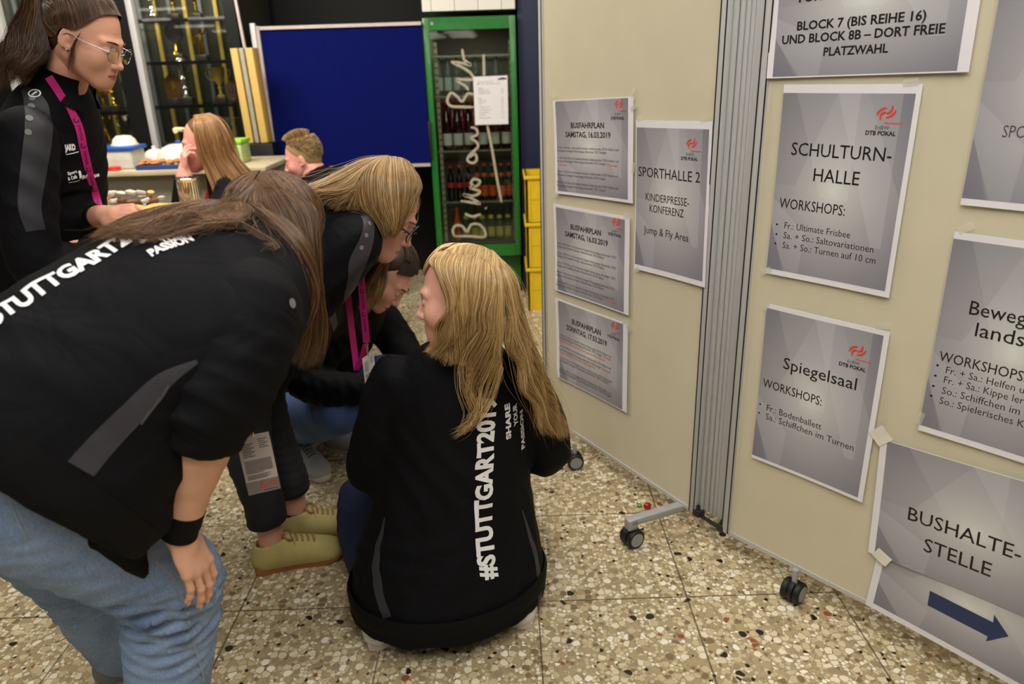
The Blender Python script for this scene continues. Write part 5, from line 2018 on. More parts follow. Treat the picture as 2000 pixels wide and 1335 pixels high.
def dots(parent, bvh, pts, r, n, m, off=0.0018):
    for p in pts:
        n_ = unit(n)
        u, v, _ = frame(n_)
        a = np.linspace(0, 2 * np.pi, 16, endpoint=False)
        P = np.vstack(([p], np.asarray(p) + r * (np.outer(np.cos(a), u) + np.outer(np.sin(a), v))))
        A = lay_on(bvh, P, n_, off)
        MB().add(A, [(0, 1 + i, 1 + (i + 1) % 16) for i in range(16)]).build('dot', m, parent, smooth=60)


# --- shoes
def shoe(parent, heel, fwd_, length, upper_m, sole_m, lace_m, inner_m=None, lift=0.0, h=0.004, toe_up=0.0, roll=0.0):
    """low trainer standing on the floor: heel = floor point under the heel's back, fwd_ = direction of the toe"""
    f0 = unit(np.array((fwd_[0], fwd_[1], 0.0)))
    up = np.array((0, 0, 1.0))
    if lift:
        f0 = unit(f0 * math.cos(lift) - up * math.sin(lift))
        up = unit(np.cross(np.cross(f0, up), f0))
    sd = np.cross(f0, up)
    h0 = np.asarray(heel, float)
    L = length
    w = lambda a, b, c: h0 + f0 * a * L + sd * b * L + up * c * L
    pts = np.array([w(a, b, c) for a in (-0.08, 1.08) for b in (-0.26, 0.26) for c in (-0.06, 0.56)])
    fl_ = Field(pts.min(0), pts.max(0), h)
    fl_.etube([w(0.09, 0, 0.15), w(0.30, 0, 0.18), w(0.52, 0.0, 0.165), w(0.76, 0.01, 0.125), w(0.90, 0.01, 0.11)],
              [0.115 * L, 0.125 * L, 0.150 * L, 0.165 * L, 0.12 * L], [0.15 * L, 0.17 * L, 0.155 * L, 0.115 * L, 0.085 * L], sd, 0.02, 14)
    fl_.cone(w(0.10, 0, 0.16), w(0.12, 0, 0.37), 0.125 * L, 0.110 * L, 0.03)
    fl_.cone(w(0.34, 0, 0.20), w(0.29, 0, 0.40), 0.125 * L, 0.098 * L, 0.03)
    fl_.cut(w(0.17, 0, 0.385), up - f0 * 0.12)
    fl_.cone(w(0.13, 0, 0.30), w(0.14, 0, 0.55), 0.092 * L, 0.100 * L, 0.01, sub=True)
    fl_.cone(w(0.24, 0, 0.30), w(0.24, 0, 0.55), 0.090 * L, 0.098 * L, 0.01, sub=True)
    fl_.cut(w(0, 0, 0.06), -up)
    V, Q = fl_.mesh()
    V = relax(V, Q, 1, 0.4)
    so = fast_mesh('shoe', V, Q, upper_m, parent)
    # sole: outline extruded
    out = np.array([(0.00, -0.10), (0.03, -0.13), (0.25, -0.13), (0.45, -0.125), (0.65, -0.165), (0.82, -0.16), (0.95, -0.10), (1.0, 0.0),
                    (0.97, 0.10), (0.86, 0.16), (0.68, 0.165), (0.45, 0.115), (0.25, 0.125), (0.03, 0.125), (0.00, 0.10), (-0.025, 0.0)])
    out = catmull(np.vstack((out, out[:1])), 49)[:-1]
    k = len(out)
    rings = []
    for c, sc in ((0.0, 0.97), (0.012, 1.0), (0.075, 1.0), (0.095, 0.97)):
        zz = lambda a: c + max(0, a - 0.72) ** 2 * toe_up
        rings.append([w(0.5 + (a - 0.5) * sc, b * sc, zz(a)) for a, b in out])
    Vr = np.array(rings).reshape(-1, 3)
    Fr = [(i * k + j, i * k + (j + 1) % k, (i + 1) * k + (j + 1) % k, (i + 1) * k + j) for i in range(3) for j in range(k)] + [tuple(range(k))[::-1], tuple(range(3 * k, 4 * k))]
    MB().add(Vr, Fr).build('sole', sole_m, so)
    b = MB()
    for i in range(5):
        a = 0.40 + i * 0.062
        zz = 0.392 - i * 0.020
        b.tube([w(a, -0.068, zz - 0.022), w(a + 0.012, -0.02, zz + 0.004), w(a + 0.02, 0.03, zz), w(a + 0.02, 0.075, zz - 0.022)], 0.0036, 6, n=10)
    for s in (-1, 1):
        b.tube([w(0.36, 0, 0.385), w(0.34, s * 0.05, 0.43), w(0.40, s * 0.10, 0.40), w(0.44, s * 0.05, 0.375), w(0.38, 0, 0.385)], 0.0034, 6, n=18)
        b.tube([w(0.36, 0, 0.385), w(0.44, s * 0.07, 0.37), w(0.46, s * 0.135, 0.28)], 0.002, 6, n=10)
    b.build('lace', lace_m, so)
    MB().lathe([(0.104 * L, -0.03 * L), (0.108 * L, 0.0), (0.104 * L, 0.02 * L)], w(0.185, 0, 0.365), up, 20, cap=False).build('collar_lining', inner_m or upper_m, so)
    return so


def bent_shell(pts, r, hollow):
    pass

# ------------------------------------------------------------------ people


def cloth(name, rgb, rough=0.78, spec=0.22, crease=0.32, scale=6.0):
    """dull woven cloth with soft creases"""
    t = NT(name)
    tc = t.n('ShaderNodeTexCoord')
    n0 = t.n('ShaderNodeTexNoise', i_Scale=5.0, i_Detail=3.0)
    t.l(tc.outputs['Object'], n0.inputs['Vector'])
    c = lin(rgb)
    t.l(t.ramp(n0.outputs[0], [(0.3, tuple(v * 0.85 for v in c)), (0.7, tuple(v * 1.15 for v in c))]), t.b.inputs['Base Color'])
    t.b.inputs['Roughness'].default_value = rough
    t.b.inputs['Specular IOR Level'].default_value = spec
    n1 = t.n('ShaderNodeTexNoise', i_Scale=scale, i_Detail=2.5, i_Distortion=1.6)
    t.l(tc.outputs['Object'], n1.inputs['Vector'])
    rdg = t.math('ABSOLUTE', t.math('SUBTRACT', n1.outputs[0], 0.5))
    b1 = t.n('ShaderNodeBump', i_Strength=crease, i_Distance=0.03)
    t.l(rdg, b1.inputs['Height'])
    n2 = t.n('ShaderNodeTexNoise', i_Scale=260.0, i_Detail=2.0)
    t.l(tc.outputs['Object'], n2.inputs['Vector'])
    b2 = t.n('ShaderNodeBump', i_Strength=0.12, i_Distance=0.002)
    t.l(n2.outputs[0], b2.inputs['Height'])
    t.l(b1.outputs[0], b2.inputs['Normal'])
    t.l(b2.outputs[0], t.b.inputs['Normal'])
    return t.m


m_jacket = cloth('black_track_jacket', (9, 9, 13), spec=0.16)
m_jacket_rib = mat('black_rib_knit', (7, 7, 9), 0.8, var=0.1, bump=0.2, bscale=600, spec=0.2)
m_stripe = mat('charcoal_side_panel', (50, 48, 54), 0.6, var=0.1)
m_dot = mat('grey_dots', (112, 112, 114), 0.6)
m_print_w = mat('white_jacket_print', (236, 236, 236), 0.6, var=0.02)
m_zip = mat('zip_grey', (90, 92, 96), 0.4, 0.5)
m_pink = mat('magenta_lanyard', (196, 26, 120), 0.55, bump=0.1, bscale=800)
m_lan_ink = mat('lanyard_ink', (92, 10, 62), 0.6)
m_badge = mat('badge_card', (196, 188, 190), 0.35, coat=0.5)
m_badge_grey = mat('badge_grey', (132, 128, 130), 0.4)
m_brass_clip = mat('brass_clip', (206, 190, 120), 0.25, 0.9)
m_steel = mat('spectacle_steel', (168, 166, 170), 0.25, 0.9)
m_darkframe = mat('dark_spectacle_frame', (30, 26, 28), 0.3)
m_lens = glass_mat('spectacle_lens', (0.90, 0.91, 0.93), 0.45)


def denim(name, base, pale, fz=1.0):
    t = NT(name)
    tc = t.n('ShaderNodeTexCoord')
    n1 = t.n('ShaderNodeTexNoise', i_Scale=5.0, i_Detail=5.0)
    n2 = t.n('ShaderNodeTexNoise', i_Scale=420.0, i_Detail=2.0)
    mp = t.n('ShaderNodeMapping')
    mp.inputs['Scale'].default_value = (1.0, 1.0, 0.35)
    t.l(tc.outputs['Object'], n1.inputs['Vector'])
    t.l(tc.outputs['Object'], mp.inputs['Vector'])
    t.l(mp.outputs[0], n2.inputs['Vector'])
    f = t.math('ADD', t.math('MULTIPLY', n1.outputs[0], 0.75), t.math('MULTIPLY', n2.outputs[0], 0.35))
    c = t.ramp(f, [(0.38, lin(base)), (0.68, lin(pale))])
    t.l(c, t.b.inputs['Base Color'])
    t.b.inputs['Roughness'].default_value = 0.85
    bp = t.n('ShaderNodeBump', i_Strength=0.25, i_Distance=0.002)
    t.l(n2.outputs[0], bp.inputs['Height'])
    t.l(bp.outputs[0], t.b.inputs['Normal'])
    return t.m


m_denim_light = denim('light_blue_denim', (96, 122, 164), (150, 174, 208))
m_denim_mid = denim('mid_blue_denim', (50, 76, 126), (82, 112, 164))
m_denim_navy = denim('dark_navy_denim', (18, 26, 52), (30, 42, 78))
m_denim_black = denim('black_denim', (14, 14, 16), (26, 26, 30))
m_stitch = mat('denim_stitch', (150, 160, 176), 0.8)
sk_pale, sk_mid, sk_warm, sk_pink = skin_mat('skin_fair', (226, 168, 148)), skin_mat('skin_tan', (218, 160, 134)), skin_mat('skin_warm', (224, 172, 144)), skin_mat('skin_rosy', (230, 160, 146))
m_lip = mat('lips', (176, 98, 92), 0.4)

CAM = np.array((0, 0, CAM_H))


def cast(bvh, x, y):
    d = at(x, y, 2.0) - CAM
    h = bvh.ray_cast(Vector(CAM), Vector(unit(d)))
    if h[0] is None:
        h = bvh.find_nearest(Vector(at(x, y, 1.6)))
    n = np.array(h[1])
    if n @ d > 0:
        n = -n
    return np.array(h[0]), n


def garment(parent, name, f, m, amp=0.004, dirs=(((0, 0, 1), 1.0),), freq=60, seed=1, it=2, mask=None):
    V, Q = f.mesh()
    V = relax(V, Q, it, 0.5)
    if amp:
        V = folds(V, Q, amp, dirs, freq, seed, mask(V) if mask else None)
    o = fast_mesh(name, V, Q, m, parent)
    return o, bvh_of(V, Q), V, Q


def body(parent, parts, skin, head=None):
    P = ([(head.V, head.Q)] if head else []) + parts
    V, Q = merge(P)
    mi = np.zeros(len(Q), int)
    if head:
        mi[:len(head.Q)][head.lips] = 1
    return fast_mesh('body', V, Q, [skin, m_lip], parent, mi)


def core(chains, h=0.010):
    """the body inside the clothes: limbs and trunk as one volume"""
    allp = np.vstack([np.asarray(c[0]) for c in chains])
    f = Field(allp.min(0) - 0.2, allp.max(0) + 0.2, h)
    for c in chains:
        if len(c) == 2:
            f.chain(c[0], c[1], 0.03, n=10)
        else:
            f.etube(c[0], c[1], c[2], c[3], 0.03, 10)
    V, Q = f.mesh()
    return V, Q


def scalp(H, grow=0.985, hair_line=(0, 0.052, 0.098), nrm=(0, 1, -0.55), h=0.005):
    f = Field((-0.11, -0.14, -0.10), (0.11, 0.12, 0.16), h)
    f.ell((0, -0.014, 0.042), (0.0745 * grow, 0.0960 * grow, 0.0900 * grow), k=0.01)
    f.ell((0, -0.045, -0.012), (0.054 * grow, 0.054 * grow, 0.056 * grow), k=0.03)
    f.cut(hair_line, nrm)
    V, Q = f.mesh()
    return H.w(relax(V, Q, 1)), Q


def hair(parent, H, lst, m, cap=True, sides=3, **kw):
    lst = [(off_skull(H, P, i), R) for i, (P, R) in enumerate(lst)]
    parts = [strands_mesh(lst, sides)]
    if cap:
        parts.append(scalp(H, **kw))
    V, Q = merge(parts)
    return fast_mesh('hair', V, Q, m, parent)


def glasses(parent, H, frame_m, r=0.0235, wire=0.0013, tall=0.86):
    g = None
    b = MB()
    cs = []
    for s in (-1, 1):
        c = np.array((s * 0.0335, 0.106, -0.001))
        ang = np.linspace(0, 2 * np.pi, 29)
        P = np.stack((c[0] + r * np.cos(ang), c[1] - 0.10 * np.abs(r * np.cos(ang)) - 0.004 * (s * np.cos(ang) > 0) * np.cos(ang) ** 2, c[2] + r * tall * np.sin(ang)), 1)
        b.tube(H.w(P), wire, 6)
        cs.append(P)
        b.tube(H.w([(s * (0.0335 + r), 0.102, 0.006), (s * 0.066, 0.090, 0.008), (s * 0.0775, 0.04, 0.009), (s * 0.080, 0.000, 0.012), (s * 0.080, -0.016, -0.004)]), wire * 1.1, 6, n=18)
    b.tube(H.w([(-0.0105, 0.1065, 0.002), (0, 0.1125, 0.006), (0.0105, 0.1065, 0.002)]), wire, 6, n=8)
    g = b.build('spectacles', frame_m, parent)
    for P in cs:
        c = P[:-1].mean(0)
        V = H.w(np.vstack(([c], P[:-1])))
        MB().add(V, [(0, 1 + i, 1 + (i + 1) % 28) for i in range(28)]).build('lens', m_lens, g)
    return g


def ribbon(pts, w, n_hint, name, m, parent, thick=0.0016, seg=30, width_dir=None):
    C_ = catmull(pts, seg)
    T = np.gradient(C_, axis=0)
    b = MB()
    rows = []
    for i in range(seg):
        nn_ = np.asarray(n_hint, float)
        a = unit(np.cross(nn_, T[i])) if width_dir is None else unit(width_dir)
        nrm = unit(np.cross(T[i], a))
        rows += [C_[i] - a * w / 2 - nrm * thick / 2, C_[i] + a * w / 2 - nrm * thick / 2, C_[i] + a * w / 2 + nrm * thick / 2, C_[i] - a * w / 2 + nrm * thick / 2]
    Fc = []
    for i in range(seg - 1):
        for j in range(4):
            Fc.append((i * 4 + j, i * 4 + (j + 1) % 4, (i + 1) * 4 + (j + 1) % 4, (i + 1) * 4 + j))
    Fc += [(3, 2, 1, 0), tuple((seg - 1) * 4 + j for j in range(4))]
    b.add(rows, Fc)
    return b.build(name, m, parent), C_


def lanyard_print(parent, C_, w, n_hint, step=0.05, seed=0):
    """small dark roundels and word marks printed along a lanyard"""
    L = np.concatenate(([0], np.cumsum(np.linalg.norm(np.diff(C_, axis=0), axis=1))))
    b = MB()
    s, k = 0.02, 0
    while s < L[-1] - 0.02:
        p = np.array([np.interp(s, L, C_[:, i]) for i in range(3)])
        q = np.array([np.interp(s + 0.004, L, C_[:, i]) for i in range(3)])
        t = unit(q - p)
        a = unit(np.cross(np.asarray(n_hint, float), t))
        nrm = unit(np.cross(t, a))
        if nrm @ (CAM - p) < 0:
            nrm = -nrm
        p = p + nrm * 0.0016
        if k % 2 == 0:
            an = np.linspace(0, 2 * np.pi, 12, endpoint=False)
            R1, R2 = w * 0.36, w * 0.20
            V = np.vstack((p + R1 * (np.outer(np.cos(an), a) + np.outer(np.sin(an), t)), p + R2 * (np.outer(np.cos(an), a) + np.outer(np.sin(an), t))))
            b.add(V, [(i, (i + 1) % 12, 12 + (i + 1) % 12, 12 + i) for i in range(9)])
        else:
            V, Fc = text_mesh('DTB POKAL', bold=0.02, res=1)
            x = (V[:, 0] - V[:, 0].max() / 2) / V[:, 0].max()
            b.add(p + np.outer(x * step * 0.85, t) + np.outer((V[:, 1] - 0.5) * w * 0.30, a), Fc)
        s += step * 0.72
        k += 1
    return b.build('lanyard_print', m_lan_ink, parent, smooth=0)


def badge(parent, top, d, side, n, w=0.068, h=0.125):
    d, side = unit(d), unit(side)
    side = unit(side - d * (side @ d))
    n_ = unit(np.cross(side, d))
    if n_ @ (CAM - np.asarray(top)) < 0:
        n_ = -n_
    c = np.asarray(top, float) + d * (h / 2 + 0.03)
    MB_ = MB().box(c, (w, h, 0.0016), (side, d, n_), bev=0.0006)
    bd = MB_.build('badge', m_badge, parent)
    b = MB()
    P = lambda u, v: c + side * (u - 0.5) * w + d * (v - 0.5) * h + n_ * 0.0011

    def q(u0, v0, u1, v1, mi):
        b.add([P(u0, v0), P(u1, v0), P(u1, v1), P(u0, v1)], [(0, 1, 2, 3)], mi)
    for i in range(7):
        q(0.10, 0.13 + i * 0.035, 0.10 + (0.28 if i % 2 else 0.36), 0.145 + i * 0.035, 0)
    for i in range(5):
        q(0.62, 0.08 + i * 0.035, 0.62 + (0.2 if i % 2 else 0.28), 0.092 + i * 0.035, 0)
    for i in range(11):
        q(0.09, 0.42 + i * 0.021, 0.91 - (0.3 if i == 10 else 0), 0.430 + i * 0.021, 0)
    for i in range(4):
        q(0.09, 0.67 + i * 0.021, 0.80 - 0.1 * (i % 2), 0.680 + i * 0.021, 0)
    q(0.0, 0.78, 1.0, 1.0, 1)
    a = np.linspace(0, 2 * np.pi, 18, endpoint=False)
    V = np.array([P(0.52 + 0.11 * r_ * math.cos(t), 0.87 + 0.06 * r_ * math.sin(t)) + n_ * 0.0003 for r_ in (1, 0.55) for t in a])
    b.add(V, [(i, (i + 1) % 18, 18 + (i + 1) % 18, 18 + i) for i in range(15)], 2)
    for i in range(3):
        v0 = 0.835 + i * 0.028
        b.add([P(0.66, v0) + n_ * 0.0003, P(0.92, v0) + n_ * 0.0003, P(0.92, v0 + 0.012) + n_ * 0.0003, P(0.66, v0 + 0.012) + n_ * 0.0003], [(0, 1, 2, 3)], 2)
    b.add([P(0.5, 0.955) + n_ * 0.0003, P(0.92, 0.955) + n_ * 0.0003, P(0.92, 0.967) + n_ * 0.0003, P(0.5, 0.967) + n_ * 0.0003], [(0, 1, 2, 3)], 0)
    b.build('badge_print', [m_ink_grey, m_badge_grey, m_ink_red], bd, smooth=0)
    b = MB()
    t_ = np.asarray(top, float)
    a = np.linspace(0, 2 * np.pi, 16)
    b.tube(t_ + 0.008 * (np.outer(np.cos(a), side) + np.outer(np.sin(a), d)), 0.0012, 6)
    b.tube([t_ + d * 0.008, t_ + d * 0.016 + side * 0.003, t_ + d * 0.026 + side * 0.002, t_ + d * 0.034, t_ + d * 0.026 - side * 0.003, t_ + d * 0.016 - side * 0.001], 0.0016, 6, n=20)
    b.lathe([(0.003, 0.006), (0.0035, 0.010), (0.003, 0.014)], t_, d, 10)
    b.build('badge_clip', m_brass_clip, bd)
    return bd


# =============================================== person squatting in the middle, seen from behind
def person_squatting():
    root = thing('person', (*at(880, 1230, 1.62)[:2], 0.0), 'person with long wavy blonde hair squatting on the floor, back turned, white lettering down jacket', 'person')
    c = np.array
    sR = unit((0.95, 0.26, 0.0))          # the person's right
    fw = unit((-0.26, 0.95, 0.0))
    neck = at(903, 672, 1.655)
    H = Head(at(902, 582, 1.615), (-0.97, 0.12, -0.10), (-0.06, 0.10, 1), neck + c((0, 0, -0.04)), h=0.003, scale=0.96)
    T = px([(905, 700, 1.67), (898, 752, 1.69), (893, 860, 1.70), (886, 985, 1.69), (880, 1100, 1.67), (876, 1195, 1.645)])
    shL, shR = at(772, 742, 1.69), at(1018, 742, 1.75)
    elL, elR = at(727, 905, 1.70), at(1070, 880, 1.79)
    wrL, wrR = at(762, 890, 2.02), at(985, 880, 2.05)
    hipL, hipR = at(815, 1140, 1.70), at(945, 1140, 1.75)
    knL, knR = at(706, 985, 1.96), at(985, 960, 2.08)
    anL, anR = at(752, 1205, 1.66), at(1005, 1190, 1.70)
    skin = sk_pale
    hL = hand(wrL, c((0.3, 0.8, -0.35)), c((0.2, -0.3, 0.9)), 1, elbow=wrL + (elL - wrL) * 0.4)
    hR = hand(wrR, c((-0.3, 0.8, -0.35)), c((-0.2, -0.3, 0.9)), -1, elbow=wrR + (elR - wrR) * 0.4)
    bodycore = core([(T[:-1], [.05, .13, .15, .15, .17], [.05, .08, .10, .11, .13], sR), ([shL, elL, wrL], [.045, .038, .024]), ([shR, elR, wrR], [.045, .038, .024]),
                     ([hipL, knL, anL], [.085, .055, .04]), ([hipR, knR, anR], [.085, .055, .04]), ([T[1], neck, H.w((0, -0.02, -0.05))], [.06, .05, .048])])
    body(root, [bodycore, hL[:2], hR[:2]], skin, H)
    face_parts(root, H, mat('brow_blonde', (164, 126, 84), 0.8))
    # jacket
    f = Field(c((-0.50, 1.30, 0.0)), c((0.30, 2.20, 0.90)), 0.0075)
    f.etube(T, [.075, .160, .180, .205, .250, .262], [.065, .105, .135, .155, .195, .215], sR, 0.03, 22)
    f.chain([shL, elL, wrL], [.068, .060, .042], 0.016, n=14)
    f.chain([shR, elR, wrR], [.068, .060, .042], 0.016, n=14)
    f.ell(elL + c((0.0, 0.0, -0.01)), (.066, .066, .068), k=0.03)
    f.ell(at(800, 1130, 1.80), (.115, .18, .12), k=0.05)
    f.ell(at(965, 1120, 1.85), (.115, .18, .12), k=0.05)
    f.cone(T[0], T[0] + c((0, -0.005, 0.035)), .068, .060, 0.02)
    f.cut(c((0, 1.5, 0.055)), (0, -0.05, -1))
    f.cut(wrL - unit(wrL - elL) * 0.02, wrL - elL, lo=wrL - 0.08, hi=wrL + 0.08)
    f.cut(wrR - unit(wrR - elR) * 0.02, wrR - elR, lo=wrR - 0.08, hi=wrR + 0.08)
    jk, bv, V, Q = garment(root, 'jacket', f, m_jacket, 0.005, ((sR, 1.0), (sR + c((0, 0, 0.5)), 0.7), ((-0.5, 0.2, 0.8), 0.6)), 26, 3, it=3)
    # collar
    f = Field(T[0] - 0.14, T[0] + 0.16, 0.005)
    f.cone(T[0] + c((0, 0, -0.035)), T[0] + c((-0.008, -0.004, 0.038)), .076, .070, 0.01)
    f.cone(T[0] + c((0, 0, -0.05)), T[0] + c((-0.008, -0.004, 0.08)), .064, .062, 0.006, sub=True)
    f.cut(T[0] + c((0, 0, 0.034)), (0.1, 0.3, 1))
    garment(jk, 'collar', f, m_jacket, 0)
    # ribbed hem
    ring = []
    for a in np.linspace(0, 2 * np.pi, 60, endpoint=False):
        d = sR * math.cos(a) + fw * math.sin(a)
        hit = bv.ray_cast(Vector(T[-1] * c((1, 1, 0)) + c((0, 0.02, 0.10)) + d * 0.9), Vector(-d))
        ring.append(np.array(hit[0]) + d * 0.002 if hit[0] is not None else T[-1] + d * 0.2)
    ring = c(ring)
    sm = (np.roll(ring, 1, 0) + ring + np.roll(ring, -1, 0)) / 3
    rows = []
    for dz, k in ((0.035, 0.0), (0.02, 0.006), (-0.015, 0.004), (-0.045, -0.010), (-0.055, -0.03)):
        o_ = sm - sm.mean(0)
        o_ /= np.linalg.norm(o_, axis=1)[:, None]
        rows.append(sm + o_ * k + c((0, 0, dz)))
    n_ = len(sm)
    MB().add(np.vstack(rows), [(i * n_ + j, i * n_ + (j + 1) % n_, (i + 1) * n_ + (j + 1) % n_, (i + 1) * n_ + j) for i in range(4) for j in range(n_)]).build('hem_band', m_jacket_rib, jk)
    # lettering on the back
    a, na = cast(bv, 968, 1128)
    b, nb = cast(bv, 968, 775)
    mid, nm = cast(bv, 955, 950)
    nrm = unit(na + nb + nm * 2)
    ux = unit(b - a)
    nrm = unit(nrm - ux * (nrm @ ux))
    uy = np.cross(nrm, ux)
    print_text(jk, 'back_print', bv, '#STUTTGART2019', a, ux, uy, np.linalg.norm(b - a), 0.041, m_print_w, bold=0.045)
    for s, p0, p1, cp in (('SHARE', (997, 855), (994, 786), 0.0145), ('YOUR', (1011, 828), (1008, 786), 0.0145), ('PASSION', (1024, 873), (1020, 798), 0.0145)):
        q0, _ = cast(bv, *p0)
        q1, _ = cast(bv, *p1)
        print_text(jk, 'back_print', bv, s, q0, q1 - q0, uy, np.linalg.norm(q1 - q0), cp, m_print_w, bold=0.045)
    for path, w in (([(752, 1010), (737, 1080), (738, 1140), (757, 1205)], [.004, .022, .028, .026]), ([(1052, 1000), (1066, 1070), (1068, 1130), (1050, 1185)], [.004, .018, .024, .024])):
        P = [cast(bv, *p) for p in path]
        nn_ = unit(sum(p[1] for p in P))
        stripe(jk, 'side_panel', bv, [p[0] for p in P], w, nn_, None, m_stripe)
    # jeans and shoes
    f = Field(c((-0.55, 1.35, 0.03)), c((0.30, 2.35, 0.62)), 0.009)
    f.chain([hipL, knL, anL], [.105, .078, .060], 0.03, n=14).chain([hipR, knR, anR], [.105, .078, .060], 0.03, n=14)
    garment(root, 'jeans', f, m_denim_navy, 0.003, (((0.5, 0.5, 0.5), 1.0),), 60, 5)
    ws, wl = mat('white_trainer', (222, 216, 208), 0.5), mat('white_sole', (206, 198, 186), 0.55)
    for an, hx in ((anL, (745, 1262)), (anR, (1018, 1222))):
        hl = at(hx[0], hx[1], 1.0)
        d = hl - CAM
        hl = CAM + d * ((0.0 - CAM_H) / d[2])
        shoe(root, hl + c((0.0, -0.01, 0)), (-0.30, 0.95) if an is anL else (0.10, 1.0), 0.245, ws, wl, ws, h=0.005)
    # hair
    S1 = [px(q) for q in ([(852, 492, 1.60), (838, 514, 1.57), (864, 552, 1.54), (868, 602, 1.53), (850, 650, 1.545), (826, 684, 1.56)],
                          [(876, 487, 1.60), (858, 520, 1.545), (878, 580, 1.515), (874, 640, 1.52), (852, 680, 1.545), (834, 694, 1.55)],
                          [(912, 483, 1.61), (897, 520, 1.53), (900, 590, 1.505), (892, 650, 1.515), (880, 692, 1.54), (868, 715, 1.545)],
                          [(942, 485, 1.62), (934, 530, 1.525), (928, 590, 1.505), (920, 645, 1.52), (910, 690, 1.55), (898, 716, 1.56)],
                          [(956, 488, 1.63), (962, 540, 1.535), (958, 610, 1.520), (950, 665, 1.535), (944, 705, 1.555), (936, 735, 1.56)],
                          [(962, 490, 1.635), (980, 545, 1.55), (984, 620, 1.535), (980, 680, 1.545), (982, 725, 1.56), (975, 765, 1.565)])]
    S2 = [px(q) for q in ([(954, 488, 1.63), (982, 545, 1.56), (992, 625, 1.545), (1010, 710, 1.56), (1044, 795, 1.58), (1072, 866, 1.61)],
                          [(962, 488, 1.65), (1003, 540, 1.61), (1020, 620, 1.60), (1052, 715, 1.61), (1085, 795, 1.63), (1112, 856, 1.65)],
                          [(958, 487, 1.67), (1007, 545, 1.67), (1026, 630, 1.66), (1058, 720, 1.66), (1086, 800, 1.67), (1110, 852, 1.68)],
                          [(938, 485, 1.68), (985, 540, 1.73), (1005, 630, 1.73), (1035, 740, 1.72), (1065, 820, 1.72), (1090, 850, 1.72)])]
    S0 = [px(q) for q in ([(880, 486, 1.615), (848, 500, 1.60), (832, 530, 1.60)], [(905, 484, 1.65), (850, 510, 1.67), (838, 560, 1.69)], [(935, 484, 1.66), (900, 540, 1.73), (880, 640, 1.74)], [(945, 485, 1.66), (960, 560, 1.745), (960, 680, 1.74)])]
    stray = [px(q) for q in ([(930, 640, 1.52), (895, 690, 1.53), (890, 740, 1.55), (915, 800, 1.555), (900, 850, 1.55)], [(960, 680, 1.53), (925, 760, 1.555), (930, 820, 1.555), (880, 855, 1.545)], [(985, 720, 1.55), (960, 800, 1.56), (935, 830, 1.555), (900, 860, 1.54)])]
    ctr = H.p + c((0.02, 0.05, -0.05))
    hm = hair_mat('blonde_hair', [(0.0, (126, 92, 50)), (0.3, (170, 132, 80)), (0.65, (212, 176, 118)), (1.0, (240, 216, 164))], 0.34)
    lst = [sheet(S1, 2600, 26, .016, .00075, (.0075, 58.0), clump=40, frizz=.004, seed=1, out=ctr, ends=.40),
           sheet(S2, 2200, 26, .022, .00075, (.0130, 54.0), clump=26, frizz=.005, seed=2, out=ctr, ends=.42),
           sheet(S0, 900, 18, .008, .0008, (.001, 30.0), clump=30, frizz=.002, seed=3, out=ctr),
           sheet(stray, 100, 26, .012, .0007, (.010, 45.0), clump=14, frizz=.012, seed=4, out=ctr, ends=.45),
           sheet(S2, 90, 26, .030, .0005, (.008, 45.0), frizz=.022, seed=5, out=ctr, ends=.4)]
    hair(root, H, over_cloth(bv, lst, .003, .018), hm)


person_squatting()


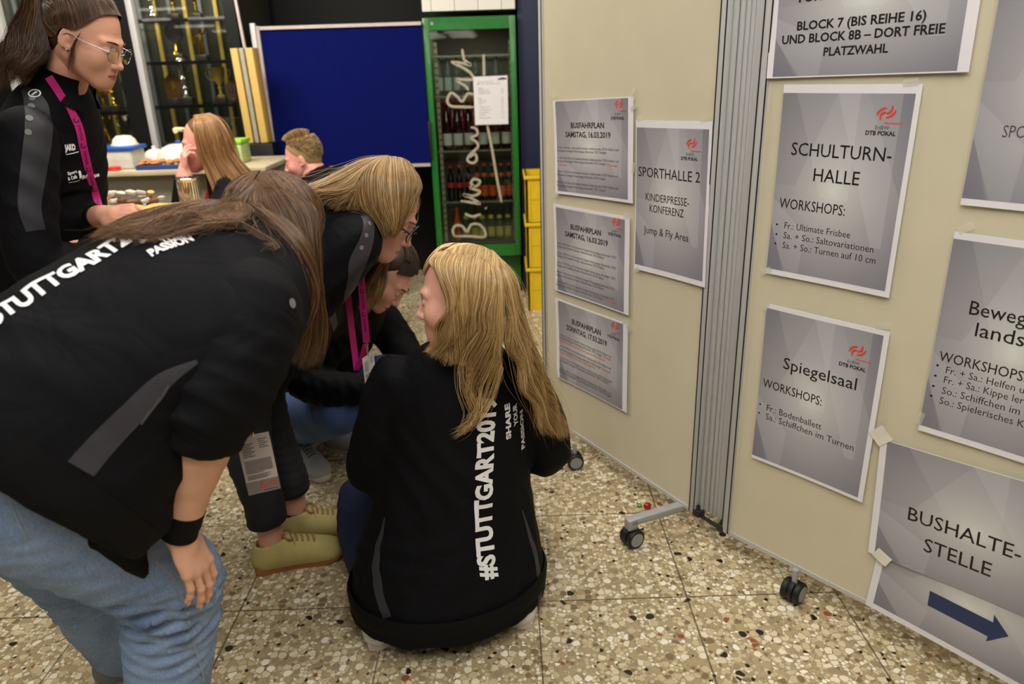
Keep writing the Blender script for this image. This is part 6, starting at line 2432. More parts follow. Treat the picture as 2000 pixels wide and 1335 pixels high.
# =============================================== person bending forward in the left foreground
def person_bending_foreground():
    c = np.array
    rk, lk = at(338, 1128, 1.13), at(175, 1140, 1.36)
    root = thing('person', (rk[0], rk[1], 0.0), 'person with long brown hair and light blue jeans bending forward, hand on knee', 'person')
    T = px([(50, 880, 1.05), (155, 772, 1.09), (278, 672, 1.14), (380, 600, 1.19), (455, 542, 1.24), (508, 505, 1.29)])
    spine = unit(T[4] - T[0])
    sR = c((0.28, -0.80, -0.48))
    sR = unit(sR - spine * (sR @ spine))
    back = unit(np.cross(sR, spine))
    if back[2] < 0:
        back = -back
    neck = at(515, 482, 1.34)
    H = Head(at(528, 460, 1.41), (0.74, 0.34, -0.55), (0.55, 0.10, 0.84), neck, h=0.003, scale=0.93)
    shR, elR, wrR = at(484, 615, 1.12), at(410, 806, 1.035), at(350, 1040, 1.04)
    shL, elL, wrL = at(525, 560, 1.48), at(420, 800, 1.46), at(250, 1075, 1.42)
    hipR, hipL = at(-40, 925, 0.99), at(-60, 890, 1.22)
    skin = sk_warm
    hR = hand(wrR, c((0.26, 0.00, -0.96)), c((0.95, -0.28, 0.18)), -1, elbow=elR, r_elbow=.040, r_wrist=.0215, curl=(0.30, 0.24, 0.22, 0.26), spread=0.03, thumb=(0.20, 0.5), h=0.0021, scale=0.86)
    hL = hand(wrL, c((0.42, 0.02, -0.92)), c((0.6, 0.7, 0.2)), 1, elbow=elL, r_elbow=.042, curl=(0.4, 0.4, 0.4, 0.4), h=0.003)
    bodycore = core([(T[1:-1], [.12, .13, .14, .12], [.09, .09, .09, .07], sR), ([shR, elR], [.05, .040]), ([shL, elL], [.05, .040]), ([T[4], neck, H.w((0, -0.02, -0.05))], [.07, .05, .046])])
    body(root, [bodycore, hR[:2], hL[:2]], skin, H)
    nails(root, hR[2][:4], m_nail)
    face_parts(root, H, mat('brow_brown', (84, 58, 40), 0.8))
    # jacket
    P = np.vstack((T, [shR, elR, shL, elL]))
    f = Field(P.min(0) - 0.30, P.max(0) + 0.16, 0.0065)
    f.etube(T, [.185, .180, .185, .190, .155, .07], [.215, .178, .150, .135, .105, .06], sR, 0.03, 24)
    f.ell(at(180, 900, 1.04), (.10, .15, .17), (back, sR, spine), k=0.08)
    f.ell(at(196, 1000, 1.03), (.06, .12, .13), (back, sR, spine), k=0.06)
    eC = wrR + (elR - wrR) * 0.80
    f.chain([shR, shR + (elR - shR) * 0.3], [.072, .060], 0.03, n=6)
    f.chain([shL, elL, wrL + (elL - wrL) * 0.6], [.075, .062, .050], 0.022, n=10)
    f.cone(T[5], T[5] + unit(T[5] - T[4]) * 0.04, .066, .062, 0.02)
    f.cut(at(150, 1035, .92), -(spine + 0.10 * back), k=0.004)
    f.cut(wrL + (elL - wrL) * 0.6, unit(wrL - elL), lo=wrL + (elL - wrL) * 0.6 - 0.09, hi=wrL + (elL - wrL) * 0.6 + 0.09)
    f.cone(at(215, 1030, 1.02), at(280, 1118, 1.02), .055, .012, k=0.03)
    side = lambda V: 0.35 + 0.65 * np.clip(-((V - T[2]) @ back) * 9 + 0.3, 0, 1)
    jk, bv, V, Q = garment(root, 'jacket', f, m_jacket, 0.009, ((back + 0.35 * spine, 1.0), (back - 0.3 * spine, 0.8), (spine, 0.4)), 30, 12, it=3, mask=side)
    # sleeve, pushed up to the elbow
    f = Field(np.min([shR, elR, eC], 0) - 0.14, np.max([shR, elR, eC], 0) + 0.14, 0.0055)
    f.chain([shR + c((0.0, 0.01, 0.012)), shR + (elR - shR) * 0.5 + c((0.006, 0, 0)), shR + (elR - shR) * 0.88, elR + (eC - elR) * 0.5, eC], [.082, .074, .064, .054, .046], 0.02, n=20)
    sa = unit(elR - shR)
    for k_, (t_, r_) in enumerate(((0.62, .070), (0.78, .068), (0.93, .064), (1.10, .056))):
        q_ = shR + (elR - shR) * t_ + c((0.008, -0.006, 0)) * (1 if k_ % 2 else -1)
        f.ell(q_, (r_, r_, .020), frame(sa + c((0.25 * (1 if k_ % 2 else -1), 0.1, 0))), k=0.012)
    f.cut(eC, unit(wrR - elR), lo=eC - 0.09, hi=eC + 0.09)
    sl, bs, V2, Q2 = garment(jk, 'sleeve', f, m_jacket, 0.006, ((sa, 1.0), (sa + c((0.5, 0, 0)), 0.7)), 60, 17, it=2, mask=lambda V: 0.25 + np.clip((V - shR) @ sa * 5, 0, 1))
    # cuff
    ca = unit(wrR - elR)
    f = Field(eC - 0.09, eC + 0.09, 0.005)
    f.cone(eC - ca * 0.045, eC + ca * 0.016, .055, .048, 0.01)
    f.cut(eC + ca * 0.012, ca).cut(eC - ca * 0.04, -ca)
    garment(jk, 'cuff', f, m_jacket_rib, 0.001, ((ca, 1.0),), 160, 2, it=1)
    # lettering along the spine
    def line(s_, p0, p1, cap, lead='', tail='', bold=0.045):
        a, na = cast(bv, *p0)
        b, nb = cast(bv, *p1)
        n_ = unit(na + nb)
        ux = unit(b - a)
        n_ = unit(n_ - ux * (n_ @ ux))
        k = np.linalg.norm(b - a) / text_mesh(s_, bold=bold)[0][:, 0].max()
        lw = text_mesh(lead + s_, bold=bold)[0][:, 0].max() - text_mesh(s_, bold=bold)[0][:, 0].max() if lead else 0
        full = lead + s_ + tail
        print_text(jk, 'back_print', bv, full, a - ux * lw * k, ux, np.cross(n_, ux), k * text_mesh(full, bold=bold)[0][:, 0].max(), cap, m_print_w, bold=bold, off=.002)
    line('TUTTGART', (10, 622), (240, 483), 0.042, '#S', '2019')
    line('PASSION', (297, 502), (380, 470), 0.0165)
    line('YOUR', (318, 478), (372, 458), 0.0165)
    line('SHARE', (277, 477), (335, 456), 0.0165)
    for path, w, nm, mm in (([(385, 705), (318, 745), (250, 815), (195, 872), (158, 915)], [.006, .026, .036, .038, .040], 'side_panel', m_stripe),
                            ([(330, 752), (315, 775), (295, 800), (275, 828)], [.003, .004, .004, .003], 'pocket_zip', m_zip),
                            ([(4, 895), (85, 948), (170, 1003), (235, 1050), (272, 1085)], [.080] * 5, 'hem_band', m_jacket_rib)):
        Pp = [cast(bv, *p) for p in path]
        stripe(jk, nm, bv, [p[0] for p in Pp], w, unit(sum(p[1] for p in Pp)), None, mm)
    q, nq = cast(bs, 570, 592)
    dots(sl, bs, [q], 0.008, nq, m_dot)
    # wristband
    wa = unit(wrR - elR)
    MB().lathe([(.0260, -.034), (.0325, -.030), (.0315, -.016), (.0315, 0), (.0295, .010), (.0300, .022), (.0240, .026)], wrR - wa * 0.020, wa, 24).build('wristband', m_jacket_rib, root)
    # jeans
    anR, anL = rk + (at(345, 1400, 1.11) - rk) * 1.9, lk + (at(265, 1400, 1.40) - lk) * 1.55
    anR, anL = c((anR[0], anR[1], 0.09)), c((anL[0], anL[1], 0.09))
    f = Field(np.min([hipR, hipL, anR, anL, rk], 0) - 0.22, np.max([hipR, hipL, anR, anL, rk, lk], 0) + 0.16, 0.008)
    f.chain([hipR, hipR + (rk - hipR) * 0.5, rk], [.102, .092, .078], 0.03, n=14)
    f.chain([rk, rk + (anR - rk) * 0.30, rk + (anR - rk) * 0.62, anR], [.077, .070, .062, .050], 0.03, n=16)
    f.chain([hipL, hipL + (lk - hipL) * 0.5, lk], [.108, .092, .076], 0.03, n=14)
    f.chain([lk, lk + (anL - lk) * 0.30, lk + (anL - lk) * 0.62, anL], [.077, .070, .060, .050], 0.03, n=16)
    f.etube([at(-150, 880, 1.05), at(-20, 900, 1.10), at(60, 880, 1.12)], [.15, .175, .16], [.10, .130, .125], sR, 0.04, 10)
    ax = unit(anR - rk)
    kn = lambda V: np.exp(-(((V - rk) @ ax - 0.06) / 0.075) ** 2) + 0.18 + 0.9 * np.exp(-(((V - lk) @ ax - 0.04) / 0.08) ** 2) * (np.linalg.norm(V - lk, axis=1) < 0.2)
    jn, bj, V, Q = garment(root, 'jeans', f, m_denim_light, 0.015, ((ax, 1.0), (ax + c((0.25, 0, 0.1)), 0.8)), 105, 8, it=2, mask=kn)
    for path in ([(268, 1075), (330, 1120), (365, 1180), (378, 1240), (398, 1330)],):
        Pp = [cast(bj, *p) for p in path]
        stripe(jn, 'side_seam', bj, [p[0] for p in Pp], [.0038] * 5, unit(sum(p[1] for p in Pp)), None, m_stitch)
    for path in ([(8, 952), (30, 1005), (52, 1052)], [(52, 1052), (30, 1062), (-5, 1068)], [(16, 950), (38, 1003), (60, 1050)]):
        Pp = [cast(bj, *p) for p in path]
        stripe(jn, 'pocket_seam', bj, [p[0] for p in Pp], [.002] * 3, unit(sum(p[1] for p in Pp)), None, m_stitch)
    gs, gl = mat('grey_trainer', (120, 122, 126), 0.6), mat('white_sole', (206, 198, 186), 0.55)
    shoe(root, c((anR[0] - 0.07, anR[1], 0)), (1, 0.25), 0.25, gs, gl, gl, h=0.006)
    shoe(root, c((anL[0] - 0.07, anL[1], 0)), (1, 0.25), 0.25, gs, gl, gl, h=0.006)
    # badge hanging from the neck
    top = at(486, 820, 1.20)
    ribbon([at(505, 560, 1.34), at(500, 680, 1.30), at(490, 765, 1.24), top], .018, (0.3, -1, 0.1), 'lanyard', m_pink, root)
    badge(root, top, at(508, 985, 1.20) - at(476, 845, 1.20), c((0.85, 0.30, 0.42)), None, w=0.058, h=0.120)
    # hair
    ctr = H.p + c((-0.03, 0.05, -0.04))
    BK = [px(q) for q in ([(515, 352, 1.41), (455, 378, 1.385), (412, 408, 1.33), (345, 428, 1.28), (270, 442, 1.245), (205, 462, 1.21)],
                          [(508, 350, 1.39), (452, 385, 1.34), (412, 418, 1.27), (345, 436, 1.215), (265, 452, 1.18), (200, 470, 1.165)],
                          [(500, 352, 1.375), (455, 398, 1.30), (428, 432, 1.215), (365, 444, 1.165), (290, 456, 1.135), (212, 476, 1.13)],
                          [(498, 354, 1.37), (462, 402, 1.29), (448, 436, 1.20), (410, 447, 1.165), (350, 453, 1.14), (285, 464, 1.115)],
                          [(500, 355, 1.37), (475, 405, 1.285), (474, 438, 1.215), (462, 452, 1.185), (430, 453, 1.17), (395, 452, 1.16)])]
    SD = [px(q) for q in ([(500, 354, 1.37), (485, 400, 1.29), (500, 455, 1.235), (535, 530, 1.205), (562, 600, 1.195), (545, 690, 1.205)],
                          [(508, 353, 1.38), (520, 393, 1.295), (548, 460, 1.255), (580, 540, 1.225), (585, 620, 1.215), (570, 712, 1.225)],
                          [(518, 353, 1.395), (560, 385, 1.315), (592, 450, 1.285), (605, 545, 1.265), (605, 630, 1.25), (590, 720, 1.255)],
                          [(528, 354, 1.405), (590, 389, 1.365), (612, 440, 1.335), (618, 545, 1.3), (628, 640, 1.285), (606, 722, 1.285)],
                          [(532, 355, 1.42), (604, 393, 1.42), (624, 430, 1.42), (622, 545, 1.38), (634, 640, 1.35), (620, 715, 1.34)],
                          [(530, 357, 1.43), (590, 396, 1.47), (612, 450, 1.48), (615, 560, 1.46), (615, 650, 1.43), (600, 700, 1.42)]) ]
    LF = [px(q) for q in ([(505, 354, 1.4), (470, 381, 1.42), (450, 430, 1.42), (440, 480, 1.36)], [(520, 355, 1.43), (540, 400, 1.475), (530, 470, 1.46), (520, 520, 1.44)])]
    hm = hair_mat('brown_hair', [(0.0, (44, 29, 18)), (0.35, (78, 52, 32)), (0.7, (110, 77, 48)), (1.0, (158, 120, 80))], 0.31)
    lst = [sheet(BK, 2600, 26, .018, .00065, (.0120, 60.0), clump=40, frizz=.014, seed=11, out=ctr - back * 0.05, ends=.22),
           sheet(SD, 2900, 26, .022, .00065, (.0045, 50.0), clump=70, frizz=.005, seed=12, out=ctr, ends=.10),
           sheet(LF, 700, 18, .012, .0008, (.002, 40.0), clump=30, frizz=.003, seed=13, out=ctr),
           sheet(BK + SD[:3], 160, 26, .03, .0004, (.006, 40.0), frizz=.022, seed=14, out=ctr, ends=.4)]
    loop = [px([(440, 455, 1.19), (500, 470, 1.175), (530, 480, 1.17), (525, 500, 1.165), (492, 510, 1.165)])]
    lst.append(sheet(loop, 14, 26, .004, .0005, (.001, 30.0), frizz=.003, seed=15, out=ctr))
    hair(root, H, over_cloth(bs, over_cloth(bv, lst, .003, .013), .003, .012), hm)


person_bending_foreground()


# =============================================== person with glasses bending over behind
def person_bending_glasses():
    c = np.array
    f1 = at(500, 1126, 1.0)
    fl = lambda x, y: CAM + (at(x, y, 1.0) - CAM) * (-CAM_H / (at(x, y, 1.0) - CAM)[2])
    hN, hF = fl(497, 1126), fl(548, 1060)
    root = thing('person', ((hN[0] + hF[0]) / 2, (hN[1] + hF[1]) / 2, 0.0), 'person with blonde hair and dark glasses bending over, in black jeans and olive shoes', 'person')
    T = px([(470, 690, 2.02), (520, 590, 2.01), (575, 510, 2.00), (640, 455, 1.99), (700, 440, 1.97), (728, 440, 1.96)])
    spine = unit(T[4] - T[0])
    sR = c((0.15, -0.95, -0.05))
    sR = unit(sR - spine * (sR @ spine))
    back = unit(np.cross(sR, spine))
    if back[2] < 0:
        back = -back
    H = Head(at(740, 412, 1.93), (0.80, -0.06, -0.58), (0.56, 0.06, 0.82), at(715, 440, 1.96), h=0.003)
    shR, elR, wrR = at(690, 470, 1.82), at(590, 600, 1.84), at(468, 690, 1.96)
    shL, elL, wrL = at(720, 480, 2.14), at(640, 620, 2.12), at(490, 690, 2.14)
    hipR, hipL = at(455, 720, 1.98), at(470, 700, 2.12)
    hN, hF = hN + c((0.0, 0.028, 0)), hF + c((0.0, 0.025, 0))
    anR, anL = c((hN[0] + 0.046, hN[1] + 0.026, 0.10)), c((hF[0] + 0.043, hF[1] + 0.024, 0.10))
    knR, knL = at(478, 850, 1.95), at(520, 835, 2.10)
    skin = sk_pale
    hR = hand(wrR, c((0.2, 0.2, -0.9)), c((0.2, -0.9, 0.1)), -1, elbow=elR, h=0.003)
    hL = hand(wrL, c((0.1, 0.3, -0.9)), c((0.2, 0.9, 0.1)), 1, elbow=elL, h=0.003)
    bodycore = core([(T[:-1], [.14, .13, .14, .15, .12], [.11, .10, .10, .10, .07], sR), ([shR, elR], [.045, .038]), ([shL, elL], [.045, .038]),
                     ([hipR, knR, anR + c((0, 0, .07)), anR - c((0, 0, .06))], [.08, .055, .028, .030]), ([hipL, knL, anL + c((0, 0, .07)), anL - c((0, 0, .06))], [.08, .055, .028, .030]), ([T[4], T[5], H.w((0, -.02, -.05))], [.06, .05, .046])], 0.008)
    body(root, [bodycore, hR[:2], hL[:2]], skin, H)
    face_parts(root, H, mat('brow_dark_blonde', (112, 82, 56), 0.8))
    glasses(root, H, m_darkframe, 0.0235, .0022)
    f = Field(T.min(0) - 0.26, T.max(0) + 0.20, 0.007)
    f = Field(np.vstack((T, [shR, elR, wrR, wrL])).min(0) - 0.22, np.vstack((T, [shR, elR, wrR, wrL])).max(0) + 0.2, 0.0075)
    f.etube(T, [.185, .175, .185, .190, .150, .075], [.165, .135, .130, .130, .095, .060], sR, 0.03, 22)
    f.chain([shR, elR, wrR], [.072, .060, .042], 0.025, n=14)
    f.chain([shL, elL, wrL], [.072, .060, .042], 0.025, n=14)
    f.ell(at(600, 600, 1.98), (.09, .13, .12), k=0.06)
    f.cut(T[0] - spine * 0.08, -spine)
    f.cut(wrR, wrR - elR, lo=wrR - .07, hi=wrR + .07).cut(wrL, wrL - elL, lo=wrL - .07, hi=wrL + .07)
    jk, bv, V, Q = garment(root, 'jacket', f, m_jacket, 0.005, ((back, 1.0), (spine, 0.6)), 36, 21, it=3)
    # turned-up collar
    cd = unit(H.w((0, -0.02, -0.06)) - T[4])
    f = Field(T[5] - 0.13, T[5] + 0.16, 0.005)
    f.cone(T[5] - cd * 0.04, T[5] + cd * 0.055, .082, .078, 0.01)
    f.cone(T[5] - cd * 0.08, T[5] + cd * 0.12, .068, .066, 0.006, sub=True)
    f.cut(T[5] + cd * 0.050, cd)
    garment(jk, 'collar', f, m_jacket, 0)
    Pp = [cast(bv, *p) for p in ((712, 400), (722, 430), (716, 470), (700, 520), (680, 580), (655, 640))]
    stripe(jk, 'sleeve_panel', bv, [p[0] for p in Pp], [.018, .034, .038, .038, .036, .030], unit(sum(p[1] for p in Pp)), None, m_stripe)
    for x, y in ((721, 436), (715, 459), (706, 483)):
        q, nq = cast(bv, x, y)
        dots(jk, bv, [q], 0.0055, nq, m_dot)
    f = Field(np.min([hipR, anR, anL, hipL], 0) - 0.16, np.max([hipR, anR, anL, hipL, knL], 0) + 0.16, 0.007)
    f.chain([hipR, knR, anR + c((0, 0, .10)), anR + c((-0.006, 0, .045))], [.105, .070, .050, .045], 0.02, n=18)
    f.chain([hipL, knL, anL + c((0, 0, .10)), anL + c((-0.006, 0, .045))], [.105, .070, .050, .045], 0.02, n=18)
    f.etube([T[0] - spine * 0.10, T[0] + spine * 0.06], [.16, .17], [.13, .13], sR, 0.04, 6)
    f.cut(anR + c((0, 0, .055)), (0.1, 0, -1))
    garment(root, 'jeans', f, m_denim_black, 0.004, (((0.2, 0, 1), 1.0),), 90, 22)
    up_, so_, la_ = mat('olive_suede', (186, 172, 106), 0.85, bump=0.1, bscale=400), mat('gum_rubber', (178, 112, 62), 0.5), mat('tan_lace', (152, 122, 84), 0.8)
    shoe(root, hN, fl(672, 1080) - hN, 0.262, up_, so_, la_, mat('dark_sock', (30, 30, 34), 0.9), h=0.004, toe_up=0.8)
    shoe(root, hF, fl(682, 1034) - hF, 0.250, up_, so_, la_, mat('dark_sock', (30, 30, 34), 0.9), h=0.004, toe_up=0.8)
    # lanyard with its badge
    tp = at(716, 672, 1.92)
    _, C1 = ribbon([at(700, 455, 1.86), at(704, 520, 1.875), at(709, 590, 1.895), at(716, 668, 1.92)], .019, (0.15, -1, 0.15), 'lanyard', m_pink, root)
    lanyard_print(root, C1, .019, (0.15, -1, 0.15))
    _, C2 = ribbon([at(672, 500, 2.02), at(680, 580, 2.00), at(688, 650, 1.97), at(697, 722, 1.95)], .018, (0.5, -1, 0.1), 'lanyard', m_pink, root)
    ribbon([at(697, 722, 1.95), at(706, 700, 1.94), at(714, 672, 1.925)], .016, (0.6, -1, 0.1), 'lanyard', m_pink, root)
    badge(root, tp, at(726, 775, 1.91) - at(716, 690, 1.92), c((0.22, 0.95, 0.1)), None, w=0.075, h=0.12)
    ctr = H.p + c((-0.02, 0.04, -0.04))
    L1 = [px(q) for q in ([(760, 303, 1.945), (705, 312, 1.92), (655, 336, 1.90), (610, 357, 1.88), (560, 372, 1.87), (510, 384, 1.86)],
                          [(752, 303, 1.93), (702, 318, 1.88), (655, 345, 1.855), (610, 362, 1.845), (560, 378, 1.84), (510, 392, 1.84)],
                          [(745, 304, 1.92), (700, 330, 1.86), (660, 352, 1.835), (620, 368, 1.825), (575, 382, 1.825), (540, 392, 1.825)],
                          [(742, 305, 1.915), (708, 335, 1.855), (690, 362, 1.83), (655, 374, 1.82), (625, 372, 1.82), (600, 384, 1.82)])]
    L2 = [px(q) for q in ([(742, 305, 1.915), (712, 335, 1.855), (712, 385, 1.835), (735, 430, 1.835), (752, 462, 1.84)],
                          [(752, 304, 1.915), (738, 340, 1.855), (742, 395, 1.83), (758, 435, 1.83), (760, 463, 1.84)],
                          [(770, 305, 1.92), (775, 350, 1.855), (778, 400, 1.83), (775, 440, 1.83), (765, 466, 1.84)],
                          [(786, 308, 1.925), (798, 350, 1.865), (792, 400, 1.845), (780, 438, 1.84), (768, 467, 1.845)],
                          [(798, 314, 1.935), (812, 352, 1.89), (800, 394, 1.86), (784, 430, 1.85), (770, 462, 1.85)],
                          [(804, 320, 1.945), (824, 360, 1.92), (814, 390, 1.88), (794, 424, 1.86), (776, 457, 1.855)])]
    L3 = [px(q) for q in ([(780, 312, 1.95), (800, 350, 2.01), (786, 420, 2.03), (760, 480, 2.02), (735, 540, 1.99), (705, 605, 1.97)],
                          [(778, 310, 1.96), (790, 370, 2.02), (776, 450, 2.03), (755, 510, 2.01), (728, 560, 1.98), (715, 612, 1.96)],
                          [(774, 310, 1.96), (782, 400, 2.03), (770, 460, 2.03), (758, 520, 2.01), (752, 570, 1.98), (738, 600, 1.965)])]
    LM = [L1[-1], px([(742, 305, 1.915), (704, 340, 1.85), (696, 378, 1.83), (700, 412, 1.835), (716, 440, 1.84), (735, 462, 1.845)]), L2[0]]
    hm = hair_mat('dark_blonde_hair', [(0.0, (92, 66, 38)), (0.35, (142, 108, 66)), (0.7, (184, 148, 98)), (1.0, (216, 186, 134))], 0.33)
    lst = [sheet(L1, 1500, 24, .012, .0008, (.0012, 30.0), clump=40, frizz=.002, seed=31, out=ctr, ends=.1),
           sheet(L2, 2400, 24, .014, .0008, (.002, 34.0), clump=60, frizz=.003, seed=32, out=ctr, ends=.12),
           sheet(LM, 900, 24, .012, .0008, (.002, 34.0), clump=24, frizz=.003, seed=36, out=ctr, ends=.15),
           sheet(L3, 1100, 24, .016, .0008, (.006, 60.0), clump=26, frizz=.004, seed=33, out=ctr, ends=.15),
           sheet(L1 + L2, 90, 24, .03, .0005, (.004, 34.0), frizz=.022, seed=34, out=ctr, ends=.3)]
    hair(root, H, over_cloth(bv, lst, .003, .014), hm)


person_bending_glasses()


# =============================================== person crouching behind, dark hair
def person_crouching_dark():
    c = np.array
    fl = lambda x, y: CAM + (at(x, y, 1.0) - CAM) * (-CAM_H / (at(x, y, 1.0) - CAM)[2])
    root = thing('person', (*fl(620, 930)[:2], 0.0), 'person with dark tied-back hair crouching behind the others in blue jeans and grey trainers', 'person')
    H = Head(at(748, 535, 2.42), (0.60, -0.22, -0.78), (0.72, 0.05, 0.62), at(712, 575, 2.46), h=0.0035)
    T = px([(610, 760, 2.56), (625, 720, 2.55), (645, 670, 2.53), (670, 625, 2.50), (700, 595, 2.47), (712, 580, 2.46)])
    spine = unit(T[4] - T[0])
    sR = c((0.25, -0.95, 0))
    sR = unit(sR - spine * (sR @ spine))
    shR, elR, wrR = at(665, 640, 2.32), at(600, 745, 2.22), at(765, 762, 2.16)
    shL, elL, wrL = at(740, 615, 2.62), at(790, 690, 2.55), at(800, 745, 2.30)
    hipR, hipL = at(585, 800, 2.50), at(600, 790, 2.66)
    knR, knL = at(668, 795, 2.24), at(755, 735, 2.50)
    tR = fl(645, 945)
    hlR = fl(575, 893)
    anR = hlR + c((0.05, 0.0, 0.10))
    hlL = fl(640, 872)
    anL = hlL + c((0.04, 0.02, 0.10))
    hR = hand(wrR, c((0.9, -0.1, -0.3)), c((0.3, -0.3, 0.9)), -1, elbow=elR, h=0.0035)
    hL = hand(wrL, c((0.1, -0.7, -0.6)), c((0.1, -0.3, 0.9)), 1, elbow=elL, h=0.0035)
    bc = core([(T[:-1], [.13, .12, .13, .14, .11], [.10, .10, .10, .09, .07], sR), ([shR, elR], [.045, .038]), ([shL, elL], [.045, .038]),
               ([hipR, knR, anR, anR - c((0, 0, .04))], [.08, .055, .036, .036]), ([hipL, knL, anL, anL - c((0, 0, .04))], [.08, .055, .036, .036]), ([T[4], T[5], H.w((0, -.02, -.05))], [.06, .05, .046])])
    body(root, [bc, hR[:2], hL[:2]], sk_pale, H)
    face_parts(root, H, mat('brow_dark', (52, 38, 30), 0.8))
    P = np.vstack((T, [shR, elR, wrR, shL, elL, wrL]))
    f = Field(P.min(0) - 0.2, P.max(0) + 0.18, 0.0085)
    f.etube(T, [.17, .165, .175, .18, .14, .07], [.14, .13, .125, .12, .09, .06], sR, 0.03, 18)
    f.chain([shR, elR, wrR], [.068, .060, .044], 0.025, n=12).chain([shL, elL, wrL], [.068, .060, .044], 0.025, n=12)
    f.cut(wrR, wrR - elR, lo=wrR - .07, hi=wrR + .07).cut(wrL, wrL - elL, lo=wrL - .07, hi=wrL + .07)
    jk, bv, V, Q = garment(root, 'jacket', f, m_jacket, 0.007, (((0.9, 0.2, 0.4), 1.0), ((0.3, 0.4, 0.9), 0.6)), 60, 41, it=2)
    q, nq = cast(bv, 690, 640)
    J_ = [hipR, hipL, knR, knL, anR, anL]
    f = Field(np.min(J_, 0) - 0.17, np.max(J_, 0) + 0.17, 0.008)
    f.chain([hipR, knR], [.110, .082], 0.02, n=10).chain([knR, knR + (anR - knR) * .5, anR + c((0, 0, .02))], [.080, .066, .046], 0.02, n=12)
    f.chain([hipL, knL], [.110, .080], 0.02, n=10).chain([knL, knL + (anL - knL) * .5, anL + c((0, 0, .02))], [.078, .062, .046], 0.02, n=12)
    f.ell((hipR + hipL) / 2, (.16, .16, .13), k=0.04)
    garment(root, 'jeans', f, m_denim_mid, 0.004, (((0.9, -0.3, 0.3), 1.0),), 70, 42)
    gs, gl, ga = mat('grey_knit_trainer', (168, 172, 174), 0.8, bump=0.2, bscale=500), mat('pale_sole', (214, 206, 198), 0.5), mat('grey_lace', (92, 94, 96), 0.8)
    shoe(root, hlR, tR - hlR, 0.25, gs, gl, ga, h=0.005)
    shoe(root, hlL, c((0.9, -0.35, 0)), 0.25, gs, gl, ga, h=0.005)
    hm = hair_mat('dark_brown_hair', [(0.0, (26, 18, 14)), (0.5, (48, 34, 26)), (0.85, (72, 52, 38)), (1.0, (104, 78, 54))], 0.33)
    cl = []
    for az in (-70, -35, 0, 35, 70, 100):
        cl.append(H.w([hp(az * 0.9, 38 - abs(az) * .42, 1.06), hp(az * 1.0, 62 - abs(az) * 0.2, 1.07), hp(180 - (180 - az * 1.4) * 0.35 if az >= 0 else -180 + (180 + az * 1.4) * 0.35, 62, 1.07), hp(175 if az >= 0 else -175, 20, 1.12), hp(180, -5, 1.25)]))
    lst = [sheet(cl[:3], 900, 18, .006, .001, (.0006, 30.0), clump=40, frizz=.002, seed=51, out=H.p), sheet(cl[2:], 900, 18, .006, .001, (.0006, 30.0), clump=40, frizz=.002, seed=52, out=H.p)]
    bun = H.w(hp(180, 10, 1.40))
    g = np.random.default_rng(5)
    bl_ = []
    for k in range(7):
        a0 = g.uniform(0, 6.28)
        ax = unit(g.normal(size=3))
        u, v, _ = frame(ax)
        tt = np.linspace(0, 5.2, 10) + a0
        bl_.append(bun + 0.030 * (np.outer(np.cos(tt), u) + np.outer(np.sin(tt), v)))
    for k, q in enumerate(bl_):
        lst.append(sheet([q], 120, 18, .012, .001, (.002, 40.0), frizz=.006, seed=60 + k, out=bun))
    hair(root, H, lst, hm)
    return


person_crouching_dark()


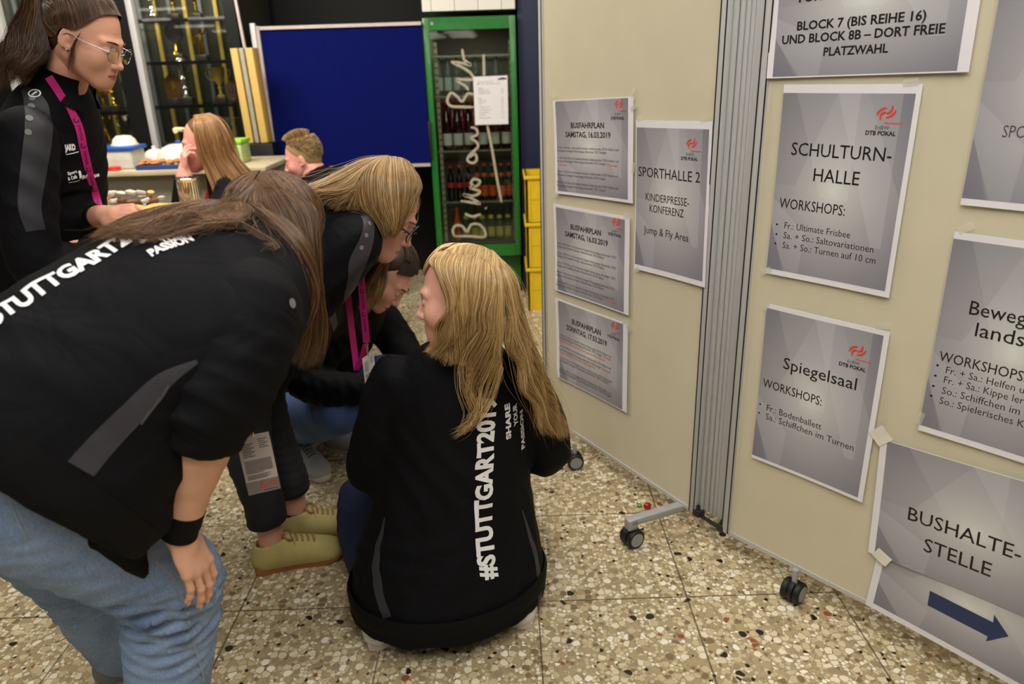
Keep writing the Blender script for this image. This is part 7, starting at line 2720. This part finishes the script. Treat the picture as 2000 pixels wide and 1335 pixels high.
# =============================================== person standing at the left
def person_standing():
    c = np.array
    root = thing('person', (*at(95, 500, 2.269)[:2], 0.0), 'person standing at the left edge with brown ponytail, wire glasses and a magenta lanyard', 'person')
    H = Head(at(166, 78, 2.196), (0.90, -0.08, -0.42), (0.42, 0.0, 0.90), at(117, 184, 2.233), h=0.0028)
    T = px([(96, 640, 2.318), (98, 520, 2.306), (98, 400, 2.281), (98, 290, 2.269), (106, 225, 2.257), (118, 180, 2.245)])
    fw = c((0.98, 0.12, 0))
    sR = unit((0.12, -0.98, 0))
    shR, elR, wrR = at(52, 262, 2.050), at(72, 515, 1.989), at(205, 492, 2.111)
    shL, elL, wrL = at(92, 255, 2.464), at(95, 455, 2.464), at(204, 420, 2.18)
    hR = hand(wrR, c((0.97, 0.15, 0.05)), c((0.1, -0.35, 0.93)), -1, elbow=wrR + (elR - wrR) * 0.5, curl=(0.5, 0.55, 0.6, 0.6), h=0.0026)
    hL = hand(wrL, c((0.93, -0.22, 0.02)), c((0.10, -0.62, 0.78)), 1, elbow=wrL + (elL - wrL) * 0.5, curl=(0.66, 0.80, 0.88, 0.92), spread=0.07, thumb=(0.30, 0.55), h=0.0022, scale=1.05)
    hip = T[0]
    legR = [hip + sR * 0.09, hip + sR * 0.10 + c((0.02, 0, -0.42)), c((hip[0], hip[1] - 0.10, 0.09))]
    legL = [hip - sR * 0.09, hip - sR * 0.10 + c((0.02, 0, -0.42)), c((hip[0], hip[1] + 0.11, 0.09))]
    bc = core([(T[:-1], [.14, .12, .13, .14, .11], [.10, .09, .10, .10, .07], sR), ([shR, elR], [.045, .038]), ([shL, elL], [.045, .038]),
               (legR + [legR[2] - c((0, 0, .04))], [.08, .055, .036, .036]), (legL + [legL[2] - c((0, 0, .04))], [.08, .055, .036, .036]), ([T[4], T[5], H.w((0, -.02, -.05))], [.055, .047, .045])])
    body(root, [bc, hR[:2], hL[:2]], sk_mid, H)
    nails(root, hL[2][:4], m_nail, 0.95)
    face_parts(root, H, mat('brow_brown', (84, 58, 40), 0.8))
    glasses(root, H, m_steel, 0.0225, .0011, 0.92)
    MB().ell(H.w((0.0775, 0.004, -0.030)), (0.0028, 0.0028, 0.0028), seg=10, rings=6).ell(H.w((0.0735, -0.020, 0.012)), (0.003, 0.003, 0.003), seg=10, rings=6).build('ear_stud', m_chrome, root)
    # jacket
    P = np.vstack((T, [shR, elR, wrR, shL, elL, wrL]))
    f = Field(P.min(0) - 0.22, P.max(0) + 0.15, 0.0075)
    f.etube(T, [.205, .190, .185, .190, .150, .070], [.155, .140, .138, .130, .095, .060], sR, 0.03, 22)
    f.chain([shR, elR, wrR - (wrR - elR) * 0.12], [.074, .064, .044], 0.02, n=14).chain([shL, elL, wrL - (wrL - elL) * 0.12], [.074, .062, .042], 0.02, n=14)
    f.cut(T[0] + c((0, 0, -0.06)), (0, 0, -1))
    for w_, e_ in ((wrR, elR), (wrL, elL)):
        q = w_ - (w_ - e_) * 0.12
        f.cut(q, w_ - e_, lo=q - .07, hi=q + .07)
    jk, bv, V, Q = garment(root, 'jacket', f, m_jacket, 0.005, ((fw, 0.6), ((0.4, 0, 1), 0.8)), 34, 71, it=3)
    for s, w_, e_ in ((1, wrR, elR), (-1, wrL, elL)):
        a = unit(w_ - e_)
        q = w_ - (w_ - e_) * 0.12
        MB().lathe([(.044, -.035), (.041, 0.0), (.038, .014), (.033, .014)], q, a, 24, cap=False).build('cuff', m_jacket_rib, jk)
    # stand-up collar, open at the front
    n0 = T[5] + c((-0.005, 0, 0.022))
    rows = []
    angs = np.linspace(math.radians(38), math.radians(322), 40)
    for dz, r1, flare in ((-0.035, 0.088, 0.0), (0.0, 0.080, 0.0), (0.030, 0.080, 0.006), (0.048, 0.086, 0.014)):
        for a in angs:
            fr_ = math.cos(a)
            d = fw * fr_ + unit(np.cross(ZUP, fw)) * math.sin(a)
            rows.append(n0 + d * (r1 + (0.022 if fr_ > 0.3 else 0) * fr_ + flare) + c((0, 0, dz - 0.060 * max(0, fr_) + 0.006)))
    V1 = c(rows)
    k = len(angs)
    ctr_ = np.tile(np.concatenate([[n0 + c((0, 0, dz))] for dz in (-.035, 0, .03, .048)]), (1, 1))
    inn = V1.copy()
    for i in range(4):
        inn[i * k:(i + 1) * k] -= 0.006 * np.array([unit((v - n0) * c((1, 1, 0))) for v in V1[i * k:(i + 1) * k]])
    Fo = [(i * k + j, i * k + j + 1, (i + 1) * k + j + 1, (i + 1) * k + j) for i in range(3) for j in range(k - 1)]
    Fi = [tuple(4 * k + q for q in f_[::-1]) for f_ in Fo]
    Fr = [(3 * k + j, 3 * k + j + 1, 7 * k + j + 1, 7 * k + j) for j in range(k - 1)]
    MB().add(np.vstack((V1, inn)), Fo + Fi + Fr).build('collar', m_jacket, jk, smooth=80)
    MB().tube(V1[3 * k:3 * k + 12], .0012, 5).build('collar_piping', m_zip, jk)
    # zip line, stripe down the sleeve, dots, marks
    Pp = [cast(bv, *p) for p in ((48, 172), (70, 205), (76, 250), (66, 330), (58, 400), (70, 450))]
    stripe(jk, 'sleeve_panel', bv, [p[0] for p in Pp], [.020, .058, .062, .058, .052, .045], unit(sum(p[1] for p in Pp)), None, mat('charcoal_sleeve_panel', (36, 35, 42), 0.6))
    for x, y, r in ((64, 192, .0085), (61, 208, .0092), (57, 231, .0088), (55, 258, .0080)):
        q, nq = cast(bv, x, y)
        dots(jk, bv, [q], r, nq, m_dot, off=.0028)
    q, nq = cast(bv, 68, 183)
    u, v, _ = frame(nq, ZUP)
    b = MB()
    an = np.linspace(0, 2 * np.pi, 24, endpoint=False)
    for r0, r1 in ((.0165, .0128),):
        A = np.vstack([q + r * (np.outer(np.cos(an), u) * 1.0 + np.outer(np.sin(an), v) * 0.75) for r in (r0, r1)])
        A = lay_on(bv, A, nq, .0032)
        b.add(A, [(i, (i + 1) % 24, 24 + (i + 1) % 24, 24 + i) for i in range(24)])
    A = lay_on(bv, c([q + u * x + v * y for x, y in ((-.008, -.005), (-.004, -.006), (.009, .004), (.003, .006))]), nq, .0032)
    b.add(A, [(0, 1, 2, 3)])
    b.build('maker_mark', m_print_w, jk, smooth=0)

    def chest(s, p0, p1, cap, bold=0.04):
        a, na = cast(bv, *p0)
        b_, nb = cast(bv, *p1)
        n_ = unit(na + nb)
        ux = unit(b_ - a)
        n_ = unit(n_ - ux * (n_ @ ux))
        return print_text(jk, 'chest_print', bv, s, a, ux, np.cross(n_, ux), np.linalg.norm(b_ - a), cap, m_print_w, bold=bold, off=.0022)
    chest('JAKO', (126, 294), (147, 292), .0150, .07)
    chest('—', (128, 304), (153, 299), .012)
    chest('Sport', (132, 342), (150, 337), .0085)
    chest('& Café', (132, 352), (150, 347), .0085)
    chest('———', (133, 358), (155, 353), .010)
    chest('i', (154, 347), (159, 346), .018, .07)
    chest('INT', (159, 349), (170, 346), .010, .07)
    chest('TEAM', (180, 347), (193, 344), .008, .05)
    # lanyard
    pts = []
    for p in ((132, 205), (148, 240), (160, 290), (172, 340), (185, 385), (196, 424)):
        q, nq = cast(bv, *p)
        pts.append(q + nq * 0.006)
    pts[0] = at(118, 185, 2.165)
    pts = [at(95, 150, 2.141)] + pts
    _, C1 = ribbon(pts, .021, (0.65, -0.75, 0.1), 'lanyard', m_pink, root)
    lanyard_print(root, C1[8:], .021, (0.65, -0.75, 0.1), 0.05)
    ribbon([at(150, 200, 2.416), at(158, 235, 2.355), at(165, 290, 2.294), at(176, 350, 2.269), at(196, 424, pts[-1][1] + .01)], .020, (0.8, -0.5, 0.1), 'lanyard', m_pink, root)
    e_ = pts[-1]
    b = MB()
    an = np.linspace(0, 2 * np.pi, 16)
    b.tube(e_ + c((0.003, -0.003, -0.014)) + .010 * np.stack((np.cos(an) * 0.8, np.cos(an) * -0.6, np.sin(an)), 1), .0016, 6)
    b.tube([e_ + c((0.004, -0.004, -0.024)), e_ + c((0.012, -0.006, -0.034)), e_ + c((0.010, -0.006, -0.050))], .0028, 8, n=8)
    b.build('lanyard_clip', m_chrome, root)
    # tissue between the hands
    fn = Field(at(225, 470, 2.220) - 0.05, at(225, 470, 2.220) + 0.05, 0.004)
    g = np.random.default_rng(3)
    for k_ in range(9):
        fn.ell(at(222, 468, 2.220) + g.normal(0, .014, 3), (.020, .016, .008), (unit(g.normal(size=3)), unit(g.normal(size=3)), unit(g.normal(size=3))) if False else None, k=0.008)
    Vt, Qt = fn.mesh()
    tag(fast_mesh('paper_tissue', folds(Vt, Qt, .004, (((1, 0, 1), 1), ((0, 1, 1), 1)), 150, 3), Qt, m_white_pl), 'crumpled white paper tissue held by the standing person', 'tissue')
    # trousers and shoes
    f = Field(c(legR[2]) - 0.2, T[0] + 0.26, 0.009)
    f = Field(np.min(legR + legL, 0) - 0.2, T[0] + c((.25, .3, .15)), 0.009)
    f.etube([T[0] - c((0, 0, .06)), T[0] + c((0, 0, .06))], [.175, .165], [.13, .12], sR, .04, 6)
    f.chain(legR, [.105, .075, .055], 0.03, n=12).chain(legL, [.105, .075, .055], 0.03, n=12)
    garment(root, 'trousers', f, m_denim_black, 0.003, ((c((0, .2, 1)), 1),), 60, 72)
    bk = mat('black_trainer', (24, 24, 26), 0.5)
    for L_ in (legR, legL):
        shoe(root, c((L_[2][0] - 0.06, L_[2][1], 0)), (1, 0.05), .245, bk, mat('white_sole', (206, 198, 186), 0.55), bk, h=0.006)
    # hair: combed back into a ponytail
    hm = hair_mat('chestnut_hair', [(0.0, (38, 24, 16)), (0.4, (66, 44, 30)), (0.75, (92, 64, 44)), (1.0, (128, 94, 66))], 0.34)
    knot = H.w((0.0, -0.125, 0.055))
    cl = []
    for az, el in ((-112, -30), (-94, -14), (-78, -8), (-62, 8), (-42, 28), (-15, 36), (15, 36), (42, 28), (62, 8), (78, -8), (94, -14), (112, -30)):
        sgn = -1 if az < 0 else 1
        p0 = H.w(hp(az, el, 1.05))
        p1 = H.w(hp(sgn * (abs(az) * 0.6 + 45), min(70, el + 30), 1.09))
        p2 = H.w(hp(sgn * 150, 40, 1.12))
        cl.append([p0, p1, p2, knot])
    lo = [[H.w(hp(sgn * a, e, 1.04)), H.w(hp(sgn * (a + 25), e + 14, 1.08)), H.w(hp(sgn * 165, 10, 1.12)), knot] for sgn, a, e in ((-1, 92, 4), (-1, 97, -12), (-1, 105, -30), (-1, 135, -42), (-1, 168, -46), (1, 168, -46), (1, 135, -42), (1, 105, -30))]
    lst = [sheet(cl[:6], 1500, 20, .010, .0008, (.0010, 30.0), clump=50, frizz=.003, seed=81, out=H.p), sheet(cl[5:], 1300, 20, .010, .0008, (.0010, 30.0), clump=50, frizz=.003, seed=82, out=H.p),
           sheet(lo, 1300, 16, .006, .0008, (.0008, 30.0), clump=30, frizz=.002, seed=83, out=H.p)]
    kp = knot
    tail = [[kp, kp + c((-0.030, 0.02, 0.028)), at(10, 70, 2.294), at(-20, 130, 2.318), at(-40, 190, 2.318)],
            [kp, kp + c((-0.020, -0.02, 0.030)), at(30, 50, 2.196), at(10, 110, 2.172), at(-10, 175, 2.159)],
            [kp, kp + c((-0.006, -0.03, 0.012)), at(62, 60, 2.159), at(45, 110, 2.123), at(15, 168, 2.111)],
            [kp, kp + c((0.004, -0.02, -0.010)), at(92, 70, 2.147), at(80, 120, 2.123), at(40, 165, 2.098)],
            [kp, kp + c((0.004, 0.01, -0.02)), at(100, 80, 2.233), at(85, 130, 2.233), at(50, 170, 2.196)]]
    lst.append(sheet(tail, 1700, 26, .022, .0008, (.006, 50.0), clump=40, frizz=.006, seed=84, out=at(50, 110, 2.257), ends=.2))
    lst.append(sheet([c([H.w((0.074, 0.030, 0.030)), H.w((0.080, 0.022, -0.010)), H.w((0.078, 0.020, -0.060)), H.w((0.070, 0.024, -0.105))])], 26, 20, .006, .0005, (.002, 40.0), frizz=.006, seed=85, out=H.p, ends=.4))
    hair(root, H, lst, hm, hair_line=(0, 0.055, 0.095), nrm=(0, 1, -0.52))
    MB().tube(knot + .022 * np.array([(0.25 * math.cos(a), math.sin(a), math.cos(a)) for a in np.linspace(0, 6.283, 20)]), .005, 6).build('hair_tie', m_rubber, root)


person_standing()


# =============================================== two people sitting in the background
def stool(x, y, z, label):
    o = thing('stool', (x, y, 0), label, 'stool')
    MB().lathe([(.15, z - .03), (.165, z - .02), (.165, z - .005), (.15, z)], (x, y, 0), seg=24).build('seat', m_wood, o)
    for k in range(4):
        a = math.pi / 4 + k * math.pi / 2
        MB().cyl((x + .11 * math.cos(a), y + .11 * math.sin(a), z - .025), (x + .15 * math.cos(a), y + .15 * math.sin(a), 0), .013).build('leg', m_blk, o)


def person_seated_woman():
    c = np.array
    hd = at(402, 284, 3.42)
    root = thing('person', (hd[0] + 0.09, 3.45, 0.0), 'person with long light brown hair sitting behind the pastry table, chin on hand', 'person')
    H = Head(hd, (-0.96, -0.18, -0.08), (0.0, 0.0, 1), hd + c((0.05, 0.02, -0.15)), h=0.004)
    T = [hd + c(v) for v in ((0.10, 0.05, -0.72), (0.10, 0.05, -0.58), (0.09, 0.04, -0.42), (0.085, 0.03, -0.26), (0.07, 0.02, -0.19), (0.05, 0.01, -0.13))]
    sR = unit((-0.25, 0.96, 0))
    near = unit((0.25, -0.96, 0))          # towards us: her left side
    shN, elN, wrN = T[3] + near * 0.155 + c((0, 0, 0.02)), hd + c((-0.085, -0.13, -0.30)), hd + c((-0.075, -0.105, -0.105))
    shF, elF, wrF = T[3] - near * 0.155 + c((0, 0, 0.02)), hd + c((-0.05, 0.20, -0.32)), hd + c((-0.24, 0.14, -0.34))
    hN = hand(wrN, c((0.12, 0.10, 0.95)), c((-0.80, -0.55, 0.1)), -1, elbow=wrN + (elN - wrN) * 0.4, r_elbow=.028, r_wrist=.022, curl=(.5, .6, .7, .8), h=0.003, scale=0.88)
    hF = hand(wrF, c((-0.9, -0.2, -0.1)), c((0, 0, 1)), -1, elbow=wrF + (elF - wrF) * 0.5, h=0.0035)
    hipz = 0.52
    hp_ = c((T[0][0], T[0][1], hipz))
    legs = [[hp_ + near * s * 0.09, hp_ + near * s * 0.12 + c((-0.40, -0.05, 0.0)), c((hp_[0] - 0.38, (hp_ + near * s * 0.12)[1], 0.09)), c((hp_[0] - 0.38, (hp_ + near * s * 0.12)[1], 0.05))] for s in (1, -1)]
    bc = core([(T[:-1], [.13, .12, .12, .13, .10], [.09, .09, .09, .08, .06], sR), ([shN, elN], [.042, .036]), ([shF, elF], [.042, .036])] + [(l, [.08, .055, .036, .036]) for l in legs] + [([T[4], T[5], H.w((0, -.02, -.05))], [.055, .047, .045]), ([T[0], hp_], [.12, .12])], 0.011)
    body(root, [bc, hN[:2], hF[:2]], sk_pink, H)
    face_parts(root, H, mat('brow_blonde', (164, 126, 84), 0.8))
    f = Field(np.min(T + [elN, elF, wrF], 0) - 0.2, np.max(T + [shN, shF], 0) + 0.18, 0.009)
    f.etube(T, [.17, .16, .165, .17, .13, .07], [.125, .115, .115, .105, .085, .06], sR, .03, 16)
    wN = wrN + (elN - wrN) * 0.06
    wF = wrF + (elF - wrF) * 0.2
    f.chain([shN, elN, wN], [.060, .050, .037], .02, n=12).chain([shF, elF, wF], [.060, .050, .038], .02, n=12)
    f.cut(wN, wrN - elN, lo=wN - .06, hi=wN + .06).cut(wF, wrF - elF, lo=wF - .06, hi=wF + .06)
    jk, bv, V, Q = garment(root, 'cardigan', f, m_jacket, .004, (((1, 0, .4), 1),), 50, 91)
    f = Field(T[3] - 0.22, T[3] + 0.18, 0.007)
    f.chain([T[4] + c((-0.045, -0.030, 0.01)), T[3] + c((-0.085, -0.050, -0.04)), T[3] + c((-0.095, -0.045, -0.14))], [.036, .050, .040], .02, n=8)
    garment(root, 'red_top', f, mat('red_top', (196, 30, 26), 0.7), 0)
    f = Field(np.min(legs[0] + legs[1], 0) - 0.16, np.max(legs[0] + legs[1], 0) + 0.2, 0.011)
    for l in legs:
        f.chain(l[:3], [.10, .075, .05], .03, n=12)
    f.chain([T[0], hp_], [.14, .15], .04)
    garment(root, 'jeans', f, m_denim_navy, .003, (((1, 0, 0), 1),), 50, 92)
    ws = mat('white_trainer', (222, 216, 208), 0.5)
    for l in legs:
        shoe(root, c((l[2][0] + .06, l[2][1], 0)), (-1, 0), .24, ws, ws, ws, h=0.008)
    stool(hp_[0] + 0.02, hp_[1], 0.40, 'round wooden stool under the person behind the pastry table')
    hm = hair_mat('light_brown_hair', [(0.0, (106, 74, 44)), (0.4, (146, 106, 66)), (0.75, (176, 132, 86)), (1.0, (206, 164, 112))], .35)
    ax = H.w
    cs = []
    for az in (72, 92, 112, 135, 160):
        cs.append([ax((0.0, 0.03 - (az - 55) / 105 * 0.08, 0.135)), ax(hp(az, 40, 1.10)), ax(hp(az, 0, 1.12)), ax(hp(az, -30, 1.20)) + c((0.03 * (az - 55) / 105, 0, -0.05)),
                   ax(hp(az, -30, 1.2)) + c((0.02 + 0.12 * (az - 55) / 105, -0.02, -0.17)), ax(hp(az, -30, 1.2)) + c((0.02 + 0.17 * (az - 55) / 105, -0.02, -0.26 + 0.04 * (az - 55) / 105))])
    co = [[ax((0.0, 0.03 - (az - 55) / 105 * 0.08, 0.135)), ax(hp(-az, 40, 1.10)), ax(hp(-az, 0, 1.12)), ax(hp(-az, -30, 1.2)) + c((0.02, 0, -0.06)), ax(hp(-az, -30, 1.2)) + c((0.05, 0.02, -0.2))] for az in (60, 95, 130, 165)]
    lst = [sheet(c(cs), 1500, 22, .014, .0013, (.003, 40.), clump=40, frizz=.004, seed=93, out=H.p), sheet(c(co), 700, 20, .014, .0013, (.003, 40.), clump=30, frizz=.004, seed=94, out=H.p)]
    hair(root, H, lst, hm)


def person_seated_boy():
    c = np.array
    hd = at(592, 312, 3.72)
    root = thing('person', (hd[0] + 0.06, 3.74, 0.0), 'person with short blond hair sitting in front of the dark blue display board', 'person')
    H = Head(hd, (-0.95, -0.12, -0.22), (-0.18, 0, 0.98), hd + c((0.05, 0.01, -0.14)), h=0.004, scale=0.88)
    T = [hd + c(v) for v in ((0.06, 0.02, -0.70), (0.07, 0.02, -0.56), (0.09, 0.02, -0.40), (0.10, 0.01, -0.205), (0.085, 0.01, -0.145), (0.06, 0.01, -0.098))]
    sR = unit((-0.12, 0.98, 0))
    near = -sR
    arms = []
    for s in (1, -1):
        sh = T[3] + near * s * 0.165 + c((0, 0, 0.02))
        arms.append((sh, sh + c((-0.05, -0.03, -0.26)), sh + c((0.0, -0.22, -0.31))))
    hs = [hand(a[2], c((0.1, -0.95, -0.1)), c((0, 0, 1)), 1 if i == 0 else -1, elbow=a[2] + (a[1] - a[2]) * .5, h=0.0035, scale=.95) for i, a in enumerate(arms)]
    hp_ = c((T[0][0], T[0][1], 0.52))
    legs = [[hp_ + c((s * 0.09, 0, 0)), hp_ + c((s * 0.12 + 0.05, -0.40, 0.0)), c((hp_[0] + s * 0.12 + 0.05, hp_[1] - 0.36, 0.09)), c((hp_[0] + s * 0.12 + 0.05, hp_[1] - 0.36, 0.05))] for s in (1, -1)]
    bc = core([(T[:-1], [.13, .12, .13, .14, .10], [.09, .09, .09, .08, .06], sR)] + [([a[0], a[1]], [.042, .036]) for a in arms] + [(l, [.08, .055, .036, .036]) for l in legs] + [([T[4], T[5], H.w((0, -.02, -.05))], [.058, .052, .05]), ([T[0], hp_], [.12, .12])], 0.011)
    body(root, [bc] + [h_[:2] for h_ in hs], sk_pink, H)
    face_parts(root, H, mat('brow_blonde', (164, 126, 84), 0.8))
    f = Field(np.min(T + [a[2] for a in arms], 0) - 0.2, np.max(T + [a[0] for a in arms], 0) + 0.16, 0.009)
    f.etube(T, [.18, .17, .175, .18, .14, .075], [.13, .12, .12, .115, .10, .065], sR, .03, 16)
    for a in arms:
        q = a[2] + (a[1] - a[2]) * .15
        f.chain([a[0], a[1], q], [.065, .055, .042], .02, n=12)
        f.cut(q, a[2] - a[1], lo=q - .06, hi=q + .06)
    jk, bv, V, Q = garment(root, 'hooded_jacket', f, m_jacket, .004, (((1, 0, .4), 1),), 50, 96)
    f = Field(T[5] - 0.2, T[5] + 0.2, 0.006)
    f.etube([T[5] + c((-0.03, -0.095, -0.02)), T[5] + c((0.06, -0.085, 0.005)), T[5] + c((0.125, 0, 0.012)), T[5] + c((0.06, 0.085, 0.005)), T[5] + c((-0.03, 0.095, -0.02))], [.03, .04, .045, .04, .03], [.022, .03, .036, .03, .022], ZUP, .02, 16)
    garment(jk, 'hood', f, m_jacket, .004, (((0, 1, 1), 1),), 70, 97)
    MB().tube(T[5] + c([(.066 * math.cos(a), .066 * math.sin(a), .012 + .012 * math.cos(a)) for a in np.linspace(0, 6.283, 24)]), .007, 8).build('red_collar_edge', mat('red_top', (196, 30, 26), 0.7), jk)
    f = Field(np.min(legs[0] + legs[1], 0) - 0.16, np.max(legs[0] + legs[1], 0) + 0.2, 0.011)
    for l in legs:
        f.chain(l[:3], [.10, .075, .05], .03, n=12)
    f.chain([T[0], hp_], [.14, .15], .04)
    garment(root, 'jeans', f, m_denim_navy, .003, (((1, 0, 0), 1),), 50, 98)
    ws = mat('white_trainer', (222, 216, 208), 0.5)
    for l in legs:
        shoe(root, c((l[2][0], l[2][1] + .06, 0)), (0, -1), .25, ws, ws, ws, h=0.008)
    stool(hp_[0] + 0.02, hp_[1], 0.40, 'round wooden stool under the short haired person')
    hm = hair_mat('short_blond_hair', [(0.0, (120, 94, 60)), (0.4, (164, 134, 90)), (0.75, (196, 166, 118)), (1.0, (224, 198, 150))], .4)
    g = np.random.default_rng(99)
    n = 2600
    az, el = g.uniform(-180, 180, n), np.degrees(np.arcsin(g.uniform(-0.45, 1, n)))
    keep = el > np.interp(np.abs(az), [0, 40, 70, 95, 120, 180], [48, 42, 26, 8, -22, -32])
    az, el = az[keep], el[keep]
    P = []
    for a, e in zip(az, el):
        p0 = hp(a, e, 1.0)
        o = unit(p0 - np.array((0, -0.012, 0.04)))
        L_ = np.interp(e, [-30, 20, 60], [0.008, 0.014, 0.026])
        dv = unit(o * 0.6 + np.array((0, 0.25 if e > 50 else -0.75, 0.10 if e > 50 else -0.45)))
        P.append([p0, p0 + o * L_ * 0.5 + dv * L_ * 0.2, p0 + o * L_ * 0.62 + dv * L_ * 0.8])
    P = np.array(P)
    t = np.linspace(0, 1, 5)[None, :, None]
    B_ = (1 - t) ** 2 * P[:, :1] + 2 * t * (1 - t) * P[:, 1:2] + t ** 2 * P[:, 2:]
    W_ = H.w(B_.reshape(-1, 3)).reshape(B_.shape)
    V, Q = merge([strands_mesh([(W_, np.full(B_.shape[:2], .0013))], 3), scalp(H, 1.0, hair_line=(0, 0.072, 0.088), nrm=(0, 1, -0.75))])
    fast_mesh('hair', V, Q, hm, root)


person_seated_woman()
person_seated_boy()
